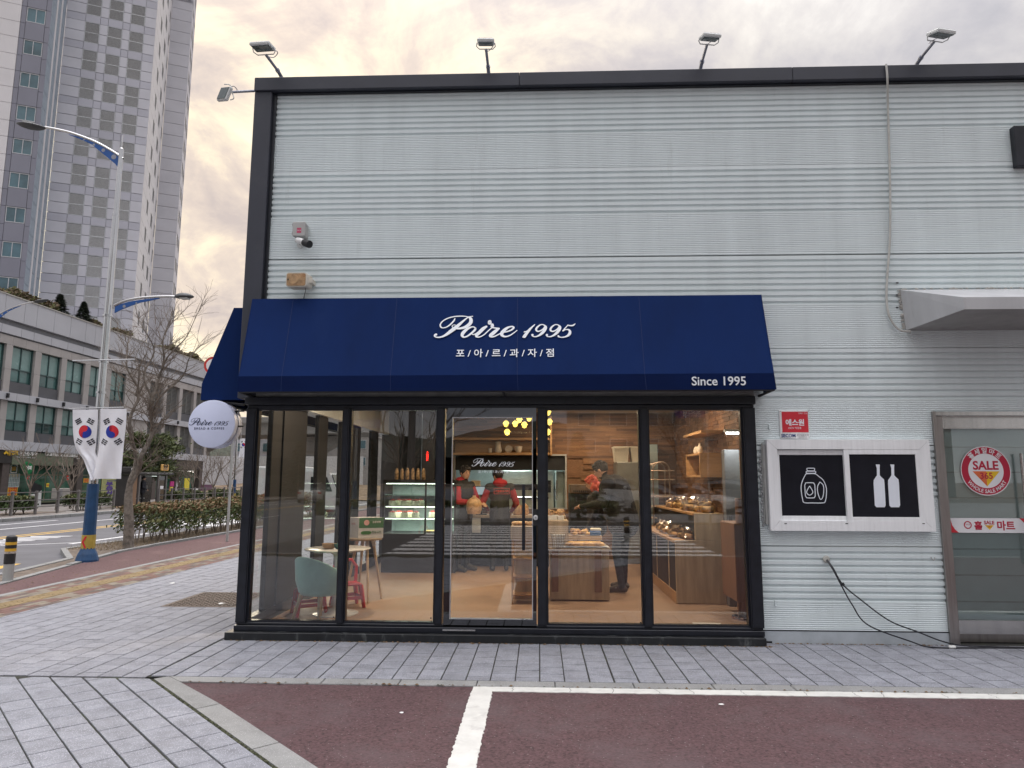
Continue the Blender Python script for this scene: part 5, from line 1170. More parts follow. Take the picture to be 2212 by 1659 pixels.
def cake(x, y, z, r=.07, lb=''):
    t = thing('cake', lb, 'cake', (x, y, z), 'small white cakes in the cake cabinet')
    b = MB(); b.lathe([(r*1.2, 0), (r*1.2, .004), (.001, .004)], (x, y, z), 20); b.build('cake_board', m_plate, t)
    b = MB(); b.lathe([(r, .004), (r, .078), (r*.95, .085), (.001, .085)], (x, y, z), 20); b.build('sponge', m_cream2, t, smooth=40)
    b = MB()
    for i in range(5): a = i*1.257; b.ell((x+r*.55*cos(a), y+r*.55*sin(a), z+.094), (.014, .014, .015), 8, 6)
    b.ell((x, y, z+.10), (.015, .015, .018), 8, 6); b.build('strawberry_ring', m_berry, t, smooth=True)
for sh, row in ((shz[2], (848, 861, 873, 884, 896, 908)), (shz[1], (848, 862, 874, 886, 898, 935))):
    for i, x in enumerate(row): q = P(x, 1100, Yc_+.14+(i % 2)*.16); cake(q.x, q.y, sh+.001, .066, 'small white cake ringed with strawberries on the %s shelf of the cabinet' % ('upper' if sh > 1.1 else 'lower'))
for i in range(7): 
    q = P(925+i*6, 1147, Yc_+.2); b = MB(); b.ell((q.x, q.y, shz[0]+.02), (.05, .05, .02), 12, 8); o = b.build('pastry', mat('golden_pastry', (.55, .36, .12), .5, var=.3, scale=20), smooth=True); own_base(o, (q.x, q.y, shz[0])); tag(o, 'round golden pastry on the floor of the cake cabinet', 'pastry', 'pastries on the floor of the cake cabinet')
m_snack = mat('snack_bag', (.36, .24, .13), .3, var=.6, scale=25, bump=.004, bscale=30)
for i in range(6):
    q = P(857+i*11.5, 1030, Yc_+.2); b = MB(); z = cz2; b.tube([(q.x, q.y, z), (q.x, q.y, z+.02), (q.x, q.y, z+.13), (q.x, q.y, z+.17), (q.x, q.y, z+.20)], [.028, .036, .036, .026, .010], 10); o = b.build('snack_bag', m_snack, smooth=60); own_base(o, (q.x, q.y, z)); tag(o, 'tied cellophane bag of brown biscuits standing on the cake cabinet', 'snack bag', 'biscuit bags in a row on the cake cabinet')

# till counter, screen, paper
ct = thing('till_counter', 'dark serving counter with wood edge below the kitchen hatch', 'counter', (P(1090, 1230, 12.9).x, 12.9, ZI))
kx0, kx1 = P(985, 1100, 12.9).x, P(1222, 1100, 12.9).x; kz = P(1090, 1113, 12.9).z
b = MB(); b.bbox(kx0, kx1, 12.92, 13.5, ZI, kz-.05, .005); b.build('carcass', m_black, ct)
b = MB(); b.bbox(kx0, kx1, 12.88, 13.55, kz-.049, kz, .005); b.build('worktop', m_wood, ct)
p0, p1 = P(1013, 1116, 12.9), P(1038, 1151, 12.9); b = MB(); b.box(p0.x, p1.x, 12.90, 12.903, p1.z, p0.z-.01); o = b.build('notice_sheet', m_litter); own_base(o, (p0.x, 12.9, p1.z)); tag(o, 'white notice sheet hanging on the front of the dark till counter', 'paper')
p0, p1 = P(1026, 1050, 12.95), P(1053, 1070, 12.95); tl_ = thing('till_screen', 'flat till screen glowing pale blue beside the man in the printed vest', 'till', ((p0.x+p1.x)/2, 13.0, kz))
b = MB(); b.bbox(p0.x, p1.x, 12.97, 13.0, p1.z, p0.z, .004); b.build('bezel', m_black, tl_)
b = MB(); b.box(p0.x+.012, p1.x-.012, 12.966, 12.97, p1.z+.012, p0.z-.012); b.build('screen', emit('screen_glow', (.25, .33, .38), .8), tl_)
b = MB(); b.bbox((p0.x+p1.x)/2-.02, (p0.x+p1.x)/2+.02, 13.0, 13.04, kz, p0.z-.05); b.bbox((p0.x+p1.x)/2-.1, (p0.x+p1.x)/2+.1, 12.98, 13.14, kz, kz+.015, .004); b.build('stand', m_black, tl_)
p0, p1 = P(1017, 1038, 13.1), P(1036, 1070, 13.1); b = MB(); b.bbox(p0.x, p1.x, 13.1, 13.3, kz, p0.z, .005); o = b.build('card_machine_box', mat('warm_box', (.5, .4, .25), .5)); own_base(o, (p0.x, 13.1, kz)); tag(o, 'upright pale box standing on the counter behind the till screen', 'box')
for i in range(3):
    q = P((1072, 1118, 1133)[i], 1108, 13.05); b = MB(); b.tube([(q.x, q.y, kz), (q.x, q.y, kz+.03), (q.x, q.y, kz+.16), (q.x, q.y, kz+.21)], [.07, .09, .075, .02], 12)
    if i == 0: continue
    o = b.build('wrapped_loaf', mat('loaf_wrap', (.55, .33, .16), .35, var=.35, scale=15, bump=.006, bscale=25), smooth=60); own_base(o, (q.x, q.y, kz)); tag(o, ('tall wrapped loaf on the till counter nearer the man in the printed vest', 'wrapped loaf on the till counter right behind the door handle')[i-1], 'bread')

# kitchen hatch with ovens
hx0, hx1 = -1.70, .52
b = MB(); b.box(hx0-.04, hx1+.04, IY1-.03, IY1-.021, 1.03, 1.05); b.box(hx0-.04, hx0, IY1-.04, IY1-.021, 1.05, 2.09); b.box(hx1, hx1+.03, IY1-.04, IY1-.021, 1.05, 2.09); b.box(hx0-.04, hx1+.03, IY1-.04, IY1-.021, 2.09, 2.12); b.build('hatch_frame', m_grayalu, shop)
b = MB(); b.box(hx0-1, hx1+1, IY1+1.8, IY1+1.9, 0, 3); b.box(hx0-1, hx1+1, IY1+.1, IY1+1.8, 2.6, 2.7); b.build('kitchen_wall', m_shelfp, shop)
b = MB(); b.box(hx0, hx1, IY1+.02, IY1+.03, 1.80, 2.09); b.build('hatch_blind', m_black, shop)
ov = thing('bakery_oven', 'stainless deck oven with dark door slot inside the kitchen hatch', 'oven', (-.3, IY1+.6, .9))
m_ovs = mat('oven_steel', (.48, .55, .53), .4, metal=.2, var=.08)
b = MB(); b.bbox(-.95, .30, IY1+.5, IY1+1.4, .8, 1.80, .01); b.build('body', m_ovs, ov)
b = MB(); b.bbox(-.55, .05, IY1+.47, IY1+.499, 1.40, 1.52, .004); b.build('door_slot', m_black, ov)
b = MB(); b.bbox(-.75, .2, IY1+.44, IY1+.49, 1.22, 1.26, .01); b.build('rail', m_steel, ov)
b = MB(); b.bbox(.12, .24, IY1+.48, IY1+.499, 1.35, 1.6, .003); b.build('control_panel', m_dgrey, ov)
kf = thing('kitchen_fridge', 'pale upright fridge at the right end of the kitchen hatch', 'fridge', (.42, IY1+.6, .9))
b = MB(); b.bbox(.33, .75, IY1+.4, IY1+1.1, .5, 1.8, .02); b.build('body', m_shelfp, kf); b = MB(); b.box(.34, .36, IY1+.37, IY1+.4, 1.2, 1.6); b.build('handle', m_steel, kf)
o = spot('kitchen_lamp', (-.5, IY1+.5, 2.3), 22, (.9, 1, .95), .6)
kt = thing('kitchen_lamp_fitting', 'fluorescent ceiling fitting inside the kitchen behind the hatch', 'lamp', (-.5, IY1+.5, 2.4)); b = MB(); b.bbox(-1.0, 0, IY1+.45, IY1+.55, 2.4, 2.45, .01); b.build('tube', emit('tube_glow', (.95, 1, .95), 4), kt)

# shelf with crockery
sz, su = P(1080, 978, 13.9).z, P(1080, 946, 13.9).z; wx0, wx1 = P(980, 960, 13.9).x, P(1188, 960, 13.9).x
ws = thing('open_shelf', 'long open oak box shelf with crockery above the kitchen hatch', 'shelf', (wx0, 14.15, sz))
b = MB(); b.bbox(wx0, wx1, 13.82, IY1-.04, sz-.045, sz, .003); b.build('lower_board', m_woodh, ws); b = MB(); b.bbox(wx0, wx1, 13.82, IY1-.04, su-.045, su, .003); b.build('upper_board', m_woodh, ws)
b = MB(); b.bbox(wx1-.001, wx1+.04, 13.81, IY1-.04, sz-.05, P(1080, 900, 13.9).z, .003); b.build('end_board', m_woodh, ws); b = MB(); b.box(wx0, wx1, IY1-.05, IY1-.041, sz, su); b.build('back_board', m_woodh, ws)
m_cer = mat('pale_ceramic', (.62, .55, .45), .4)
def pot(name, lb, x, prof, m=m_cer, Y=13.95, z=sz):
    q = P(x, 1000, Y); b = MB(); b.lathe(prof, (q.x, Y, z), 18); o = b.build(name, m, smooth=40); own_base(o, (q.x, Y, z)); tag(o, lb, name.replace('_', ' ')); return o
pot('jug', 'tall pale jug with a spout on the oak shelf above the kitchen hatch', 1076, [(.001, 0), (.06, 0), (.07, .05), (.055, .13), (.05, .20), (.06, .22), (.001, .215)])
pot('mug', 'small tan mug on the oak shelf beside the tall jug', 1059, [(.001, 0), (.035, 0), (.037, .09), (.001, .088)])
pot('stand_mixer_bowl', 'pale mixing bowl on the oak shelf nearest the pendants', 1120, [(.001, 0), (.04, 0), (.055, .02), (.075, .09), (.08, .13), (.001, .12)])
q = P(1099, 965, 14.0); b = MB(); b.lathe([(.001, 0), (.04, .002), (.075, .014), (.001, .018)], n=20); b.v = [(q.x+x, 14.02-z, sz+.078+y) for x, y, z in b.v]; o = b.build('plate', m_cer, smooth=40); own_base(o, (q.x, 14, sz)); tag(o, 'round pale plate standing upright on the oak shelf between jug and bowl', 'plate')
pot('cup', 'little pale cup at the right end of the oak shelf', 1150, [(.001, 0), (.03, 0), (.036, .06), (.001, .058)])

# low bread table
Yt0 = 9.28; tx0, tx1 = P(1188, 1287, Yt0).x, P(1317, 1287, Yt0).x; tz = P(1250, 1184, Yt0).z
bt = thing('bread_table', 'low oak bread table with brown side boards behind the second pane from the wall', 'table', ((tx0+tx1)/2, Yt0, ZI))
b = MB(); b.bbox(tx0, tx1, Yt0, Yt0+.62, ZI+.02, tz-.03, .004); b.build('carcass', m_wood, bt)
b = MB(); b.bbox(tx0-.05, tx1+.02, Yt0-.03, Yt0+.66, tz-.029, tz, .004); b.build('top', m_wood, bt)
m_brw = mat('brown_board', (.20, .105, .065), .55, var=.15, stretch=(6, 6, .6))
for x in (tx0+.02, tx1-.19): b = MB(); b.bbox(x, x+.09, Yt0-.026, Yt0-.001, ZI+.12, tz-.03, .003); b.build('brown_board', m_brw, bt)
rx1 = P(1228, 1140, Yt0+.1).x; rz = P(1200, 1125, Yt0+.1).z
b = MB(); b.bbox(tx0-.04, rx1, Yt0+.12, Yt0+.6, tz+.001, rz, .004); o = b.build('riser_box', m_wood); own_base(o, (tx0, Yt0, tz)); tag(o, 'square oak riser box standing on the low bread table', 'box')
ux0, ux1, uz0, uz1 = P(1220, 1160, Yt0).x, P(1303, 1160, Yt0).x, P(1260, 1166, Yt0+.2).z, P(1260, 1157, Yt0+.2).z
pl = thing('oak_platform', 'shallow oak platform tray holding loose bread on the low bread table', 'tray', (ux0, Yt0+.2, tz)); b = MB(); b.bbox(rx1+.005, ux1, Yt0+.16, Yt0+.6, uz0, uz1, .003); b.build('tray_top', m_wood, pl)
b = MB()
for x in (rx1+.03, ux1-.05): b.box(x, x+.03, Yt0+.2, Yt0+.55, tz+.001, uz0)
b.build('foot_block', m_wood, pl)
m_bread = mat('bread_crust', (.74, .43, .17), .5, var=.45, scale=14, bump=.004, bscale=40); m_choc = mat('dark_bread', (.55, .30, .12), .4, var=.4, scale=14); m_cell = glass('cellophane', (.98, .97, .94), k=1.0, base=.03, rough=.15)
rb = random.Random(12)
def bread(x, y, z, r, lb, grp, m=None, name='bread_bun'):
    b = MB(); a = rb.uniform(0, 3); R_ = Matrix.Rotation(a, 3, 'Z'); b.ell((x, y, z+r[2]), r, 12, 8, R_)
    o = b.build(name, m or m_bread, smooth=True); own_base(o, (x, y, z)); tag(o, lb, 'bread', grp); return o
for i in range(14): bread(rx1+.06+rb.random()*.22, Yt0+.22+rb.random()*.25, uz1+(.03 if i > 8 else 0), (.05, .035, .025), 'golden brown bun in the loose heap on the oak platform', 'buns heaped on the oak platform')
q = P(1286, 1150, Yt0+.15); b = MB(); b.bbox(P(1275, 1150, Yt0+.15).x, P(1298, 1150, Yt0+.15).x, Yt0+.17, Yt0+.3, uz1+.001, P(1286, 1147, Yt0+.15).z, .01); o = b.build('tissue_pack', mat('blue_pack', (.03, .12, .35), .35)); own_base(o, (q.x, Yt0+.2, uz1)); tag(o, 'bright blue packet on the corner of the oak platform', 'packet')
b = MB(); b.bbox(P(1275, 1150, Yt0+.15).x+.01, P(1298, 1150, Yt0+.15).x+.01, Yt0+.18, Yt0+.31, P(1286, 1147, Yt0+.15).z+.002, P(1286, 1142, Yt0+.15).z, .01); o = b.build('napkin_pack', m_cream2); own_base(o, (q.x, Yt0+.25, uz1+.05)); tag(o, 'cream napkin packet lying on top of the blue packet', 'packet')
b = MB(); pp = []; nxp = 14
for j in range(2):
    for i in range(nxp+1): pp.append((P(1217+98*i/nxp, 1180, Yt0).x, Yt0-.03+j*.2, tz+.006+.012*abs(sin(i*2.3+j))))
b.add(pp+[(x, y, z+.004) for x, y, z in pp], [(i, i+1, nxp+2+i, nxp+1+i) for i in range(nxp)]+[(2*(nxp+1)+i, 2*(nxp+1)+nxp+1+i, 2*(nxp+1)+nxp+2+i, 2*(nxp+1)+i+1) for i in range(nxp)]); o = b.build('baking_paper', m_litter, fixn=False); own_base(o, (P(1250, 1180, Yt0).x, Yt0, tz)); tag(o, 'crumpled white baking paper under the long loaves on the low table', 'paper')
for j in range(3):
    a_ = P(1222, 1175, Yt0); c_ = P(1306, 1175, Yt0); y = Yt0+.01+j*.06; b = MB(); b.tube([(a_.x, y, tz+.045), (a_.x+.05, y, tz+.05), (c_.x-.05, y, tz+.05), (c_.x, y, tz+.045)], [.012, .03, .03, .012], 10); o = b.build('baguette', m_bread, smooth=True); own_base(o, (a_.x, y, tz)); tag(o, 'long brown baguette lying on white baking paper', 'bread', 'baguettes on the baking paper')
wb = thing('wire_basket', 'round wire basket lined with white paper on the low bread table', 'basket', (P(1206, 1180, Yt0).x, Yt0+.0, tz))
c = Vector((P(1206, 1180, Yt0-.0).x, Yt0+.03, tz)); b = MB()
for j in range(6):
    z = .012+j*.034; r = .07+.03*(j/5); b.tube([(c.x+r*cos(a*pi/10), c.y+r*sin(a*pi/10), c.z+z+.004*sin(a*3)) for a in range(21)], .0035, 5)
for i in range(16): a = i*pi/8; b.tube([(c.x+.07*cos(a), c.y+.07*sin(a), c.z+.005), (c.x+.085*cos(a+.15), c.y+.085*sin(a+.15), c.z+.09), (c.x+.10*cos(a), c.y+.10*sin(a), c.z+.185)], .003, 5)
b.build('wire_mesh', mat('brass_wire', (.40, .34, .24), .4, metal=.6), wb); b = MB(); b.lathe([(.001, .004), (.062, .004), (.088, .17), (.080, .17), (.056, .012), (.001, .012)], c, 18); b.build('paper_liner', m_litter, wb)
for (x0, x1, lb) in ((1180, 1203, 'white tray of wrapped pastries on the oak riser box, nearer the door'), (1205, 1218, 'small white tray of wrapped pastries on the oak riser box beside the larger tray')):
    a_, c_ = P(x0, 1120, Yt0+.2), P(x1, 1120, Yt0+.2); t = thing('pastry_tray', lb, 'tray', (a_.x, Yt0+.2, rz)); b = MB(); b.bbox(a_.x, c_.x, Yt0+.2, Yt0+.42, rz+.001, rz+.06, .004); b.build('tray', m_wplastic, t)
    b = MB()
    for i in range(10): b.ell((rb.uniform(a_.x+.02, c_.x-.02), Yt0+.22+rb.random()*.15, rz+.08+rb.random()*.04), (.035, .03, .028), 8, 6)
    b.build('pastry_heap', mat('mixed_pastry', (.5, .3, .14), .35, var=.6, scale=25), t, smooth=True)

# slim oak display stand left of the low table
Ys0 = 9.0; lx0, lx1 = P(1103, 1200, Ys0).x, P(1156, 1200, Ys0).x; st_ = thing('display_stand', 'slim oak ladder stand with bread on top, behind the door handle', 'stand', (lx0, Ys0, ZI))
z1_, z0_ = P(1125, 1137, Ys0).z, P(1125, 1166, Ys0).z
b = MB(); b.bbox(lx0, lx1, Ys0, Ys0+.45, z0_, z1_, .004); b.build('crate_top', m_wood, st_)
for x in (lx0+.012, lx1-.03): 
    for y in (Ys0+.01, Ys0+.42): b = MB(); b.box(x, x+.018, y, y+.018, ZI, z0_); b.build('post', m_woodh, st_)
for y in (1209, 1248, 1287): z = P(1125, y, Ys0).z; b = MB(); b.bbox(lx0+.012, lx1-.012, Ys0+.03, Ys0+.41, z-.009, z+.009, .002); b.build('shelf', m_woodh, st_)
b = MB(); b.box(lx0+.04, lx1-.02, Ys0+.25, Ys0+.27, ZI+.02, z0_); b.build('backing', m_wood, st_)
for i in range(6): bread(lx0+.05+i*.045, Ys0+.15+.05*(i % 2), z1_, (.045, .05, .028), 'pale sandwich bread roll on top of the slim oak stand', 'rolls on the slim oak stand', mat('pale_roll', (.55, .36, .2), .4, var=.4, scale=18))

# tiered counter on the right
Yn = 9.14; cx_l, cx_r = P(1462, 1290, Yn).x, P(1569, 1290, Yn).x; cxm = P(1503, 1200, Yn).x; zlo, zhi = P(1480, 1167, Yn).z, P(1540, 1109, Yn).z; Yf_ = 12.3
tc = thing('tiered_counter', 'two-tier oak bread counter with dark glass front running back from the window', 'counter', ((cx_l+cx_r)/2, Yn, ZI))
b = MB(); b.bbox(cx_l, cx_r, Yn, Yn+.03, ZI+.01, zlo, .002); b.bbox(cxm, cx_r, Yn, Yn+.03, zlo+.001, zhi, .002); b.build('end_panel', m_wood, tc)
b = MB(); b.bbox(cx_l-.02, cx_r, Yn+.031, Yf_, zlo-.035, zlo, .003); b.build('lower_top', m_woodh, tc)
b = MB(); b.bbox(cxm-.02, cx_r, Yn+.031, Yf_, zhi-.03, zhi, .003); b.build('upper_top', m_woodh, tc)
b = MB(); b.box(cxm, cx_r, Yn+.031, Yf_, zlo+.001, zhi-.031); b.build('upper_back', m_dgrey, tc)
b = MB(); b.box(cx_l+.01, cx_l+.02, Yn+.04, Yf_, .2, zlo-.036); b.build('glass_front', m_black, tc)
b = MB(); b.bbox(cx_l-.005, cx_l+.03, Yn+.031, Yf_, ZI, .199, .002); b.build('plinth', m_woodh, tc)
for k in range(3): b = MB(); y = Yn+.5+k*.95; b.box(cx_l+.0, cx_l+.0095, y, y+.03, .2, zlo-.036); b.build('divider', m_wood, tc)
def bagged(x, y, z, s, lb, grp, dark=False):
    t = thing('bagged_bread', lb, 'bread', (x, y, z), grp)
    b = MB(); b.bbox(x-s*.5, x+s*.5, y-s*.4, y+s*.4, z+.002, z+s*.55, s*.15); b.build('loaf', m_choc if dark else m_bread, t, smooth=60)
    b = MB(); n = 9; vs = []
    for j, (rr_, zz) in enumerate(((.60, .0), (.68, .25), (.62, .6), (.25, .85), (.10, .95), (.34, 1.15))):
        for i in range(n): a = 2*pi*i/n; w = 1+rb.uniform(-.16, .16); vs.append((x+s*rr_*cos(a)*w, y+s*rr_*.85*sin(a)*w, z+.001+s*zz))
    b.add(vs, [(j*n+i, j*n+(i+1) % n, (j+1)*n+(i+1) % n, (j+1)*n+i) for j in range(5) for i in range(n)]); b.build('cellophane', m_cell, t, fixn=False)
for i in range(22): bagged(cxm+.08+rb.random()*.24, Yn+.15+i*.095, zhi, .15, 'cellophane-wrapped golden bread standing on the upper tier of the counter', 'wrapped breads on the upper tier')
for i in range(20): bagged(cx_l+.08+rb.random()*.15, Yn+.12+i*.10, zlo, .125, 'cellophane-wrapped brown bread lying on the lower tier of the counter', 'wrapped breads on the lower tier', i % 3 == 0)

# wall box shelf
zt_, zbb, zb_ = P(1490, 980, 11).z, P(1490, 1031, 11).z, P(1490, 940, 11).z
bx_ = thing('wall_box_shelf', 'oak box shelf on the tiled right wall with two vases on top', 'shelf', (2.6, 11.1, zbb))
b = MB(); b.bbox(2.40, IX1-.03, 10.6, 11.6, zt_-.03, zt_, .002); b.build('top_board', m_woodh, bx_); b = MB(); b.bbox(2.40, IX1-.03, 10.6, 11.6, zbb, zbb+.03, .002); b.build('bottom_board', m_woodh, bx_)
for y in (10.6, 11.57): b = MB(); b.bbox(2.40, IX1-.03, y, y+.03, zbb+.031, zt_-.031, .002); b.build('side_board', m_woodh, bx_)
b = MB(); b.bbox(2.40, IX1-.03, 10.45, 11.75, zb_, zb_+.04, .002); o = b.build('floating_shelf', m_woodh); own_base(o, (2.6, 11, zb_)); tag(o, 'bare oak floating shelf on the tiled wall above the two vases', 'shelf')
for i, (y, h) in enumerate(((11.0, .16), (11.25, .13))):
    b = MB(); b.lathe([(.001, 0), (.035, 0), (.05, .05), (.035, .10), (.015, h-.02), (.02, h), (.001, h)], (2.50, y, zt_), 14); o = b.build('vase', m_cer, smooth=40); own_base(o, (2.5, y, zt_)); tag(o, ('taller pale vase on the oak box shelf', 'shorter pale vase on the oak box shelf')[i], 'vase')
# grey door jamb, pale room beyond, tube light, brown cabinet, copper base
jb2 = thing('grey_cabinet', 'tall narrow grey locker side at the end of the bread counter', 'cabinet', (2.6, 9.0, ZI)); b = MB(); gx0, gx1 = P(1568, 1200, 9.1).x, P(1601, 1200, 9.1).x
b.bbox(gx0, gx1, 9.0, 9.13, ZI, P(1580, 972, 9.05).z, .004); b.build('body', mat('locker_grey', (.13, .14, .16), .5), jb2); b = MB(); q = P(1579, 1125, 8.99); b.bbox(q.x-.02, q.x+.02, 8.985, 8.999, q.z-.06, q.z+.06, .004); b.build('handle_plate', m_dgrey, jb2)
b = MB(); b.box(IX1-.03, IX1-.015, 8.55, 9.35, .5, 2.3); b.build('lit_room_panel', mat('lit_room_green', (.42, .46, .36), .5), shop)  # flat panel, the lit room's greenish light put into its colour
q = P(1586, 936, 8.85); tb_ = thing('tube_lamp', 'short white fluorescent tube glowing above the grey locker', 'lamp', q); b = MB(); b.cyl((q.x-.10, q.y, q.z), (q.x+.12, q.y, q.z), .014, 10); b.build('tube', emit('tube_white', (1, 1, 1), 6), tb_); b = MB(); b.bbox(q.x-.12, q.x+.14, q.y-.01, q.y+.05, q.z+.015, q.z+.05, .004); b.build('fitting', m_flw, tb_)
spot('tube_lamp_light', (q.x, q.y, q.z-.03), 6, (1, 1, .95), .3)
bc = thing('brown_cabinet', 'reddish brown wooden cabinet behind the pane nearest the white cladding', 'cabinet', (2.5, 8.3, ZI)); bz = P(1600, 1131, 8.2).z; x0_ = P(1588, 1200, 8.2).x
b = MB(); b.bbox(x0_, IX1-.02, 8.2, 8.8, .25, bz, .005); b.build('body', m_brw, bc); b = MB(); b.box(x0_+.02, x0_+.07, 8.22, 8.27, ZI, .249); b.box(x0_+.25, x0_+.3, 8.22, 8.27, ZI, .249); b.build('feet', m_brw, bc)
b = MB(); b.box(x0_+.16, x0_+.165, 8.194, 8.2, .27, bz-.02); b.build('door_gap', m_black, bc)
q = FL(1610, 1340); cs = thing('copper_stand', 'round polished copper stand base on the floor by the last pane', 'stand', (q.x, q.y+.1, ZI)); b = MB(); b.lathe([(.001, 0), (.12, 0), (.125, .01), (.12, .03), (.03, .04), (.001, .045)], (q.x, q.y+.1, ZI), 28); b.build('base', mat('copper', (.55, .30, .20), .15, metal=1), cs, smooth=40); b = MB(); b.cyl((q.x+.02, q.y+.1, ZI+.04), (q.x+.02, q.y+.1, 1.4), .055, 14); b.build('post', m_brw, cs, smooth=40)
q = FL(1530, 1350); b = MB(); b.box(q.x-.15, q.x+.15, q.y+.02, q.y+.10, ZI, ZI+.003); o = b.build('paper_sheet', m_litter); own_base(o, (q.x, q.y, ZI)); tag(o, 'white paper strip on the floor just inside the pane nearest the cladding', 'paper')
# arched rack
Ya_ = 12.0; ra = thing('arched_rack', 'bronze tube bread rack with arched top behind the mullion', 'rack', (P(1430, 1200, Ya_).x, Ya_, ZI)); m_brz = mat('bronze_tube', (.26, .20, .15), .35, metal=.8)
ax0, ax1 = P(1411, 1050, Ya_).x, P(1447, 1050, Ya_).x; az = P(1430, 1016, Ya_).z; r = (ax1-ax0)/2
for dy in (0, .45): b = MB(); b.tube([(ax0, Ya_+dy, ZI), (ax0, Ya_+dy, az)]+[((ax0+ax1)/2-r*cos(a*pi/12), Ya_+dy, az+r*sin(a*pi/12)) for a in range(1, 12)]+[(ax1, Ya_+dy, az), (ax1, Ya_+dy, ZI)], .014, 8); b.build('arch', m_brz, ra, smooth=True)
for y in (1017, 1036, 1070): z = P(1430, y, Ya_).z; b = MB(); b.cyl((ax0-.08, Ya_-.015, z), (ax1+.08, Ya_-.015, z), .008, 8); b.build('cross_bar', m_brz, ra)
for y in (1072, 1093, 1118, 1150): z = P(1430, y, Ya_).z; b = MB(); b.bbox(ax0-.12, ax1+.2, Ya_, Ya_+.45, z-.02, z, .004); b.build('shelf_board', m_wood, ra)
# tubs on the grey fridge
fr = thing('steel_fridge', 'tall grey steel fridge behind the customer with tubs on top', 'fridge', (P(1360, 1100, 13.4).x, 13.4, ZI)); fz = P(1360, 998, 13.4).z
b = MB(); b.bbox(P(1332, 1000, 13.4).x, P(1392, 1000, 13.4).x, 13.4, 14.0, ZI, fz, .01); b.build('body', mat('fridge_grey', (.20, .20, .17), .4, metal=.3), fr); b = MB(); b.bbox(P(1340, 1000, 13.4).x, P(1344, 1000, 13.4).x, 13.36, 13.39, 1.2, 1.6, .005); b.build('handle', m_steel, fr)
for x0, x1, lb in ((1326, 1359, 'white tapered plastic tub on the grey fridge, nearer the plank wall'), (1362, 1388, 'white plastic tub on the grey fridge, beside the mullion')):
    a_, c_ = P(x0, 980, 13.45), P(x1, 980, 13.45); z1q = P(1340, 967, 13.45).z; i_ = .03; b = MB(); b.add([(a_.x+i_, 13.45, fz), (c_.x-i_, 13.45, fz), (c_.x-i_, 13.75, fz), (a_.x+i_, 13.75, fz), (a_.x, 13.42, z1q), (c_.x, 13.42, z1q), (c_.x, 13.78, z1q), (a_.x, 13.78, z1q)], [(0, 3, 2, 1), (4, 5, 6, 7), (0, 1, 5, 4), (1, 2, 6, 5), (2, 3, 7, 6), (3, 0, 4, 7)]); b.box(a_.x-.01, c_.x+.01, 13.41, 13.79, z1q+.001, z1q+.02)
    o = b.build('plastic_tub', m_cream2); own_base(o, (a_.x, 13.5, fz)); tag(o, lb, 'tub')
b = MB(); b.box(P(1400, 1000, 13.9).x, P(1421, 1000, 13.9).x, 13.9, 14.1, ZI, P(1400, 960, 13.9).z); b.build('pale_pillar', m_shelfp, shop)
# small grill case behind the customer
bk = thing('hot_cabinet', 'low steel topped black glass cabinet beside the customer', 'cabinet', (P(1260, 1150, 11.4).x, 11.4, ZI)); hz0, hz1, hz2 = P(1260, 1137, 11.4).z, P(1260, 1066, 11.4).z, P(1260, 1046, 11.4).z; hx0_, hx1_ = P(1231, 1100, 11.4).x, P(1300, 1100, 11.4).x
b = MB(); b.bbox(hx0_, hx1_, 11.4, 12.0, ZI, hz1, .01); b.build('glass_case', m_black, bk); b = MB(); b.bbox(hx0_, hx1_-.05, 11.38, 11.9, hz1+.001, hz2, .01); b.build('hood', m_brz, bk)
b = MB()
for k in range(12): b.box(hx0_+.06+k*.03, hx0_+.075+k*.03, 11.372, 11.38, hz1+.02, hz1+.05)
b.build('vent_slot', m_black, bk)

# ---- seating corner: tulip table, mint chair, red stools, tall stool table with carton
m_lac = mat('white_lacquer', (.72, .73, .74), .15, var=.02, spec=.6); q = P(730, 1184, 8.3); tu = thing('tulip_table', 'round white pedestal table by the corner window', 'table', (q.x, 8.3, ZI)); tz_ = q.z
b = MB(); b.lathe([(.001, tz_-.03), (.30, tz_-.03), (.375, tz_-.012), (.38, tz_-.004), (.375, tz_), (.001, tz_)], (q.x, 8.3, 0), 48); b.build('table_top', m_lac, tu, smooth=40)
b = MB(); b.lathe([(.001, ZI), (.26, ZI), (.26, ZI+.008), (.15, ZI+.03), (.06, ZI+.10), (.032, ZI+.25), (.028, .5), (.045, tz_-.08), (.12, tz_-.031), (.001, tz_-.031)], (q.x, 8.3, 0), 32); b.build('pedestal', m_lac, tu, smooth=50)
for (x, lb, m, nm) in ((711, 'tan open wicker basket on the round white table', mat('tan_dish', (.42, .26, .12), .5), 'dish'), (736, 'small green bowl on the round white table', mat('green_bowl', (.03, .16, .12), .4), 'bowl')):
    c = P(x, 1178, 8.2); b = MB(); b.lathe([(.001, 0), (.05, 0), (.075, .03), (.085, .062), (.078, .062), (.065, .03), (.04, .01), (.001, .01)], (c.x, 8.2, tz_), 22, sx=1.0, sy=.8); o = b.build(nm, m, smooth=50); own_base(o, (c.x, 8.2, tz_)); tag(o, lb, nm)
m_mint = mat('mint_fabric', (.38, .68, .64), .9, var=.07, bump=.0006, bscale=300, sheen=.3); m_leg = mat('beech_leg', (.55, .42, .27), .45, var=.12, stretch=(8, 8, 1))
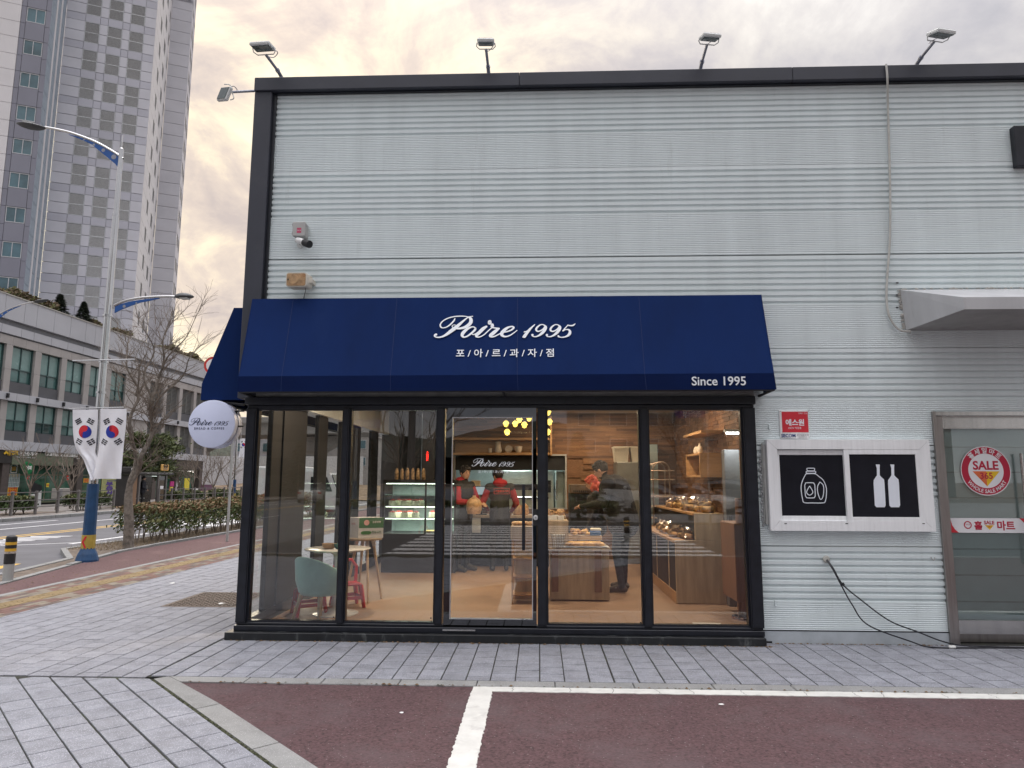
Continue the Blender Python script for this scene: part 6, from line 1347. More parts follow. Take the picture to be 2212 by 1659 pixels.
def tub_chair(c, rz_, label):
    t = thing('tub_chair', label, 'chair', (0, 0, 0)); b = MB(); vs = []; n = 28; zt_ = .70; zb2 = .33
    # shell: curved wall open at the front (+y), high at the back, thick
    ring = []
    for i in range(n+1):
        a = radians(-200+220*i/n)   # around the back
        f = .5-.5*cos(2*pi*i/n); h = .50+(zt_-.50)*(f**.55)
        ring.append((a, h))
    lay = [(.245, zb2, 0), (.285, zb2+.12, 0), (.30, None, 0), (.285, None, .018), (.265, None, 0), (.235, zb2+.14, 0)]
    for r, z, dz in lay:
        for a, h in ring: vs.append((r*cos(a), r*.92*sin(a), (h+dz-.0 if z is None else z)))
    m_ = n+1; fs = [(j*m_+i, j*m_+i+1, (j+1)*m_+i+1, (j+1)*m_+i) for j in range(5) for i in range(n)] + [tuple(j*m_ for j in range(6)), tuple(j*m_+n for j in reversed(range(6)))]
    b.add(vs, fs); b.build('back_shell', m_mint, t, smooth=50)
    b = MB(); b.lathe([(.001, zb2-.03), (.22, zb2-.03), (.25, zb2), (.262, zb2+.06), (.255, zb2+.12), (.23, zb2+.145), (.001, zb2+.15)], (0, 0.01, 0), 30, sy=.95); b.build('seat', m_mint, t, smooth=50)
    for sx_ in (-1, 1):
        for sy_ in (-1, 1): b = MB(); b.tube([(sx_*.15, sy_*.14, zb2-.031), (sx_*.215, sy_*.20, 0)], [.021, .013], 10); b.build('leg', m_leg, t, smooth=True)
    t.location = c; t.rotation_euler = (0, 0, rz_); return t
c = P(689, 1340, 7.78); tub_chair((c.x, 7.80, ZI), radians(-32), 'mint green tub chair on beech legs tucked at the round white table')
def red_stool(c, rz_, label):
    t = thing('plastic_stool', label, 'stool', (0, 0, 0), 'red plastic stools'); m = mat('red_plastic', (.50, .02, .028), .35, var=.05)
    b = MB(); b.bbox(-.14, .14, -.14, .14, .26, .285, .01); b.build('seat', m, t)
    for sx_ in (-1, 1):
        for sy_ in (-1, 1): b = MB(); b.tube([(sx_*.125, sy_*.125, .265), (sx_*.165, sy_*.165, 0)], [.03, .02], 6); b.build('leg', m, t)
    b = MB()
    for s in (-1, 1): b.box(-.14, .14, s*.148-.006, s*.148+.006, .10, .14); b.box(s*.148-.006, s*.148+.006, -.14, .14, .10, .14)
    b.build('rail_ring', m, t)
    b = MB(); b.tube([(-.13, -.13, .28), (-.14, -.15, .46), (-.08, -.155, .54), (.08, -.155, .54), (.14, -.15, .46), (.13, -.13, .28)], .022, 8); b.box(-.02, .02, -.15, -.135, .28, .52); b.build('backrest', m, t)
    t.location = c; t.rotation_euler = (0, 0, rz_); return t
c = P(657, 1330, 8.15); red_stool((c.x+.02, 8.25, ZI), radians(120), 'red plastic stool half hidden behind the mint chair'); c = P(757, 1300, 8.9); red_stool((c.x, 8.75, ZI), radians(-150), 'red plastic stool on the far side of the round white table')
q = P(789, 1161, 9.2); hs = thing('stool_table', 'tall round oak stool table on four splayed legs carrying a carton', 'table', (q.x, 9.2, ZI)); hz = q.z
b = MB(); b.lathe([(.001, hz-.028), (.215, hz-.028), (.22, hz-.02), (.22, hz-.004), (.001, hz)], (q.x, 9.2, 0), 36); b.build('top', m_wood, hs, smooth=40)
for a in (.5, 2.1, 3.6, 5.2):
    b = MB(); b.tube([(q.x+.11*cos(a), 9.2+.11*sin(a), hz-.06), (q.x+.24*cos(a), 9.2+.24*sin(a), ZI)], [.019, .013], 10); l_ = b.build('leg', m_leg, hs, smooth=True)
    b = MB(); b.tube([(q.x+.10*cos(a), 9.2+.10*sin(a), hz-.029), (q.x+.125*cos(a), 9.2+.125*sin(a), hz-.11)], .026, 8); b.build('leg_socket', m_lac, hs)
cx0_, cx1_ = P(749, 1150, 9.1).x, P(826, 1150, 9.1).x; cz_, ch_ = hz, P(789, 1118, 9.1).z; ctn = thing('carton', 'white and green printed vegetable carton on the tall stool table', 'box', ((cx0_+cx1_)/2, 9.2, hz))
xm_ = P(777, 1150, 9.1).x
b = MB(); A3 = [(cx0_, 9.18), (xm_, 9.03), (cx1_, 9.15), (cx1_-.22, 9.32)]; m_cw = mat('carton_white', (.55, .56, .58), .7); m_cg = mat('carton_green', (.05, .15, .055), .6)
b.prism([(x, y, hz+.001) for x, y in A3], (0, 0, ch_-hz-.001)); b.build('case', m_cw, ctn)
b = MB(); d_ = Vector((cx1_-xm_, .12, 0)); nrm_ = Vector((d_.y, -d_.x, 0)).normalized()*.002; zmid = hz+(ch_-hz)*.5
pa_ = Vector((xm_, 9.03, 0))+nrm_; b.add([(pa_.x+d_.x*u, pa_.y+d_.y*u, z) for u, z in ((0.02, zmid), (1, zmid), (1, ch_), (.02, ch_))], [(0, 1, 2, 3)]); b.build('green_print', m_cg, ctn, fixn=False)
ud = d_.normalized(); n3 = ud.cross(zz_); cpt = pa_+d_*.32+nrm_+zz_*(hz+(ch_-hz)*.76)
b = MB(); b.add([cpt+ud*.035*cos(a*pi/9)+zz_*.035*sin(a*pi/9)+nrm_ for a in range(18)], [tuple(range(18))]); b.build('pink_roundel', mat('roundel_pink', (.7, .40, .38), .6), ctn, fixn=False)
text_on('lettering', '고추마루', pa_+d_*.72+nrm_+zz_*(hz+(ch_-hz)*.78), ud, zz_, .11, m_litter, ctn, thick=.001, bold=.02)
text_on('lettering', '청양고추', pa_+d_*.72+nrm_+zz_*(hz+(ch_-hz)*.30), ud, zz_, .12, m_cg, ctn, thick=.001, bold=.02)
b = MB()
for i in range(4): c_ = pa_+d_*(.22+i*.06)+nrm_+zz_*(hz+(ch_-hz)*.27); b.add([c_+ud*(.035*cos(a)+.02*sin(a))+zz_*(.02*sin(a)-.01*cos(a)) for a in [k*pi/6 for k in range(12)]], [tuple(range(12))])
b.build('pepper_print', mat('pepper_green', (.08, .28, .05), .5), ctn, fixn=False)
d2 = Vector((xm_-cx0_, -.15, 0)).normalized(); n4 = d2.cross(zz_)*.003
text_on('lettering', '농산물', Vector(((cx0_+xm_)/2, 9.105, hz+(ch_-hz)*.7))+n4, d2, zz_, .09, mat('print_redbrown', (.4, .1, .08), .6), ctn, thick=.001)

# ================================================================== TOWER
def xh(x, y): return 1150+(x-1150)*(1037.2+9750)/(y+9750)
def plan(xhh): d = ray(xhh, 1037.2); return Vector((d.x, d.y)).normalized()
U2 = Vector((sin(radians(65.6)), cos(radians(65.6)))); V2 = Vector((-U2.y, U2.x))
def meet(p, d, xhh):       # walk from p along d until the sight line xhh is met
    r = plan(xhh); n = Vector((-r.y, r.x)); return p - d*(p.dot(n)/d.dot(n))
rC = plan(xh(150, 0)); cC = rC*(66/rC.y)
cB = meet(cC, V2, xh(119, 0)); cA = meet(cB, U2, xh(53.6, 0)); cA0 = cA - U2*14
cD = meet(cC, U2, xh(345, 0)); cE = meet(cD, V2, xh(376, 0)); cF = meet(cE, U2, xh(420.7, 0)); cG = meet(cF, V2, xh(428.5, 0))
def zat(p, x, y): d = ray(x, y); return EYE + d.z/hypot(d.x, d.y)*hypot(p.x, p.y)
tw = thing('apartment_tower', 'tall grey panel-clad tower with three columns of louvred openings above the podium roof', 'tower', (cC.x, cC.y, 0))
m_tl = mat('tower_panel_light', (.56, .565, .61), .7, var=.05, scale=.3, rand=.03); m_tm = mat('tower_panel_mid', (.47, .475, .53), .7, var=.05, scale=.3, rand=.03); m_td = mat('tower_panel_dark', (.22, .225, .27), .7, var=.05, scale=.3, rand=.03); m_tw = mat('tower_panel_white', (.68, .67, .68), .7, var=.04, scale=.3, rand=.03)
m_tg = mat('tower_joint', (.28, .28, .31), .8); m_twin = mat('tower_window_glass', (.07, .14, .17), .08, var=.3, scale=.4, spec=.8); m_twf = mat('tower_window_frame', (.50, .52, .54), .4); m_lou = mat('louvre_grey', (.66, .67, .66), .5, var=.06); m_loud = mat('louvre_dark', (.10, .105, .11), .6)
m_tsl = mat('tower_bluish_strip', (.30, .36, .42), .4)
def wall_core(p, q, name, m, z0=0, z1=66, inset=.10, d=8):
    dirn = (q-p).normalized(); n = Vector((dirn.y, -dirn.x));   # outward towards the viewer side
    b = MB(); a = p - n*inset + dirn*.12; c = q - n*inset - dirn*.12; b.prism([(a.x, a.y, z0), (c.x, c.y, z0), (c.x-n.x*.6, c.y-n.y*.6, z0), (a.x-n.x*.6, a.y-n.y*.6, z0)], (0, 0, z1-z0)); b.build(name, m, tw)
    return dirn, n
PM = {}
def face_box(p, dirn, n, s0, s1, z0, z1, d0, d1, name, m, par=None, share=True):
    w, h = s1-s0, z1-z0; key = (round(w, 3), round(h, 3), round(d1-d0, 3), m.name, round(dirn.x, 3))
    if key not in PM:
        b = MB(); a = Vector((0, 0)); q = dirn*w; o_ = n*(d1-d0)
        b.prism([(0, 0, 0), (q.x, q.y, 0), (q.x+o_.x, q.y+o_.y, 0), (o_.x, o_.y, 0)], (0, 0, h)); me_ = b.build('t', m); me = me_.data; bpy.data.objects.remove(me_); PM[key] = me
    ob = link(name, PM[key], par or tw); l = p+dirn*s0+n*d0; off = Vector((0, 0, 0)); qq = ob.parent
    while qq is not None: off += qq.location; qq = qq.parent
    ob.location = Vector((l.x, l.y, z0))-off; return ob
dU, nU = wall_core(cC, cD, 'core', m_tg)
def su(x, y, p0): return (meet(p0, U2, xh(x, y))-p0).length
cols = [(su(187.4, 58, cC), su(220.3, 58, cC)), (su(237, 58, cC), su(268, 58, cC)), (su(284.6, 58, cC), su(316.4, 58, cC))]
Lc = (cD-cC).length; FH = 3.2; p_c1 = meet(cC, U2, xh(139, 611)); ztop = zat(p_c1, 139, 611.3)
def louvre_mesh(w, h):
    b = MB(); q = dU
    def bx(s0, s1, z0, z1, d0, d1): a = q*s0; c = q*s1; b.prism([(a.x+nU.x*d0, a.y+nU.y*d0, z0), (c.x+nU.x*d0, c.y+nU.y*d0, z0), (c.x+nU.x*d1, c.y+nU.y*d1, z0), (a.x+nU.x*d1, a.y+nU.y*d1, z0)], (0, 0, z1-z0))
    bx(0, .06, 0, h, 0, .06); bx(w-.06, w, 0, h, 0, .06); bx(.06, w-.06, 0, .06, 0, .06); bx(.06, w-.06, h-.06, h, 0, .06); bx(.06, w-.06, h*.5-.04, h*.5+.04, 0, .05)
    fr_ = b.build('t', m_twf); me1 = fr_.data; bpy.data.objects.remove(fr_)
    b = MB(); z = .09
    while z < h-.08:
        a = q*.06; c = q*(w-.06); b.add([(a.x, a.y, z), (c.x, c.y, z), (c.x+nU.x*.05, c.y+nU.y*.05, z-.045), (a.x+nU.x*.05, a.y+nU.y*.05, z-.045), (a.x, a.y, z+.02), (c.x, c.y, z+.02), (c.x+nU.x*.05, c.y+nU.y*.05, z-.025), (a.x+nU.x*.05, a.y+nU.y*.05, z-.025)], [(0, 3, 2, 1), (4, 5, 6, 7), (3, 7, 6, 2)]); z += .105
    sl_ = b.build('t', m_lou); me2 = sl_.data; bpy.data.objects.remove(sl_); return me1, me2
LW = sum(c[1]-c[0] for c in cols)/3; LH = 2.34; me1, me2 = louvre_mesh(LW, LH)
segs = [0]+[v for c in cols for v in (c[0], c[0]+LW)]+[Lc]
npan = 0
for k in range(-3, 17):
    zt = ztop + k*FH; z0 = zt-FH
    if zt < 7: continue
    for (c0, c1) in cols:
        l = cC+U2*c0-nU*.06; o = link('louvre_window', me1, tw); o.location = Vector((l.x, l.y, zt-LH))-tw.location
        o2 = link('louvre_slat_set', me2, o); o2.location = (0, 0, 0)
    for i in range(7):
        s0, s1 = segs[i]+.02, segs[i+1]-.02
        if i % 2:      # spandrel over the opening below
            face_box(cC, U2, nU, s0, s1, z0+.02, zt-LH-.02, -.10, 0, 'panel', m_tm)
        else:
            mm = m_tl
            if i == 0 or i == 6:
                ss = [s0, s1] if s1-s0 < 3 else [s0, (s0+s1)/2, s1]
            else: ss = [s0, s1]
            for a, c in zip(ss[:-1], ss[1:]):
                for (za, zb) in ((z0+.02, z0+.84), (z0+.88, z0+2.02), (z0+2.06, zt-.0)): face_box(cC, U2, nU, a, c-.0, za, zb-.02, -.10, 0, 'panel', (m_tw if k % 5 == 3 and za > zt-1.1 else (m_tm if za < z0+.1 else mm)))
# dark face with paired windows
dU2, nB = wall_core(cA0, cB, 'core', m_tg)
w0, w1 = su(61.5, 30, cA0), su(104, 30, cA0); LB = (cB-cA0).length; sA = (cA-cA0).length
pw = meet(cA0, U2, xh(61.5, 15)); zw = zat(pw, 61.5, 15.1); WH = 1.55*zat(pw, 61.5, 15.1)/max(1, zw)
b1, b2 = MB(), MB()
def addbox(b, p, dirn, n, s0, s1, z0, z1, d0, d1):
    a = p+dirn*s0; c = p+dirn*s1; b.prism([(a.x+n.x*d0, a.y+n.y*d0, z0), (c.x+n.x*d0, c.y+n.y*d0, z0), (c.x+n.x*d1, c.y+n.y*d1, z0), (a.x+n.x*d1, a.y+n.y*d1, z0)], (0, 0, z1-z0))
FB = 3.38
for k in range(-17, 6):
    zt = zw + k*FB; z0 = zt-FB
    if zt < 8: continue
    for a, c in ((sA+.02, w0-.02), (w1+.02, LB-.02)):
        for za, zb in ((z0+.02, z0+1.6), (z0+1.64, zt-.02)): addbox(b1, cA0, U2, nB, a, c, za, zb, -.10, 0)
    addbox(b1, cA0, U2, nB, w0+.02, w1-.02, z0+.02, zt-1.57, -.10, 0)
    for q in range(4):
        a = q*sA/4
        for za, zb in ((z0+.02, z0+1.6), (z0+1.64, zt-.02)): addbox(b2, cA0, U2, nB, a+.02, a+sA/4-.02, za, zb, -.10, .02)
    wd_ = w1-w0
    wn = face_box(cA0, U2, nB, w0+.03, w1-.03, zt-1.52, zt-.02, -.10, -.08, 'window', m_twf)
    for (a, c) in ((w0+.09, w0+wd_*.5-.03), (w0+wd_*.5+.03, w1-.09)): face_box(cA0, U2, nB, a, c, zt-1.45, zt-.09, -.08, -.075, 'pane', m_twin, wn)
    for (a, c, za, zb) in ((w0+.03, w0+.09, zt-1.52, zt-.02), (w1-.09, w1-.03, zt-1.52, zt-.02), (w0+.09, w1-.09, zt-1.52, zt-1.45), (w0+.09, w1-.09, zt-.09, zt-.02), (w0+wd_*.5-.03, w0+wd_*.5+.03, zt-1.45, zt-.09)): face_box(cA0, U2, nB, a, c, za, zb, -.08, -.03, 'frame_bar', m_twf, wn)
b1.build('dark_panel_set', m_td, tw, fixn=False, kind='stuff'); b2.build('light_panel_set', m_tw, tw, fixn=False, kind='stuff')
# receding faces
for (p, q, m1, strips, nm) in ((cB, cC, m_tsl, ((.30, .38), (.62, .70)), 'slanting_face'), (cD, cE, m_tw, ((.30, .40), (.62, .74), (.9, .97)), 'side_face'), (cF, cG, m_tm, ((.2, .5), (.6, .9)), 'far_side_face')):
    dd, n = (q-p).normalized(), None; L_ = (q-p).length; n = Vector((dd.y, -dd.x)); a = p-n*.1+dd*.12; c = q-n*.1-dd*.12
    b = MB(); b.prism([(a.x, a.y, 0), (c.x, c.y, 0), (c.x-n.x*.4, c.y-n.y*.4, 0), (a.x-n.x*.4, a.y-n.y*.4, 0)], (0, 0, 66)); b.build(nm+'_core', m_tg, tw)
    b = MB(); bw = MB()
    for k in range(-4, 20):
        z0 = ztop+k*FH
        ed = [0]+[v for s in strips for v in s]+[1]
        for i in range(0, len(ed)-1):
            s0, s1 = ed[i]*L_, ed[i+1]*L_
            if i % 2 == 0:
                for za, zb in ((z0, z0+1.55), (z0+1.6, z0+3.15)): addbox(b, p, dd, n, s0+.01, s1-.01, za, zb, -.10, 0)
            else:
                if nm == 'slanting_face': addbox(bw, p, dd, n, s0, s1, z0, z0+3.2, -.1, .05)
                else: addbox(bw, p, dd, n, s0, s1, z0+.4, z0+1.9, -.1, -.04); addbox(b, p, dd, n, s0, s1, z0+1.95, z0+3.55, -.1, 0)
    b.build(nm+'_panel_set', m1, tw, fixn=False, kind='stuff'); bw.build(nm+'_strip_set', m_tw if nm == 'slanting_face' else m_loud, tw, fixn=False, kind='stuff')
dd, n = wall_core(cE, cF, 'core', m_tg); b = MB(); L_ = (cF-cE).length
for k in range(-8, 40):
    z0 = ztop+k*FH/2
    addbox(b, cE, U2, n, .02, L_-.02, z0+.02, z0+1.57, -.10, 0)
b.build('far_panel_set', m_tl, tw, fixn=False, kind='stuff')
b = MB(); b.prism([(cC.x, cC.y, 64), (cD.x, cD.y, 64), (cE.x, cE.y, 64), (cF.x, cF.y, 64), (cG.x, cG.y, 64), (cG.x-14, cG.y+6, 64), (cA0.x, cA0.y+20, 64), (cA0.x, cA0.y, 64), (cB.x, cB.y, 64)], (0, 0, 1)); b.build('roof_slab', m_tm, tw)

# ================================================================== PODIUM BUILDING across the road
XP = -30.0; pod = thing('podium_building', 'long low commercial block with stone piers, green glass windows and shops across the road', 'building', (XP, 45, 0))
m_ston = mat('granite_cladding', (.365, .345, .335), .8, var=.08, scale=.8, rand=.05, bump=.001, bscale=30); m_wpan = mat('white_metal_panel', (.43, .44, .475), .5, var=.04, scale=.4, rand=.02); m_dpan = mat('dark_spandrel', (.080, .082, .092), .5, var=.1, scale=.7)
m_pg = mat('green_window_glass', (.055, .125, .118), .09, var=.4, scale=.5, spec=.75); m_pf = mat('green_window_frame', (.035, .075, .075), .4); m_blind = mat('roller_blind', (.16, .27, .255), .25, var=.1, scale=1.5, spec=.7)
b = MB(); b.box(XP-18, XP-.35, 26, 62.5, 3.15, 11.6); b.box(XP-18, XP-3, 26, 62.5, 0, 3.15); b.build('core', m_tg, pod)
PB = {}
def pbox(y0, y1, z0, z1, d0, d1, name, m, par=None, bev=0):
    key = (round(y1-y0, 3), round(z1-z0, 3), round(d1-d0, 3), m.name)
    if key not in PB: b = MB(); b.box(0, d1-d0, 0, y1-y0, 0, z1-z0); t_ = b.build('t', m); PB[key] = t_.data; bpy.data.objects.remove(t_)
    o = link(name, PB[key], par or pod); off = Vector((0, 0, 0)); q = o.parent
    while q is not None: off += q.location; q = q.parent
    o.location = Vector((XP+d0, y0, z0))-off; return o
Y0p, Y1p = 26.0, 62.0
y = Y0p; i = 0
while y < Y1p:
    w = (1.5, 1.0, 1.5, 1.5)[i % 4]; w = min(w, Y1p-y); pbox(y+.012, y+w-.012, 10.52, 11.86, -.35, .12, 'parapet_panel', m_wpan); pbox(y+.012, y+w-.012, 9.72, 10.20, -.35, .05, 'band_panel', m_wpan)
    pbox(y+.01, y+w-.01, 5.98, 6.42, -.35, .14, 'band_panel', m_wpan); pbox(y+.01, y+w-.01, 3.20, 3.72, -.35, .14, 'band_panel', m_wpan); y += w; i += 1
b = MB(); b.box(XP-.34, XP-.12, Y0p, Y1p, 10.201, 10.519); b.build('shadow_gap', MC['valance_canvas'] if 0 else mat('gap_grey', (.22, .23, .25), .6, var=.1), pod)
b = MB(); b.box(XP-.35, XP+.16, Y0p, Y1p+.05, 11.861, 11.93); b.build('coping', mat('coping', (.40, .39, .36), .7), pod)
b = MB(); b.box(XP-.35, XP-.02, Y0p, Y1p, 9.64, 9.719); b.build('drip_gap', m_dpan, pod)
wins = [28.9, 31.2, 33.5, 35.75, 38.04, 40.36, 42.65, 45.0, 47.3]; lous = [52.3, 54.75, 57.2, 59.6]; WW = 1.80
edges = []
for y0 in wins+lous: edges += [y0, y0+(WW if y0 < 50 else 1.95)]
piers = [(Y0p, edges[0])]+[(edges[i], edges[i+1]) for i in range(1, len(edges)-1, 2)]+[(edges[-1], Y1p)]
for a, c in piers:
    n_ = 1 if c-a < 1 else max(1, round((c-a)/1.0)); 
    for k in range(n_):
        ya, yb = a+(c-a)*k/n_, a+(c-a)*(k+1)/n_
        for za, zb in ((6.43, 7.75), (7.76, 9.14), (3.73, 4.85), (4.86, 5.97)): pbox(ya+.006, yb-.006, za, zb, -.35, 0 if n_ == 1 else -.02, 'stone_slab', m_ston)
y = Y0p
while y < Y1p: pbox(y+.006, y+.994, 9.15, 9.63, -.35, 0, 'stone_slab', m_ston); y += 1.0
for y0 in wins+lous:
    for (z0, z1, s0) in ((7.10, 9.14, 6.43), (4.32, 5.97, 3.73)):
        w = WW if y0 < 50 else 1.95
        pbox(y0+.01, y0+w-.01, s0, z0-.02, -.35, -.08, 'dark_spandrel', m_dpan)
        if y0 < 50:
            wn = pbox(y0+.01, y0+w-.01, z0, z1, -.33, -.22, 'window', m_pf); zt_ = z0+(z1-z0)*.36
            for (ya, yb, za, zb, mm) in ((y0+.08, y0+w*.5-.03, zt_+.03, z1-.07, m_blind), (y0+w*.5+.03, y0+w-.08, zt_+.03, z1-.07, m_blind), (y0+.08, y0+w*.5-.03, z0+.06, zt_-.03, m_pg), (y0+w*.5+.03, y0+w-.08, z0+.06, zt_-.03, m_pg if int(y0*10) % 3 else m_blind)): pbox(ya, yb, za, zb, -.22, -.214, 'pane', mm, wn)
            pbox(y0+.01, y0+.07, z0, z1, -.22, -.14, 'frame_bar', m_pf, wn); pbox(y0+w-.07, y0+w-.01, z0, z1, -.22, -.14, 'frame_bar', m_pf, wn); pbox(y0+w*.5-.03, y0+w*.5+.03, z0, z1, -.22, -.16, 'frame_bar', m_pf, wn); pbox(y0+.07, y0+w*.5-.03, zt_-.03, zt_+.03, -.22, -.16, 'frame_bar', m_pf, wn); pbox(y0+w*.5+.03, y0+w-.07, zt_-.03, zt_+.03, -.22, -.16, 'frame_bar', m_pf, wn)
        else:
            wn = pbox(y0+.01, y0+w-.01, z0, z1, -.33, -.25, 'louvre_window', m_loud); b = MB(); z = z0+.08
            while z < z1-.06: b.box(XP-.25, XP-.18, y0+.06, y0+w-.06, z, z+.035); z += .11
            b.box(XP-.25, XP-.16, y0+w*.5-.02, y0+w*.5+.02, z0, z1); b.build('louvre_slat_set', mat('podium_louvre', (.20, .205, .20), .5), wn, fixn=False)
for i, yy in enumerate((37.75, 40.1, 42.4, 44.7, 47.0, 49.3, 53.9, 56.4)): pbox(yy-.07, yy+.07, 5.85+.25, 6.35, .15, .25, 'wall_lamp_box', m_black)
# shops at street level
def py(x, y=1000): return PX(x, y, XP).y
def pz(x, y, X=XP): return PX(x, y, X).z
b = MB(); b.box(XP-.9, XP-.5, Y0p, 62, 0, 3.15); b.build('shop_back', m_dgrey, pod)
for yy in (26.2, 29.0, 33.2, 38.15, 44.6, 49.6, 53.5, 57.0, 61.0): pbox(yy, yy+.55, 0, 3.18, -.5, 0, 'shop_pier', mat('brown_stone_pier', (.085, .07, .065), .6, var=.15))
m_shopg = mat('shop_green_glass', (.045, .12, .085), .1, var=.5, scale=.8, spec=.7); m_olive = mat('olive_frame', (.12, .14, .085), .5); m_osign = mat('olive_sign', (.13, .155, .105), .5)
m_gold = mat('gold_letter', (.75, .48, .04), .4); m_wl = mat('white_letter', (.78, .78, .76), .4)
for (ya, yb, n_) in ((33.75, 38.1, 3), (38.75, 44.5, 5), (45.2, 49.5, 4), (50.2, 53.4, 2), (54.1, 56.9, 2), (57.6, 60.9, 3)):
    sf = pbox(ya, yb, 0.15, 2.45, -.5, -.40, 'shop_window', m_olive)
    for k in range(n_): a = ya+(yb-ya)*k/n_+.07; c = ya+(yb-ya)*(k+1)/n_-.04; pbox(a, c, .25, 1.78, -.40, -.392, 'pane', m_shopg, sf); pbox(a, c, 1.88, 2.38, -.40, -.392, 'pane', m_shopg, sf)
s1 = pbox(33.0, 38.7, 2.46, 3.17, -.4, .06, 'shop_sign_board', mat('black_sign', (.03, .028, .028), .5)); s2 = pbox(38.75, 44.0, 2.40, 3.12, -.4, .05, 'shop_sign_board', m_osign); s3 = pbox(44.1, 61.5, 2.46, 3.17, -.4, .02, 'shop_sign_board', mat('dark_brown_sign', (.055, .045, .042), .6))
yv = Vector((0, 1, 0))
def TX(s, xa, xb, ya, yb, m, par, X=XP+.07, bold=.02, thick=.03, **k):
    """lettering on a wall that faces +X between picture positions xa..xb, ya..yb"""
    a = PX(xa, (ya+yb)/2, X); c = PX(xb, (ya+yb)/2, X); mid = PX((xa+xb)/2, (ya+yb)/2, X); mid.y = (a.y+c.y)/2
    h = PX((xa+xb)/2, ya, X).z-PX((xa+xb)/2, yb, X).z
    return text_on('lettering', s, mid, yv, zz_, abs(c.y-a.y), m, par, height=h, bold=bold, thick=thick, **k)
def c9(x, y): return x/4.148*.5486, (1700+y/4.148)*.5486
def TXc(s, x0, y0, x1, y1, *a, **k): p, q = c9(x0, y0), c9(x1, y1); return TX(s, p[0], q[0], p[1], q[1], *a, **k)
TXc('제일', 60, 265, 290, 395, m_gold, s1, bold=.06); TXc('공인중개사', 295, 320, 605, 395, m_wl, s1, bold=.02); TXc('아파트·상가 매매 전세', 255, 408, 570, 430, mat('pale_letter', (.5, .5, .5), .5), s1, bold=0)
TXc('COFFEE & DESSERT', 730, 340, 1275, 405, m_wl, s2, bold=.05, X=XP+.06); TXc('가배', 1250, 432, 1295, 447, m_wl, s2, X=XP+.06)
cg = PX(*c9(468, 590), XP+.25); gs = thing('coffee_sign', 'round green sign with two white Korean letters on the brown pier', 'sign', cg); rg_ = .36
b = MB(); b.lathe([(.001, 0), (rg_, 0), (rg_, .12), (.001, .12)], n=32); b.v = [(cg.x-.12+z, cg.y+x, cg.z+y) for x, y, z in b.v]; b.build('disc', mat('sign_green', (.01, .17, .055), .4), gs, smooth=30); text_on('lettering', '커피', (cg.x+.001, cg.y, cg.z), yv, zz_, .46, m_wl, gs, bold=.05, thick=.01)
b = MB(); b.box(XP-.02, cg.x-.125, cg.y-.03, cg.y+.03, cg.z-.03, cg.z+.03); b.build('bracket', m_black, gs)
def poster(x0, y0, x1, y1, m, lb, X=XP-.385, txt=None, tm=None, rows=1):
    a, c = PX(*c9(x0, y0), X), PX(*c9(x1, y1), X); z0, z1 = min(a.z, c.z), max(a.z, c.z); t = thing('poster', lb, 'poster', (X, (a.y+c.y)/2, z0)); b = MB(); b.box(X, X+.012, a.y, c.y, z0, z1); b.build('sheet', m, t)
    if txt:
        for r in range(rows): text_on('lettering', txt, (X+.013, (a.y+c.y)/2, z1-(z1-z0)*(r+.5)/rows), yv, zz_, abs(c.y-a.y)*.8, tm, t, thick=.004, bold=.03)
    return t
m_py = mat('poster_yellow', (.72, .60, .05), .5); m_po = mat('poster_orange', (.72, .42, .03), .5); m_pr = mat('print_red', (.6, .04, .03), .5)
poster(0, 910, 100, 1050, m_py, 'yellow poster with dark lines of print under the estate agent window, nearest the picture edge', txt='아파트 급매', tm=m_tg, rows=5)
poster(125, 905, 272, 1080, m_po, 'orange yellow poster with red heading and white figure under the barred window', txt='전세 매매', tm=m_pr, rows=4)
for (x, lb) in ((56, 'house-shaped white outline sticker on the upper glass nearest the picture edge'), (230, 'house-shaped white outline sticker on the upper glass beside the brown pier')):
    a = PX(*c9(x, 570), XP-.38); t = thing('house_sticker', lb, 'sticker', a); b = MB(); w = .28; hh = .34
    for p, q in (((-w, 0), (0, hh)), ((0, hh), (w, 0)), ((-w*.8, 0), (-w*.8, -hh)), ((w*.8, 0), (w*.8, -hh)), ((-w*.8, -hh), (w*.8, -hh)), ((w*.45, hh*.5), (w*.45, hh*1.05))): b.cyl((a.x, a.y+p[0], a.z+p[1]), (a.x, a.y+q[0], a.z+q[1]), .03, 6)
    b.build('outline', m_wl, t); b = MB(); b.box(a.x-.01, a.x+.01, a.y-w*.5, a.y+w*.5, a.z-hh*.7, a.z+.0); b.build('inner', mat('amber', (.4, .25, .05), .5), t); text_on('lettering', '010-000' if 0 else '공인중개', (a.x, a.y, a.z-hh*1.45), yv, zz_, .75, m_gold, t, thick=.01)
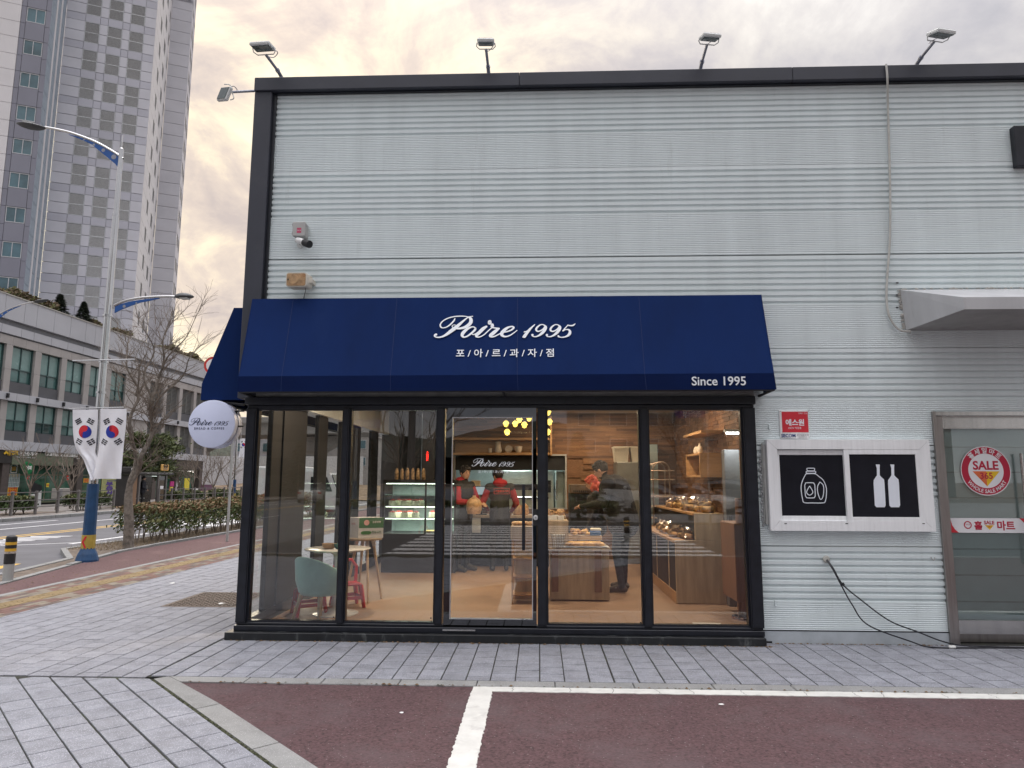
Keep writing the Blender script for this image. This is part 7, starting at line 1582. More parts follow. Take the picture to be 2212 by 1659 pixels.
# barred windows of the estate agent
b = MB(); a, c = PX(*c9(0, 685), XP-.37), PX(*c9(300, 900), XP-.37)
for k in range(13): y = a.y+(c.y-a.y)*k/12; b.box(XP-.38, XP-.35, y-.015, y+.015, c.z, a.z)
for k in range(4): z = c.z+(a.z-c.z)*k/3; b.box(XP-.375, XP-.345, a.y, c.y, z-.015, z+.015)
b.build('window_grille', mat('white_bar', (.6, .65, .65), .4), pod); b = MB(); b.box(XP-.39, XP-.386, a.y, c.y, c.z, a.z); b.build('pale_blind', mat('pale_blind', (.22, .33, .32), .6), pod)
for (x0, y0, x1, y1, m, lb, tx) in ((443, 722, 476, 775, m_pr, 'small red notice on the cafe door', '주의'), (760, 840, 795, 905, m_py, 'small yellow notice on the grey pier behind the bare tree', '매매'), (1365, 762, 1443, 830, m_po, 'orange and white notice on the shop glass beside the lamp post', '임대'), (1928, 826, 1974, 888, m_py, 'small yellow notice on the dark pier beside the yellow banner', '상가'), (1090, 715, 1118, 790, m_pr, 'narrow red and white notice on the pier between the bare trees', '카페')): poster(x0, y0, x1, y1, m, lb, X=XP+.02, txt=tx, tm=m_wl if m is m_pr else m_pr)
a, c = PX(*c9(1665, 765), -28), PX(*c9(1915, 1030), -28); bn2 = thing('vertical_banner', 'pale yellow vertical banner with large purple Korean letters behind the railing', 'banner', (-28, a.y, .1)); b = MB(); b.box(-28, -27.98, a.y, c.y, c.z-.2, a.z); b.build('cloth', mat('banner_yellow', (.55, .58, .26), .6), bn2)
m_pp = mat('letter_purple', (.16, .10, .42), .5)
for s, y0, y1 in (('부', 815, 890), ('동', 890, 960), ('산', 962, 1025)): TXc(s, 1730, y0, 1845, y1, m_pp, bn2, X=-27.975, bold=.07, thick=.01)
b = MB(); q = PX(*c9(1750, 797), -27.97); q2 = PX(*c9(1890, 797), -27.97); b.box(-27.975, -27.965, q.y, q2.y, q.z-.02, q.z+.02); b.prism([(-27.97, q2.y-.1, q.z+.08), (-27.97, q2.y+.12, q.z), (-27.97, q2.y-.1, q.z-.08)], (.008, 0, 0)); b.build('arrow_print', m_tg, bn2)
b = MB(); 
for yy in (a.y, c.y): b.box(-28.03, -28.0, yy-.02, yy+.02, 0, a.z)
b.build('banner_pole', m_black, bn2)
# slanted kiosk and air conditioner outside the cafe
a, c = PX(*c9(535, 812), -28.3), PX(*c9(682, 1045), -28.3); ki = thing('menu_board', 'slanted black and grey standing board outside the cafe door', 'board', (-28.3, a.y, FPZ)); zt = a.z
b = MB(); b.prism([(-28.3, a.y, .9), (-28.3, a.y, zt), (-28.3, c.y, zt-.28), (-28.3, c.y-.05, .95), (-28.3, a.y+.35, .75)], (-.12, 0, 0)); b.build('black_top', m_black, ki); b = MB(); b.prism([(-28.301, a.y+.02, FPZ), (-28.301, a.y+.02, .74), (-28.301, a.y+.36, .76), (-28.301, c.y-.05, .94), (-28.301, c.y, FPZ)], (-.11, 0, 0)); b.build('grey_base', m_flw, ki)
a, c = PX(*c9(955, 925), -28), PX(*c9(1140, 1085), -28); ac = thing('air_conditioner_unit', 'pale outdoor air conditioner unit standing between two bare trees', 'air conditioner', (-28, a.y, FPZ)); b = MB(); b.bbox(-28.4, -28, a.y, c.y, c.z, a.z, .02); b.build('case', mat('ac_grey', (.42, .40, .37), .6), ac)
b = MB()
for k in range(6): z = c.z+.1+k*(a.z-c.z-.2)/5; b.box(-27.999, -27.98, a.y+.08, a.y+.35, z, z+.04)
b.build('grille', m_tg, ac)

# roof garden
m_leafa = mat('leaf_dark', (.05, .068, .030), .7, var=.4, scale=3); m_leafb = mat('leaf_olive', (.135, .14, .052), .7, var=.35, scale=3); m_leafr = mat('leaf_rust', (.20, .125, .06), .7, var=.35, scale=4); m_leafg = mat('leaf_green', (.075, .12, .038), .65, var=.35, scale=4); m_bark = mat('bark_grey', (.19, .165, .14), .9, var=.3, scale=12, bump=.006, bscale=25, stain=((.06, .05, .042), 7, .5, .7)); m_twig = mat('twig', (.19, .155, .125), .9, var=.2); m_conif = mat('conifer_dark', (.035, .05, .03), .8, var=.4, scale=4); m_brn = mat('dry_leaf_brown', (.13, .095, .055), .85, var=.4, scale=3)
def leaves(b, n, fn, size, rr, mats=1, elong=1.5):
    for _ in range(n):
        c, mi = fn(rr); s = size*rr.uniform(.6, 1.35)
        a = Vector((rr.gauss(0, 1), rr.gauss(0, 1), rr.gauss(0, 1))).normalized(); t = a.orthogonal().normalized(); u = a.cross(t); t *= s*elong*.5; u *= s*.5
        b.m = mi; b.add([c-t, c+u*.8, c+t, c-u*.8], [(0, 1, 2, 3)])
def blob(cx, cy, cz, rx, ry, rz, lump=5, seed=0):
    rs = random.Random(seed); ls = [(Vector((rs.uniform(-1, 1)*rx*.65, rs.uniform(-1, 1)*ry*.65, rs.uniform(-.6, 1)*rz*.55)), rs.uniform(.35, .6)) for _ in range(lump)]
    def fn(rr):
        l, k = rr.choice(ls); d = Vector((rr.gauss(0, 1), rr.gauss(0, 1), rr.gauss(0, 1))).normalized()*rr.random()**.4*k
        p = Vector((cx, cy, cz))+l+Vector((d.x*rx, d.y*ry, d.z*rz)); return p, rr.choice((0, 0, 1))
    return fn
def shrub(name, label, cat, c, r, mats, n, size, seed, group=None, lump=7, stems=True):
    t = thing(name, label, cat, (c[0], c[1], c[2]-r[2]), group); rr = random.Random(seed); b = MB(); leaves(b, n, blob(*c, *r, lump=lump, seed=seed), size, rr); b.build('foliage', mats, t, fixn=False)
    if stems:
        b = MB()
        for i in range(6): b.tube([(c[0]+rr.uniform(-.1, .1), c[1]+rr.uniform(-.1, .1), c[2]-r[2]), (c[0]+rr.uniform(-.4, .4)*r[0], c[1]+rr.uniform(-.4, .4)*r[1], c[2])], [.025, .01], 5)
        b.build('stem', m_twig, t)
    return t
def wp(x, y, X): return PX(x, y, X)
xs_ = [(8, 632), (40, 640), (75, 655), (108, 668), (205, 722), (262, 735), (360, 752), (378, 762), (395, 768), (412, 775), (432, 782)]
for i, (x, y) in enumerate(xs_):
    q = wp(x, y, XP-.8); r = (.6, .9+.2*(i % 3), .42+.12*(i % 2)); lb = ['brown-green roof shrub nearest the picture edge above the parapet', 'roof shrub above the small far lamp head', 'taller rust-tinged roof shrub below the bluish tower strip', 'roof shrub just before the first dark conifer', 'twiggy roof shrub left of the tall lamp pole', 'small low roof shrub just past the tall lamp pole', 'roof shrub behind the bare tree top', 'second roof shrub behind the bare tree top', 'dark roof shrub below the right-hand lamp head', 'roof shrub nearing the end of the parapet', 'last roof shrub at the end of the parapet'][i]
    shrub('roof_shrub', lb, 'shrub', (XP-1.0, q.y, 11.9+r[2]*.7), r, [m_brn, m_leafb], 520, .16, 50+i, 'shrubs of the roof garden')
def conifer(label, loc, h, r, m, seed, n=1500, name='conifer', group=None):
    t = thing(name, label, 'tree', loc, group); rr = random.Random(seed); x, y, z = loc; b = MB(); b.tube([(x, y, z), (x, y, z+h)], [.05*h/3+.02, .01], 6); b.build('trunk', m_bark, t); b = MB()
    for i in range(n):
        f = rr.random()**.75; lay = (f*9) % 1; rad = r*(1-f)*(.55+.45*(1-lay))*rr.random()**.35; a = rr.uniform(0, 6.283); p = Vector((x+rad*cos(a), y+rad*sin(a), z+h*(.08+.9*f)-rad*.22)); s = .10*r
        d = Vector((cos(a), sin(a), rr.uniform(-.5, .25))).normalized()*s*1.8; u = Vector((-sin(a), cos(a), rr.uniform(-.4, .4)))*s*.5; b.add([p-d*.5, p+u, p+d, p-u], [(0, 1, 2, 3)])
    b.build('crown', m, t, fixn=False); return t
q = wp(128, 668, XP-1); conifer('dark pointed conifer in the roof garden, the nearer of two', (XP-1, q.y, 11.3), 2.2, 1.15, m_conif, 3); q = wp(178, 700, XP-1); conifer('dark pointed conifer in the roof garden, the farther of two beside the lamp pole', (XP-1, q.y, 11.3), 2.3, 1.1, m_conif, 4)

# ================================================================== STREET LAMPS AND FLAGS
YLm = 13.71; m_lblue = mat('lamp_blue_paint', (.012, .058, .150), .45, var=.2, scale=5, stain=((.03, .09, .18), 3, .55, .6)); m_fin = mat('gusset_blue', (.014, .09, .32), .45, var=.05); m_lhead = mat('lamp_head_grey', (.060, .065, .07), .4, var=.1); m_chrome = mat('polished_pole', (.60, .61, .62), .18, metal=1.0, var=.05, scale=2, bump=.0008, bscale=2)
m_flag = mat('flag_cloth', (.84, .85, .90), .8, var=.02, scale=2, bump=.0008, bscale=60); m_fred = mat('flag_red', (.62, .02, .035), .7, var=.03); m_fblu = mat('flag_blue', (.012, .035, .33), .7, var=.03); m_fblk = mat('flag_black', (.012, .012, .02), .7)
def L(x, y, Y=YLm): return P(x, y, Y)
base = L(188, 1208); base.z = -.02; lp = thing('street_lamp', 'tall double-armed street lamp on a blue base carrying two flags', 'street lamp', base); bx_, by_ = base.x, base.y
def lx(y): return L(188+(1212-y)*.0878, y)
ztop_l = lx(322).z; zj1 = lx(1045).z; zj2 = lx(465).z
b = MB(); b.lathe([(.205, 0), (.205, .05), (.17, .16), (.125, .26), (.125, .28)], (bx_, by_, -.02), 12); b.build('foot', m_lblue, lp); b = MB(); b.tube([(bx_, by_, .25), (bx_, by_, zj1)], [.122, .108], 12); b.build('lower_pole', m_lblue, lp)
b = MB(); b.tube([(bx_, by_, zj1), (bx_, by_, zj2)], [.085, .062], 16); b.build('middle_pole', m_chrome, lp, smooth=True); b = MB(); b.tube([(bx_, by_, zj2), (bx_, by_, ztop_l), (bx_, by_, ztop_l+.02)], [.052, .048, .03], 16); b.tube([(bx_, by_, ztop_l), (bx_, by_, lx(292).z)], .012, 6); b.build('upper_pole', m_chrome, lp, smooth=True)
for y in (848, 682, 465, 782, 1050): z = lx(y).z; b = MB(); b.tube([(bx_, by_, z-.02), (bx_, by_, z+.02)], [.092 if y > 600 else .066]*2, 16); b.build('collar', m_chrome, lp)
zb0_, zb1_ = lx(1185).z, lx(1155).z; b = MB(); b.tube([(bx_, by_, zb0_), (bx_, by_, zb1_)], [.126, .126], 12); b.build('yellow_band', mat('band_yellow', (.42, .31, .06), .5), lp)
b = MB()
for k in range(2): 
    zc_ = (zb0_+zb1_)/2; x0 = bx_-.055+k*.0; b.prism([(x0+.06, by_-.1285, zc_+.11), (x0, by_-.1285, zc_), (x0+.06, by_-.1285, zc_-.11), (x0+.10, by_-.1285, zc_-.11), (x0+.04, by_-.1285, zc_), (x0+.10, by_-.1285, zc_+.11)], (0, .002, 0)); break
b.build('red_chevron', m_fred, lp)
def arm(pts, gus, holes, head, name):
    pts = [L(*p) for p in pts]; b = MB(); b.tube(spline([tuple(p) for p in pts], 6), .027, 10); b.build('arm', m_chrome, lp, smooth=True)
    b = MB(); g_ = [L(*p) for p in gus]; up_ = g_[:len(g_)//2]; lo_ = g_[len(g_)//2:][::-1]
    # gusset plate with round holes: plate and pale discs through it
    for i in range(len(up_)-1): b.prism([up_[i]+Vector((0, -.012, 0)), up_[i+1]+Vector((0, -.012, 0)), lo_[i+1]+Vector((0, -.012, 0)), lo_[i]+Vector((0, -.012, 0))], (0, .024, 0))
    b.build('gusset', m_fin, lp)
    for hx, hy, hr in holes: c = L(hx, hy); r = hr/1507*YLm; b = MB(); b.cyl((c.x, by_-.0135, c.z), (c.x, by_+.0135, c.z), r, 20); b.build('gusset_hole', mat('hole_pale', (.30, .31, .35), .8), lp)
    (x0, y0), (x1, y1), s = head; a, c = L(x0, y0), L(x1, y1); ln = (c-a).length; mid = (a+c)/2; b = MB(); ang = atan2(c.z-a.z, c.x-a.x); R_ = Matrix.Rotation(-ang, 3, 'Y')
    n = 14; vs = []
    for i in range(9):
        u = i/8; w = (sin(pi*min(1, u*1.02+.02)))**.55; prof = [(-.5*ln+u*ln)]
        for j in range(n): t_ = 2*pi*j/n; yy = .13*w*cos(t_); z_ = (.085*w*sin(t_) if sin(t_) > 0 else .035*w*sin(t_)); vs.append(mid+R_ @ Vector((prof[0], yy, z_)))
    b.add(vs, [(i*n+j, i*n+(j+1) % n, (i+1)*n+(j+1) % n, (i+1)*n+j) for i in range(8) for j in range(n)]+[tuple(range(n)), tuple(range(8*n, 9*n))]); hd = b.build('lamp_head', m_lhead, lp, smooth=50)
    b = MB(); 
    for k in range(4): cc_ = mid+R_ @ Vector((-.12*ln+k*.10*ln, 0, -.038)); b.box(cc_.x-.02, cc_.x+.015, cc_.y-.08, cc_.y+.08, cc_.z-.004, cc_.z+.01)
    b.build('led_strip', m_flw, hd)
arm([(266, 343), (245, 328), (205, 306), (160, 289), (130, 281), (98, 275)], [(263, 345), (250, 334), (225, 318), (195, 305), (170, 296), (148, 290), (150, 291.5), (172, 300), (198, 312), (226, 335), (250, 355), (263, 374)], [(246.5, 339.5, 6), (224, 325, 4.5), (203.5, 313, 3), (182, 302.5, 2)], ((99, 276), (34, 266), 1), 'l')
arm([(247, 660), (270, 650), (300, 644), (330, 641.5), (365, 640.5), (381, 641.5)], [(249, 663), (262, 657), (280, 652), (300, 648.5), (320, 646), (345, 643.5), (345, 645), (322, 650), (302, 654), (282, 661), (264, 668), (248, 676)], [(269, 662, 3.5), (295, 655, 2)], ((377, 642), (420, 641), 1), 'r')
# rods and flags
for y, x0, x1 in ((781, 164, 297), (884, 156, 273)): a, c = L(x0, y+ (0 if y > 800 else 0)), L(x1, y-3); b = MB(); b.cyl((a.x, by_-.10, a.z), (c.x, by_-.10, c.z), .014, 8); b.build('flag_rod', m_chrome, lp)
def cf(x, y): return x/1.659*.5486, (1100+y/1.659)*.5486
def flag(label, rows, emb, tri, redside):
    t = thing('flag', label, 'flag', L(*cf((rows[0][1]+rows[0][2])/2, rows[0][0])), 'flags hanging from the street lamp'); nx = 12; sp = spline(rows, 4); vs = []
    YB = by_-.12
    def wav(u, v): return .030*sin(u*6.5+v*4.1)*min(1, v*1.6+.12)+.020*sin(u*14-v*9)*v*v*(1.6 if redside < 0 else .8)
    for (y, x0, x1) in sp:
        v = (y-rows[0][0])/(rows[-1][0]-rows[0][0])
        for i in range(nx+1): u = i/nx; p = P(*cf(x0+(x1-x0)*u, y), YB); p.y += wav(u, v)-.0; vs.append(p)
    n = nx+1; fs = [(j*n+i, (j+1)*n+i, (j+1)*n+i+1, j*n+i+1) for j in range(len(sp)-1) for i in range(nx)]
    b = MB(); b.add(vs, fs); b.add([p+Vector((0, .003, 0)) for p in vs], [f[::-1] for f in fs]); b.build('cloth', m_flag, t, smooth=80, fixn=False)
    def on(x, y, lift=.004):
        for k in range(len(rows)-1):
            if rows[k][0] <= y <= rows[k+1][0]:
                f = (y-rows[k][0])/(rows[k+1][0]-rows[k][0]); x0 = rows[k][1]+(rows[k+1][1]-rows[k][1])*f; x1 = rows[k][2]+(rows[k+1][2]-rows[k][2])*f; break
        v = (y-rows[0][0])/(rows[-1][0]-rows[0][0]); p = P(*cf(x, y), YB); p.y += wav((x-x0)/(x1-x0), v)-lift; return p
    ex, ey_, er = emb
    def half(sgn):    # half of the disc left (sgn -1) or right, divided by an S curve
        pts = [(ex+sgn*er*sin(a*pi/16), ey_-er*cos(a*pi/16)) for a in range(17)]
        s = [(ex+sgnS*er*.5*sin(a*pi/8), ey_+cy_+er*.5*cos(a*pi/8)) for sgnS, cy_ in ((redside, er*.5), (-redside, -er*.5)) for a in range(0, 9)]
        return pts+s
    for sg_, m in ((redside, m_fred), (-redside, m_fblu)):
        poly_ = half(sg_); b = MB(); bm = bmesh.new(); vv = [bm.verts.new(on(x, y, .005)) for x, y in poly_]
        cl = []; 
        for v_ in vv:
            if not cl or (v_.co-cl[-1].co).length > 1e-5: cl.append(v_)
        if (cl[0].co-cl[-1].co).length < 1e-5: cl.pop()
        f_ = bm.faces.new(cl); bmesh.ops.triangulate(bm, faces=[f_]); bmesh.ops.delete(bm, geom=[v_ for v_ in bm.verts if not v_.link_faces], context='VERTS'); b.bm(bm); b.build('emblem_half', m, t, fixn=False)
    for (tx, ty, ang, pat) in tri:
        b = MB(); ca, sa = cos(ang), sin(ang)
        for k in range(3):
            off = (k-1)*10.5; segs_ = ((-19, 19),) if pat[k] else ((-19, -2), (2, 19))
            for a_, c_ in segs_:
                q_ = [(a_, off-3.4), (c_, off-3.4), (c_, off+3.4), (a_, off+3.4)]; b.add([on(tx+px*1.08*ca-py_*1.15*sa, ty+px*1.08*sa+py_*1.15*ca, .0055) for px, py_ in q_], [(0, 1, 2, 3)])
        b.build('trigram', m_fblk, t, fixn=False)
flag('white national flag hanging flat, blue half of its disc towards the lamp pole', [(846, 656, 827), (930, 655, 822), (1010, 650, 812), (1100, 640, 803), (1180, 632, 798), (1250, 622, 797), (1303, 610, 799)], (734, 995, 42), [(697, 928, -.45, (1, 0, 0)), (782, 927, .55, (1, 1, 1)), (684, 1062, .5, (0, 0, 0)), (772, 1060, -.6, (0, 1, 0))], 1)
flag('white national flag bunched and twisted at its lower end beside the lamp post', [(851, 475, 640), (930, 474, 636), (1010, 474, 628), (1080, 482, 622), (1130, 505, 618), (1180, 545, 636), (1250, 580, 630), (1312, 606, 614)], (556, 995, 42), [(512, 927, -.5, (1, 1, 1)), (594, 928, .5, (0, 0, 1)), (519, 1060, .5, (0, 1, 0)), (594, 1062, -.55, (0, 0, 0))], -1)
# farther copies of the lamp
copy_thing(lp, (-23.5, 28.5, FPZ), pi, 'street lamp across the road whose head and blue fin reach in over the podium'); copy_thing(lp, (-22.4, 51.0, FPZ), pi, 'street lamp with a blue base far along the railing beside the shop corner')
fc = [o for o in bpy.data.objects if o.name.startswith('flag') and o.get('category') == 'flag'][0]
cf_ = copy_thing(fc, (-22.0, 50.85, 3.4), 0, 'small far flag on the distant blue lamp post by the shop corner'); cf_['group'] = 'flags hanging from the street lamp'; cf_.location = (-21.85, 50.8, 4.6)

# bollard
q = Vector((-8.42, 11.05, 0)); bo = thing('bollard', 'round bollard banded black and yellow with a bare metal foot at the kerb', 'bollard', q); m_bk = mat('bollard_black', (.02, .02, .022), .5); m_by = mat('bollard_yellow', (.72, .42, .04), .45, var=.1)
prof_z = [(0, .26, m_grayalu, .075, 'metal_foot'), (.261, .42, m_bk, .078, 'black_sleeve'), (.421, .455, mat('worn_sleeve', (.5, .45, .4), .6, stain=((.1, .1, .1), 20, .5, .8)), .079, 'worn_band'), (.456, .50, m_by, .079, 'yellow_band'), (.501, .555, m_bk, .078, 'black_band'), (.556, .60, m_by, .079, 'yellow_band'), (.601, .66, m_bk, .078, 'black_band')]
for z0, z1, m, r, nm in prof_z: b = MB(); b.tube([(q.x, q.y, z0), (q.x, q.y, z1)], r, 22); b.build(nm, m, bo, smooth=40)
b = MB(); b.lathe([(.078, .661), (.072, .685), (.05, .70), (.001, .705)], (q.x, q.y, 0), 22); b.build('cap', m_bk, bo, smooth=40)

# ================================================================== TREES, HEDGES, RAILING
def twigs(b, p, d, ln, r, depth, rr, spread=.55, upb=.12):
    if depth == 0 or r < .0022: return
    n = 3; pts = [p]; dd = d.copy()
    for i in range(n): dd = (dd+Vector((rr.gauss(0, .13), rr.gauss(0, .13), rr.gauss(0, .10)+upb*.3))).normalized(); pts.append(pts[-1]+dd*ln/n)
    b.tube(pts, [r, r*.86, r*.74, r*.6], 5 if r < .02 else 7, caps=False)
    for i in range(rr.choice((2, 3, 3)) if depth > 1 else 2):
        k = rr.choice((1, 2, 3, 3)); nd = (dd+Vector((rr.gauss(0, spread), rr.gauss(0, spread), rr.gauss(0, spread*.6)+upb))).normalized(); twigs(b, pts[k], nd, ln*rr.uniform(.55, .85), r*.62, depth-1, rr, spread, upb)
bt_ = thing('bare_tree', 'leafless street tree with a leaning forked trunk rising before the podium', 'tree', G(278, 1190)); YT = 16.2
def tp(pts): return [tuple(P(*cf(x, y), YT)) for x, y in pts]
rr = random.Random(31)
tr = tp([(843, 1690), (842, 1600), (838, 1450), (843, 1380), (850, 1330)]); tr[0] = (tr[0][0], tr[0][1], -.05)
b = MB(); b.tube(spline(tr, 5), [.125-.0030*i for i in range(21)], 12); b.build('trunk', m_bark, bt_, smooth=True)
leaders = [(a_, r_*.78) for a_, r_ in [([(850, 1345), (875, 1280), (925, 1190), (950, 1120), (975, 1000), (990, 900), (1015, 760), (1030, 620), (1070, 500), (1085, 380), (1110, 250)], .085), ([(842, 1345), (862, 1260), (868, 1120), (872, 950), (885, 800), (880, 700), (860, 600), (830, 480), (800, 400)], .07), ([(985, 930), (1040, 800), (1120, 690), (1200, 590), (1260, 520), (1310, 430)], .04), ([(1005, 800), (960, 680), (950, 560), (990, 440), (960, 330), (900, 250)], .04), ([(885, 760), (920, 640), (930, 520), (950, 400)], .035), ([(1030, 640), (1090, 540), (1180, 420), (1230, 300), (1340, 150)], .032), ([(950, 1120), (1020, 1000), (1100, 880), (1180, 760)], .03), ([(868, 1000), (820, 850), (780, 700), (770, 640)], .03)]]
b = MB(); bt2 = MB()
for pts, r0 in leaders:
    sp = [Vector(p) for p in spline(tp(pts), 4)]; n = len(sp)
    for i, p in enumerate(sp): p.y += .12*sin(i*.5+r0*90)*min(1, i/8)*(1 if r0 > .06 else 1.4)
    b.tube(sp, [max(.006, r0*(1-.88*i/(n-1))) for i in range(n)], 8)
    for i in range(3, n, 1):
        for _ in range(0 if i % 2 and i < 12 else (1 if i < 14 else 2)):
            t_ = (sp[i]-sp[i-1]).normalized(); nd = (t_*.9+Vector((rr.gauss(0, .75), rr.gauss(0, .75), rr.gauss(.1, .3)))).normalized(); twigs(bt2, sp[i], nd, rr.uniform(.30, .62), max(.005, r0*.24*(1-.6*i/n)), 4, rr, .5)
b.build('limb', m_bark, bt_, smooth=True); bt2.build('twig_crown', m_twig, bt_, fixn=False)
def bare(label, loc, h, seed, stems=3, r=.05, group=None, name='bare_tree', sp=.5):
    t = thing(name, label, 'tree', loc, group); rr = random.Random(seed); b = MB(); b2 = MB(); x, y, z = loc
    b.tube([(x, y, z-.05), (x+rr.uniform(-.05, .05), y, z+h*.16), (x, y, z+h*.24)], [r*1.3, r, r*.95], 8); b.build('trunk', m_bark, t, smooth=True)
    for i in range(stems):
        a = 2*pi*i/stems+rr.uniform(-.3, .3); d = Vector((cos(a)*.38, sin(a)*.38, 1)).normalized(); twigs(b2, Vector((x, y, z+h*.22)), d, h*.27, r*.72, 4, rr, sp, .16)
    b2.build('branch_crown', m_twig, t, fixn=False); return t
for x, yb, Xd, h, sd_, lb in ((62, 1090, -25.5, 4.6, 61, 'leafless multi-stemmed tree before the black estate agent sign'), (122, 1085, -24.5, 4.3, 62, 'bare branching tree before the olive cafe sign'), (152, 1085, -24.8, 4.2, 63, 'bare tree whose trunk stands beside the air conditioner unit')): q = PX(x, yb, Xd); bare(lb, (Xd, q.y, FPZ), h, sd_, 4, .045)
for x, yb, Xd, h, sd_, lb in ((415, 1070, -22.6, 4.2, 64, 'bare tree among the railings just past the bus shelter'), (460, 1065, -22.6, 4.4, 65, 'bare multi-stemmed tree before the white hoarding'), (492, 1062, -22.4, 4.6, 66, 'bare tree at the end of the railing beside the distant blue lamp post'), (385, 1070, -24, 3.6, 67, 'small bare tree behind the glass end of the bus shelter'), (438, 1066, -25, 4.2, 68, 'bare tree behind the railing between its two larger neighbours')): q = PX(x, yb, Xd); bare(lb, (Xd, q.y, FPZ), h, sd_, 5, .04, sp=.45)
def loose(label, loc, h, r, seed, n=4200):
    t = thing('pine_tree', label, 'tree', loc); rr = random.Random(seed); x, y, z = loc; b = MB(); b.tube([(x, y, z), (x+.1, y+.1, z+h*.45), (x-.05, y, z+h*.9)], [.13, .10, .04], 8)
    cl = []
    for i in range(16): f = rr.uniform(.42, 1); a = rr.uniform(0, 6.28); rad = r*rr.uniform(.3, 1)*(1.15-f*.6); p = Vector((x+rad*cos(a), y+rad*sin(a), z+h*f)); cl.append((p, rr.uniform(.35, .7))); b.tube([(x, y, z+h*f*.8), p], [.04, .015], 5)
    b.build('trunk', m_bark, t); b = MB()
    def fn(rr): c, k = rr.choice(cl); d = Vector((rr.gauss(0, 1), rr.gauss(0, 1), rr.gauss(0, .42)))*k*.62; return c+d, rr.choice((0, 1, 1))
    leaves(b, n, fn, .11, rr, elong=2.4); b.build('crown', [m_leafa, mat('pine_olive', (.085, .105, .030), .7, var=.3, scale=2)], t, fixn=False)
for x, Xd, h, r, sd_, lb in ((262, -25, 4.3, 1.7, 71, 'loose green pine between the lamp post flags and the bus shelter'), (318, -25, 4.2, 1.8, 72, 'broad green pine spreading above the bus shelter roof'), (352, -25.5, 4.0, 1.9, 73, 'olive pine behind the yellow bus stop sign')): q = PX(x, 1060, Xd); loose(lb, (Xd, q.y, FPZ), h, r, sd_)
def hedge(label, x0, x1, y0, y1, h, mats, n, size, seed, name='hedge', base=0, w=(2, 3, 1)):
    t = thing(name, label, 'hedge', ((x0+x1)/2, (y0+y1)/2, base)); rr = random.Random(seed); b = MB()
    def fn(rr):
        u, v = rr.random(), rr.random()
        y = y0+(y1-y0)*u; hh = h*(1+.16*mnoise.noise(Vector((y*1.6, seed, 0)))+.10*mnoise.noise(Vector((y*6, seed, 4)))); wv = .5+.5*mnoise.noise(Vector((y*2, seed, 9)))
        side_ = rr.random()
        if side_ < .5: x = x0+(x1-x0)*rr.random(); z = hh*(.72+.30*rr.random()**.5)
        else: x = rr.choice((x0, x1))+rr.gauss(0, .06); z = hh*(.28+.70*rr.random()**.8)
        z += .0; top_ = z > hh*.82
        return Vector((x+rr.gauss(0, .04), y+rr.gauss(0, .05), base+z)), (2 if (top_ and rr.random() < .6) else (rr.choice((0, 1))))
    leaves(b, n, fn, size, rr, elong=1.7); b.build('foliage', mats, t, fixn=False)
    b = MB()
    for k in range(int((y1-y0)/.28)):
        y = y0+.1+k*.28; x = (x0+x1)/2+rr.uniform(-.2, .2)
        for _ in range(3): b.tube([(x, y, base-.02), (x+rr.uniform(-.12, .12), y+rr.uniform(-.12, .12), base+h*.35), (x+rr.uniform(-.3, .3), y+rr.uniform(-.25, .25), base+h*.85)], [.016, .011, .005], 5, caps=False)
    b.build('stem', m_twig, t, fixn=False); return t
hedge('clipped green roadside hedge with rusty new leaves between the bare tree and the shop', -10.55, -9.75, 17.3, 24.8, .92, [m_leafg, m_leafb, m_leafr], 15000, .055, 81)
hedge('rust brown hedge beyond a gap, ending at the corner of the shop', -10.55, -9.75, 25.4, 33.0, 1.0, [m_leafb, m_leafr, m_leafr], 11000, .06, 82)
for y0, y1, lb, sd_ in ((24.5, 29.3, 'low green hedge behind the railing before the estate agent', 83), (29.8, 31.0, 'short green hedge piece behind the railing before the cafe door', 84), (34.0, 36.6, 'green hedge piece behind the railing beside the bus shelter', 85), (43.5, 46.8, 'green hedge piece behind the railing past the bus shelter', 86), (49.0, 52.5, 'green hedge piece behind the railing at the distant lamp', 87)): hedge(lb, -23.4, -22.7, y0, y1, .75, [m_leafg, m_leafa, m_leafb], 3600, .09, sd_, base=FPZ)
m_rail = mat('railing_grey_brown', (.14, .13, .125), .5, var=.1)
def railing(label, y0, y1, n):
    t = thing('railing', label, 'railing', (-22.1, y0, FPZ)); 
    for k in range(n+1): y = y0+(y1-y0)*k/n; b = MB(); b.bbox(-22.15, -22.05, y-.05, y+.05, FPZ, FPZ+1.02, .01); b.build('post', m_rail, t)
    for z in (.32, .62, .96):
        b = MB(); b.box(-22.125, -22.075, y0, y1, FPZ+z-.018, FPZ+z+.018); b.build('rail', m_rail, t)
railing('grey brown three-rail railing along the far kerb before the shops', 20.3, 35.9, 11); railing('grey brown three-rail railing along the far kerb past the bus shelter', 40.2, 60.0, 14)

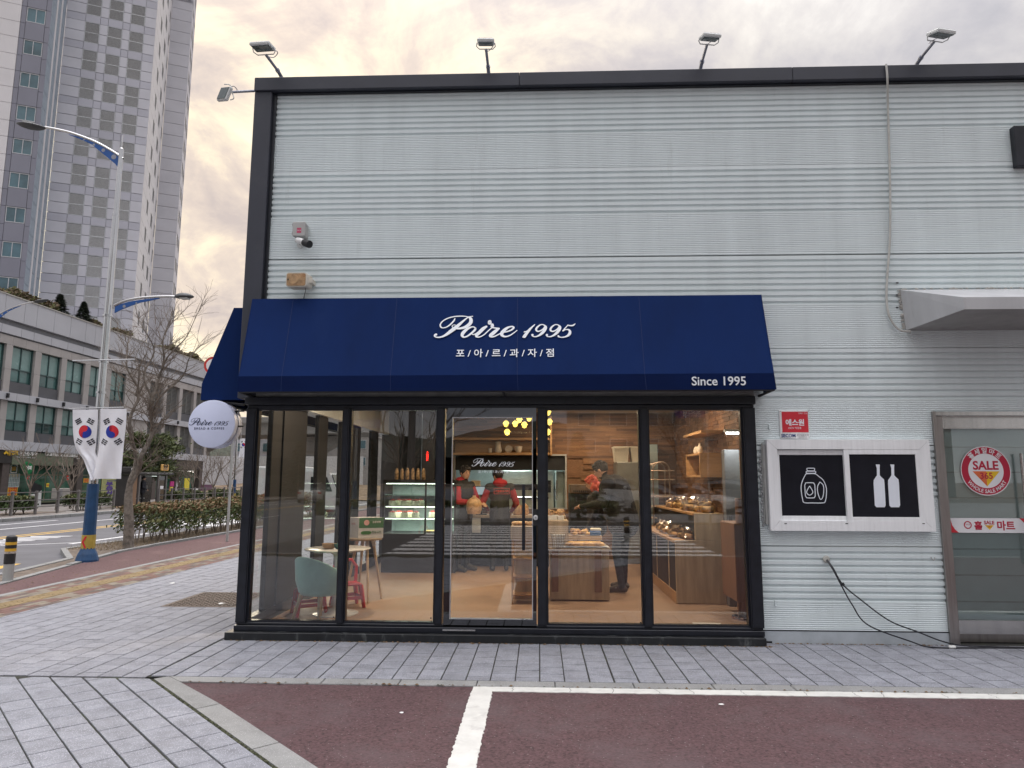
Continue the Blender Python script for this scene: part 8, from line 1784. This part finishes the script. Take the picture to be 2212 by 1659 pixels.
# ================================================================== BUS SHELTER
XS = -22.5; 
def c10(x, y): return (400+x/3.95)*.5486, (1750+y/3.95)*.5486
def SP(x, y, X=XS): return PX(*c10(x, y), X)
sy0, sy1 = SP(470, 700).y, SP(1000, 700).y; szr = SP(700, 450).z; sh_ = thing('bus_shelter', 'dark glass bus shelter with wood end panel and lettered roof edge', 'bus shelter', (XS, sy0, FPZ))
m_shel = mat('shelter_dark', (.045, .043, .043), .45); m_sg = glass('shelter_glass', (.30, .30, .30), k=1.5, base=.05)
b = MB(); b.bbox(XS-.95, XS+.1, SP(468, 450).y, SP(1105, 450).y, SP(700, 470).z, SP(700, 432).z, .02); roof_ = b.build('roof', m_shel, sh_)
b = MB(); b.bbox(XS-.6, XS+.05, SP(455, 400).y, SP(548, 400).y, SP(470, 430).z+.005, SP(470, 350).z, .02); b.build('name_box', m_shel, sh_)
a, c = c10(465, 368), c10(548, 418); TX('BUS', a[0], c[0], a[1], c[1], m_wl, sh_, X=XS+.06, bold=.03, thick=.01)
for (x0, x1, s) in ((710, 760, '정류장'), (780, 855, '아파트앞'), (885, 965, '버스노선'), (995, 1030, '방면'), (1050, 1095, '안내')): a, c = c10(x0, 440), c10(x1, 458); TX(s, a[0], c[0], a[1], c[1], mat('dim_letter', (.4, .4, .38), .5), sh_, X=XS+.105, thick=.004, bold=0)
b = MB(); b.bbox(XS-.9, XS-.2, SP(470, 700).y, SP(480, 700).y, FPZ, szr-.12, .01); b.build('end_wall', m_shel, sh_); b = MB(); b.bbox(XS-.19, XS, SP(470, 700).y, SP(548, 700).y, FPZ, szr-.12, .01); b.build('wood_panel', mat('shelter_wood', (.22, .13, .075), .6, var=.2, scale=3, stretch=(8, 8, .7)), sh_)
for x in (575, 868, 990): y = SP(x, 700).y; b = MB(); b.box(XS-.05, XS+.05, y-.06, y+.06, FPZ, szr-.1); b.build('post', m_rail, sh_)
b = MB(); b.box(XS-.01, XS+.0, SP(885, 700).y, SP(985, 700).y, FPZ+.25, szr-.15); b.build('glass_panel', m_sg, sh_)
b = MB(); b.box(XS-.92, XS-.90, sy0, sy1, FPZ+.2, szr-.1); b.build('back_glass', mat('dark_back', (.03, .032, .033), .2), sh_)
b = MB(); b.bbox(XS-.85, XS-.5, SP(640, 880).y, SP(800, 880).y, FPZ+.42, FPZ+.47, .01); b.build('bench', m_grayalu, sh_); b = MB(); b.box(XS-.8, XS-.6, SP(660, 880).y, SP(720, 880).y, FPZ, FPZ+.42); b.build('bench_foot', m_black, sh_)
a, c = SP(650, 632, XS-.88), SP(713, 725, XS-.88); b = MB(); b.box(XS-.89, XS-.87, a.y, c.y, c.z, a.z); b.build('timetable', mat('timetable', (.35, .35, .33), .6), sh_)
a, c = SP(912, 645, XS+.002), SP(958, 690, XS+.002); b = MB(); b.box(XS+.001, XS+.006, a.y, c.y, c.z, a.z); b.build('notice', m_pw, sh_)
a = SP(845, 543, XS-.7); b = MB(); b.box(XS-.8, XS-.6, a.y-.3, a.y+.3, szr-.16, szr-.14); b.build('light_bar', emit('shelter_light', (.9, 1, .95), 1.2), sh_)
q = SP(615, 985, XS-.35); person('person in a dark padded coat and cap waiting inside the bus shelter', (XS-.35, q.y, FPZ), radians(-60), 1.70, dict(wrL=(-.15, .2, 1.0), wrR=(.15, .2, 1.0)), dict(top=mat('dark_padded_coat', (.02, .022, .03), .8), leg=m_blk, shoe=m_shb, fat=1.2, hem=.8), hair='short')
a, c = SP(945, 310, XS+.1), SP(1045, 412, XS+.1); bs3 = thing('bus_stop_sign', 'square orange bus stop sign with black bus symbol above the shelter roof', 'sign', (XS, (a.y+c.y)/2, c.z)); b = MB(); b.bbox(XS, XS+.1, a.y, c.y, c.z, a.z, .03); b.build('plate', mat('bus_orange', (.62, .36, .10), .5), bs3)
ym, zm = (a.y+c.y)/2, (a.z+c.z)/2+.1; w = abs(c.y-a.y)*.26; h = (a.z-c.z)*.22; b = MB(); X_ = XS+.105
for (ya, yb, za, zb) in ((-w, w, h*.5, h), (-w, -w*.75, -h, h*.5), (w*.75, w, -h, h*.5), (-w*.75, w*.75, -h*.9, -h*.1), (-w*.8, -w*.4, -h*1.35, -h*.9), (w*.4, w*.8, -h*1.35, -h*.9), (-w*1.35, -w*1.1, -.3*h, .4*h), (w*1.1, w*1.35, -.3*h, .4*h)): b.box(X_, X_+.01, ym+ya, ym+yb, zm+za, zm+zb)
b.build('bus_symbol', m_black, bs3); text_on('lettering', '버스정류장', (X_+.001, ym, zm-h*2.1), yv, zz_, w*2.2, m_tg, bs3, thick=.006); b = MB(); b.box(XS+.03, XS+.07, ym-.03, ym+.03, szr, c.z); b.build('post', m_rail, bs3)
for (x0, y0, x1, y1, m, lb) in ((1075, 575, 1125, 650, mat('poster_magenta', (.5, .03, .22), .5), 'magenta poster on the shop front past the bus shelter'), (1070, 660, 1108, 740, m_py, 'yellow-green poster low on the shop front past the bus shelter'), (1300, 525, 1360, 700, m_py, 'tall yellow poster behind the bare tree past the bus shelter'), (1178, 570, 1212, 655, m_pw, 'narrow white poster on the dark pier past the bus shelter'), (1408, 685, 1500, 706, m_pw, 'long white strip board low behind the railing'), (1560, 625, 1720, 715, mat('poster_plum', (.12, .05, .10), .5), 'plum hoarding panel with a white ring behind the bare trees')):
    X_ = -26.5; a, c = PX(*c10(x0, y0), X_), PX(*c10(x1, y1), X_); b = MB(); b.box(X_-.05, X_, a.y, c.y, c.z, a.z); b.box(X_-.10, X_-.06, a.y+.02, a.y+.08, 0, c.z); b.box(X_-.10, X_-.06, c.y-.08, c.y-.02, 0, c.z); o = b.build('poster_board', m); own_base(o, (X_, a.y, 0)); tag(o, lb, 'poster')
for i, x in enumerate((1232, 1422)): a = PX(*c10(x, 418), -27); b = MB(); b.ell(a, .09, 10, 8); b.cyl((a.x, a.y, a.z), (XP, a.y, a.z+.05), .02, 6); o = b.build('globe_light', emit('globe_glow', (1, .95, .85), 1.5), smooth=True); own_base(o, a); tag(o, ('small glowing globe lamp on the shop front nearer the bus stop sign', 'small glowing globe lamp on the shop front nearer the white hoarding')[i], 'lamp')

# ================================================================== FAR END OF THE STREET
m_conc = mat('viaduct_concrete', (.36, .355, .345), .85, var=.1, scale=.3, stain=((.24, .235, .23), .3, .55, .5)); vd = thing('viaduct', 'grey concrete road viaduct crossing the far end of the street', 'viaduct', (-30, 95, 0))
b = MB(); b.prism([(-75, 95, 6.9), (25, 88, 8.6), (25, 88, 10.2), (-75, 95, 8.5)], (0, 9, 0)); b.build('deck', m_conc, vd)
b = MB(); b.prism([(-75, 94.6, 8.5), (25, 87.6, 10.2), (25, 87.6, 10.9), (-75, 94.6, 9.2)], (0, .3, 0)); b.build('parapet', m_conc, vd)
for x in (-48, -31, -15, 2): b = MB(); b.box(x-1.1, x+1.1, 95.2, 98, 0, 7.2); b.prism([(x-3, 94.9, 7.4), (x+3, 94.9, 7.4), (x+3, 94.9, 6.4), (x+1.1, 94.9, 5.4), (x-1.1, 94.9, 5.4), (x-3, 94.9, 6.4)], (0, 3, 0)); b.build('pier', m_conc, vd)
ho = thing('white_hoarding', 'long white site hoarding above the brown grass bank past the podium', 'hoarding', (-30, 72, 0)); b = MB()
for k in range(9): b = MB(); x = -38+k*2.2; b.box(x+.02, x+2.18, 72, 72.06, 1.0, 4.0); b.build('hoarding_panel', mat('hoarding_white', (.66, .67, .70), .5), ho)
b = MB(); ny_ = 24
vs = []; 
for j in range(8):
    for i in range(ny_+1): x = -42+i*1.3; y = 56+j*2.6; vs.append((x, y, -.1+1.7*sin(pi*min(1, j/7*.6+.02))*(.7+.35*mnoise.noise(Vector((x*.2, y*.2, 1))))))
b.add(vs, [(j*(ny_+1)+i, j*(ny_+1)+i+1, (j+1)*(ny_+1)+i+1, (j+1)*(ny_+1)+i) for j in range(7) for i in range(ny_)]); b.build('grass_bank', mat('brown_bank', (.19, .135, .085), .95, var=.35, scale=2, bump=.05, bscale=6), smooth=True, kind='structure')
def block(label, x0, x1, y0, y1, h, m, nw, nf, wm=None, front=-1):
    t = thing('distant_building', label, 'building', ((x0+x1)/2, y0, 0)); b = MB(); b.box(x0, x1, y0, y1, 0, h); b.build('wall', m, t); yy = y0 if front < 0 else y1; s = front
    for k in range(nf):
        for i in range(nw):
            w = (x1-x0)/nw; xa = x0+w*i+w*.22; z = h-(k+1)*2.9+.7
            if z < 1: continue
            b = MB(); b.box(xa, xa+w*.56, yy+s*.06, yy-s*.05, z, z+1.5); f_ = b.build('window', m_twf, t); b = MB(); b.box(xa+.1, xa+w*.56-.1, yy+s*.08, yy+s*.061, z+.1, z+1.4); b.build('pane', wm or m_twin, f_)
    b = MB(); b.box(x0-.2, x1+.2, y0-.2, y1+.2, h, h+.5); b.build('parapet', m, t)
block('bluish grey block beyond the end of the podium', -49, -38, 110, 125, 11, m_tm, 5, 3); block('beige block beside the bluish one past the viaduct', -37, -29, 118, 130, 9, m_ston, 4, 2); block('pale block standing beyond the viaduct nearer the shop', -22, -6, 125, 140, 12, m_tl, 6, 3)
def hill(name, x0, x1, y, hs, m, d=60, seed=1):
    b = MB(); n = 70; vs = []
    for j in range(7):
        for i in range(n+1):
            u = i/n; x = x0+(x1-x0)*u; k = u*(len(hs)-1); a = int(min(k, len(hs)-2)); f = k-a; h = hs[a]*(1-f)+hs[a+1]*f
            h *= sin(pi*.5*min(1, j/4)) if j <= 4 else 1-.25*(j-4); h += (mnoise.noise(Vector((x*.08, j*.9, seed)))*2.2+mnoise.noise(Vector((x*.45, j*2.1, seed)))*1.3)*(1 if j > 0 else 0)
            vs.append((x, y+(j-4)*d/6, max(-.3, h)))
    b.add(vs, [(j*(n+1)+i, j*(n+1)+i+1, (j+1)*(n+1)+i+1, (j+1)*(n+1)+i) for j in range(6) for i in range(n)]); return b.build(name, m, smooth=True, kind='structure')
m_hill = mat('wooded_hill', (.055, .062, .045), .95, var=.4, scale=.5, bump=.6, bscale=.6)
hill('far_hill', -260, 120, 420, [20, 34, 30, 38, 26, 30, 18], m_hill, 120, 2)

# ================================================================== VEHICLES
m_car = {k: mat('car_paint_'+k, c, .3, var=.02, coat=.8) for k, c in dict(white=(.62, .63, .64), silver=(.32, .33, .35), dark=(.03, .032, .038), grey=(.13, .135, .145)).items()}
m_cg = mat('car_glass', (.015, .018, .02), .06, spec=.8); m_tyre = mat('tyre', (.02, .02, .02), .85); m_rim = mat('alloy', (.4, .4, .42), .3, metal=.8); m_tail = mat('tail_lamp', (.45, .02, .02), .2); m_headl = mat('head_lamp', (.7, .72, .75), .1)
def loft(b, secs, n=10):
    vs = []
    for (y, zl, zh, w0, w1) in secs:    # rounded trapezium section
        pr = [(-w0, zl+.05), (-w0*.98, zl), (w0*.98, zl), (w0, zl+.05), (w0, zl+(zh-zl)*.6), (w1, zh-.03), (w1*.9, zh), (-w1*.9, zh), (-w1, zh-.03), (-w0, zl+(zh-zl)*.6)]
        vs += [(x, y, z) for x, z in pr]
    b.add(vs, [(i*10+j, i*10+(j+1) % 10, (i+1)*10+(j+1) % 10, (i+1)*10+j) for i in range(len(secs)-1) for j in range(10)]+[tuple(range(10))[::-1], tuple(range((len(secs)-1)*10, len(secs)*10))])
def car(label, loc, rz, paint, suv=False, name='parked_car', group=None):
    t = thing(name, label, 'car', (0, 0, 0), group); g_ = .18 if not suv else .24; H = .0 if not suv else .22
    b = MB(); loft(b, [(-2.25, .42, .78+H, .68, .60), (-2.15, .28, .92+H, .84, .76), (-1.6, g_, 1.0+H, .90, .82), (-.6, g_, .98+H, .91, .84), (.8, g_, .95+H, .91, .83), (1.3, g_, .90+H*.8, .90, .80), (2.0, .24, .76+H*.6, .84, .72), (2.25, .36, .62+H*.5, .70, .60)]); b.build('body', m_car[paint], t, smooth=35)
    b = MB(); loft(b, [(-1.85+(0 if not suv else -.25), .9+H, 1.0+H, .74, .66), (-1.2, .92+H, 1.40+H, .80, .60), (-.4, .92+H, 1.47+H, .81, .62), (.3, .92+H, 1.42+H, .81, .60), (1.15, .88+H, .98+H, .78, .62)]); b.build('window_band', m_cg, t, smooth=30)
    b = MB(); b.prism([(-.58, -1.15, 1.405+H), (.58, -1.15, 1.405+H), (.60, -.4, 1.478+H), (.58, .3, 1.428+H), (-.58, .3, 1.428+H), (-.60, -.4, 1.478+H)], (0, 0, .012)); b.build('roof', m_car[paint], t)
    for sy in (-1.38, 1.38):
        for sx_ in (-1, 1):
            w_ = MB(); w_.lathe([(.20, -.10), (.31, -.10), (.33, -.06), (.33, .06), (.31, .10), (.20, .10)], n=20); w_.v = [(sx_*.83+z, sy+x, .33+y) for x, y, z in w_.v]; wo = w_.build('wheel', m_tyre, t, smooth=40); w_ = MB(); w_.lathe([(.001, -.08), (.20, -.08), (.20, .08), (.001, .085)], n=14); w_.v = [(sx_*.83+z, sy+x, .33+y) for x, y, z in w_.v]; w_.build('rim', m_rim, wo)
    for s in (-1, 1): b = MB(); b.bbox(s*.72-.13, s*.72+.13, -2.26, -2.16, .68+H, .80+H, .02); b.build('tail_light', m_tail, t); b = MB(); b.bbox(s*.66-.14, s*.66+.14, 2.12, 2.24, .55+H*.6, .66+H*.6, .02); b.build('headlight', m_headl, t); b = MB(); b.bbox(s*.98-.08, s*.98+.08, .72, .86, .98+H, 1.10+H, .02); b.build('wing_mirror', m_car[paint], t)
    b = MB(); b.box(-.26, .26, 2.255, 2.26, .38, .48); b.box(-.26, .26, -2.275, -2.265, .52, .64); b.build('number_plate', m_wl, t)
    t.location = loc; t.rotation_euler = (0, 0, rz); return t
tk = thing('small_truck', 'white small box-bodied truck crossing the street beyond the corner glazing', 'truck', (0, 0, 0)); b = MB(); b.bbox(-1.3, 1.0, -.8, .8, .75, 2.25, .04); b.build('cargo_box', m_car['white'], tk)
b = MB(); b.prism([(1.05, -.8, .45), (2.5, -.8, .45), (2.5, -.8, 1.15), (2.15, -.8, 1.98), (1.05, -.8, 2.02)], (0, 1.6, 0)); b.build('cab', m_car['white'], tk); b = MB(); b.prism([(1.35, -.81, 1.2), (2.3, -.81, 1.2), (2.05, -.81, 1.8), (1.35, -.81, 1.82)], (0, .008, 0)); b.build('side_window', m_cg, tk); b = MB(); b.prism([(2.47, -.7, 1.22), (2.47, .7, 1.22), (2.2, .65, 1.9), (2.2, -.65, 1.9)], (.03, 0, .01)); b.build('windscreen', m_cg, tk)
b = MB(); b.box(-1.25, 1.1, -.6, .6, .5, .74); b.build('chassis', m_black, tk)
for x in (-.7, 1.75):
    for s in (-1, 1): w_ = MB(); w_.lathe([(.001, -.1), (.29, -.1), (.31, -.06), (.31, .06), (.29, .1), (.001, .1)], n=20); w_.v = [(x+a_, s*.72+c_, .31+b_) for a_, b_, c_ in w_.v]; w_.build('wheel', m_tyre, tk, smooth=40)
tk.location = (-11.1, 30.5, R0)

# ================================================================== BEHIND THE VIEWER (seen mirrored in the shop glass)
YM = 2*(YG+.004)
def MP(x, y, Yv): p = P(x, y, Yv); return Vector((p.x, YM-p.y, p.z))
b = MB(); b.box(-7, 60, -40, -13.2, -.3, -.02); b.build('back_pavement', m_paver2 if 0 else mat('back_paving', (.24, .235, .235), .9, var=.12, scale=2, stain=((.15, .15, .15), 1, .5, .5)), kind='structure')
b = MB(); b.box(-7, 60, -13.2, -13.05, -.3, .0); b.box(-7, 60, -.9, -.74, -.3, 0.0); b.build('back_kerb', m_kerb, kind='structure')
for i, (x, y, p, sv, lb) in enumerate(((1262, 1060, 'silver', 0, 'silver saloon in the parked row, nearest the pine'), (1345, 1060, 'white', 1, 'white tall-bodied car second in the parked row'), (1428, 1060, 'silver', 0, 'silver saloon in the middle of the parked row'), (1510, 1060, 'white', 0, 'white saloon fourth in the parked row'), (1595, 1060, 'grey', 1, 'grey tall-bodied car at the end of the parked row'))): q = MP(x, y, 36); car(lb, (q.x, -21.8, 0), radians(-52), p, bool(sv), 'parked_car', 'cars parked in a row across the side street')
car('white saloon driving off along the main road behind the crossing', (-17.0, -38, R0), radians(170), 'white', False, 'saloon_car')
block('beige apartment block with dark windows facing the shop across the side street', 3.5, 24, -74, -62, 30, mat('beige_render', (.32, .285, .245), .8, var=.05, scale=.3), 6, 9, front=1); block('darker brown apartment block behind the parked cars', 24.5, 42, -70, -58, 32, mat('brown_render', (.13, .10, .085), .8, var=.06, scale=.3), 5, 10, front=1)
hill('near_hill', -190, 60, -215, [6, 9, 7, 12, 18, 14, 22, 20, 10], mat('dark_wooded_hill', (.026, .030, .020), .95, var=.4, scale=.5, bump=.6, bscale=.6), 50, 3)
rr = random.Random(77)
for i in range(9): x = -52+i*5.1+rr.uniform(-1, 1); conifer('dark pine in the belt of trees beyond the crossing', (x, -47-rr.uniform(0, 6), 0), rr.uniform(5.0, 7.5), 2.3, m_conif, 90+i, 900, 'belt_pine', 'belt of pines beyond the crossing')
q = MP(1250, 1060, 30); conifer('broad green conifer in front of the parked cars', (q.x, -15.6, 0), 3.7, 1.5, MC['leaf_green'], 99, 2600, 'garden_conifer')
q = MP(865, 1060, 28); bare('tall leafless tree beyond the crossing', (q.x, -13.9, 0), 7.0, 101, 4, .10); q = MP(1530, 1060, 26); bare('slender leafless tree beside the parked cars', (q.x, -14.5, 0), 6.0, 102, 4, .08)
hedge('low dark hedge along the pavement beyond the crossing', -9.0, 3.0, -14.8, -14.1, .7, [m_leafa, m_leafg, m_leafb], 7000, .12, 103)
# signal pole with pedestrian signal and direction sign
q = MP(885, 1037, 27); tpx = q.x; pl_ = thing('signal_pole', 'thick dark signal pole with an arm reaching over the road', 'pole', (tpx, -12.6, -.02)); b = MB(); b.tube([(tpx, -12.6, -.02), (tpx, -12.6, 6.6)], [.17, .12], 12); b.build('pole', m_rail, pl_, smooth=True); b = MB(); b.tube(spline([(tpx, -12.6, 4.6), (tpx-1.2, -12.6, 4.85), (tpx-5.0, -12.6, 5.0)], 6), .07, 8); b.build('arm', m_rail, pl_)
ps = thing('pedestrian_signal', 'pedestrian signal box showing a red standing figure', 'signal', (tpx+.7, -12.4, 1.9)); q = MP(922, 984, 27); b = MB(); b.bbox(q.x-.2, q.x+.2, -12.7, -12.5, q.z-.42, q.z+.25, .02); b.build('case', m_black, ps); b = MB(); b.box(tpx, q.x, -12.64, -12.6, q.z-.1, q.z-.05); b.build('bracket', m_black, ps)
b = MB(); b.ell((q.x, -12.49, q.z+.13), (.04, .01, .04), 10, 6); b.box(q.x-.05, q.x+.05, -12.5, -12.485, q.z-.06, q.z+.08); b.box(q.x-.045, q.x-.005, -12.5, -12.485, q.z-.2, q.z-.06); b.box(q.x+.005, q.x+.045, -12.5, -12.485, q.z-.2, q.z-.06); b.build('red_figure', emit('signal_red', (1, .03, .02), 9), ps)
xm1 = Vector((-1, 0, 0))
ds = thing('direction_sign', 'purple-blue arrow-shaped street sign hanging from the signal arm', 'sign', (tpx-1.9, -12.5, 4.2)); q = MP(790, 915, 27); b = MB(); w, h = .95, .26; w, h = .55, .17; b.prism([(q.x+w, -12.5, q.z-h), (q.x+w, -12.5, q.z+h), (q.x-w*.8, -12.5, q.z+h), (q.x-w, -12.5, q.z), (q.x-w*.8, -12.5, q.z-h)], (0, -.05, 0)); b.build('plate', mat('street_sign_blue', (.03, .04, .22), .4), ds); text_on('lettering', '도호1길', (q.x, -12.498, q.z), xm1, zz_, .6, m_wl, ds, thick=.003, bold=.02)
b = MB(); b.box(q.x-.5, q.x-.46, -12.56, -12.52, q.z+h, 5.0); b.box(q.x+.46, q.x+.5, -12.56, -12.52, q.z+h, 4.9); b.build('hanger', m_black, ds)
q = MP(1490, 892, 25); s5 = thing('street_name_sign', 'blue arrow street name sign on a slim pole across the side street', 'sign', (q.x+.9, -10.4, 0)); yy = -10.4; w, h = .55, .17; b = MB(); b.prism([(q.x+w, yy, q.z-h), (q.x+w, yy, q.z+h), (q.x-w*.8, yy, q.z+h), (q.x-w, yy, q.z), (q.x-w*.8, yy, q.z-h)], (0, -.03, 0)); b.build('plate', MC['street_sign_blue'], s5)
text_on('lettering', '도호1길', (q.x+.08, yy+.001, q.z+.05), xm1, zz_, .62, m_wl, s5, thick=.003, bold=.03); text_on('lettering', 'Doho 1-gil', (q.x+.08, yy+.001, q.z-.10), xm1, zz_, .6, m_wl, s5, thick=.003, bold=.01); b = MB(); b.tube([(q.x+w+.05, yy-.02, R0), (q.x+w+.05, yy-.02, q.z+.3)], .04, 8); b.build('pole', m_grayalu, s5)
copy_thing(lp, (-10.2, -24, 0), radians(90), 'street lamp standing behind the belt of the crossing')
q = MP(1352, 1130, 20); copy_thing(bo, (q.x, -5.2+0, R0), 0, 'bollard standing at the far edge of the crossing')
# round red-ringed sign hidden mostly by the side awning
q = P(459, 789, 18.2); rn = thing('road_sign', 'round red-ringed road sign half hidden behind the side awning', 'sign', q); r = 19.5/1507*18.2; b = MB(); b.cyl((q.x, 18.2, q.z), (q.x, 18.23, q.z), r, 32); b.build('red_disc', m_pr, rn); b = MB(); b.cyl((q.x, 18.19, q.z), (q.x, 18.1995, q.z), r*.72, 32); b.build('white_disc', m_pw, rn); q2 = P(504, 900, 18.2); b = MB(); b.cyl((q2.x, 18.25, 0), (q2.x, 18.25, q.z+.3), .035, 8); b.cyl((q.x-.05, 18.25, q.z), (q2.x, 18.25, q.z), .02, 6); b.build('pole', m_grayalu, rn)

off_ = thing('office_building', 'dark glazed office building far behind the crossing beside the main road', 'building', (-29, -50, 0)); b = MB(); b.box(-44, -18.5, -66, -50, 0, 24); b.build('wall', mat('office_dark', (.035, .037, .042), .35, var=.2, scale=.3), off_)
for k in range(7):
    b = MB(); b.box(-43.5, -19, -49.99, -49.9, 2+k*3.1, 3.6+k*3.1); b.build('window_band', mat('office_glass', (.02, .025, .03), .1), off_)
# grit, dead leaves and moss gathered along the foot of the wall and the kerb
rr = random.Random(404); b = MB(); mg = [m_moss, m_soil, mat('dead_leaf', (.17, .11, .06), .9, var=.4, scale=30)]
for i in range(900):
    u = rr.random(); b.m = rr.choice((0, 1, 1, 2) if u < .75 else (1, 2))
    if u < .45: x, y = rr.uniform(-3.1, 2.3), 7.165-abs(rr.gauss(0, .012))
    elif u < .62: x, y = rr.uniform(2.3, 4.0), 7.315-abs(rr.gauss(0, .012))
    elif u < .80: x, y = rr.uniform(-2.8, 9), 5.735+rr.gauss(0, .006)
    else: x, y = rr.uniform(-8.1, -7.55)+0, rr.uniform(9, 18)
    r = rr.uniform(.003, .009)*(1.6 if b.m == 2 else 1); a = rr.uniform(0, 6.28)
    b.add([(x+r*cos(a+k*1.57)*(1.6 if k % 2 else 1), y+r*sin(a+k*1.57), .002) for k in range(4)]+[(x, y, r*.9)], [(0, 1, 4), (1, 2, 4), (2, 3, 4), (3, 0, 4)])
b.build('wall_foot_grit', mg, fixn=False, kind='stuff')
# fine cracks across the painted line and two darker worn marks on the bay
b = MB(); rr = random.Random(9)
for k in range(16):
    x = -.2+k*.36+rr.uniform(-.1, .1); y = 5.735; pts = [(x, y, -.0035)]
    for j in range(5): x += rr.uniform(-.012, .018); y -= .0245; pts.append((x, y, -.0035))
    for p, q in zip(pts[:-1], pts[1:]): b.add([(p[0]-.0016, p[1], p[2]), (p[0]+.0016, p[1], p[2]), (q[0]+.0016, q[1], q[2]), (q[0]-.0016, q[1], q[2])], [(0, 1, 2, 3)])
b.build('paint_crack', m_joint, lot, fixn=False, kind='stuff')
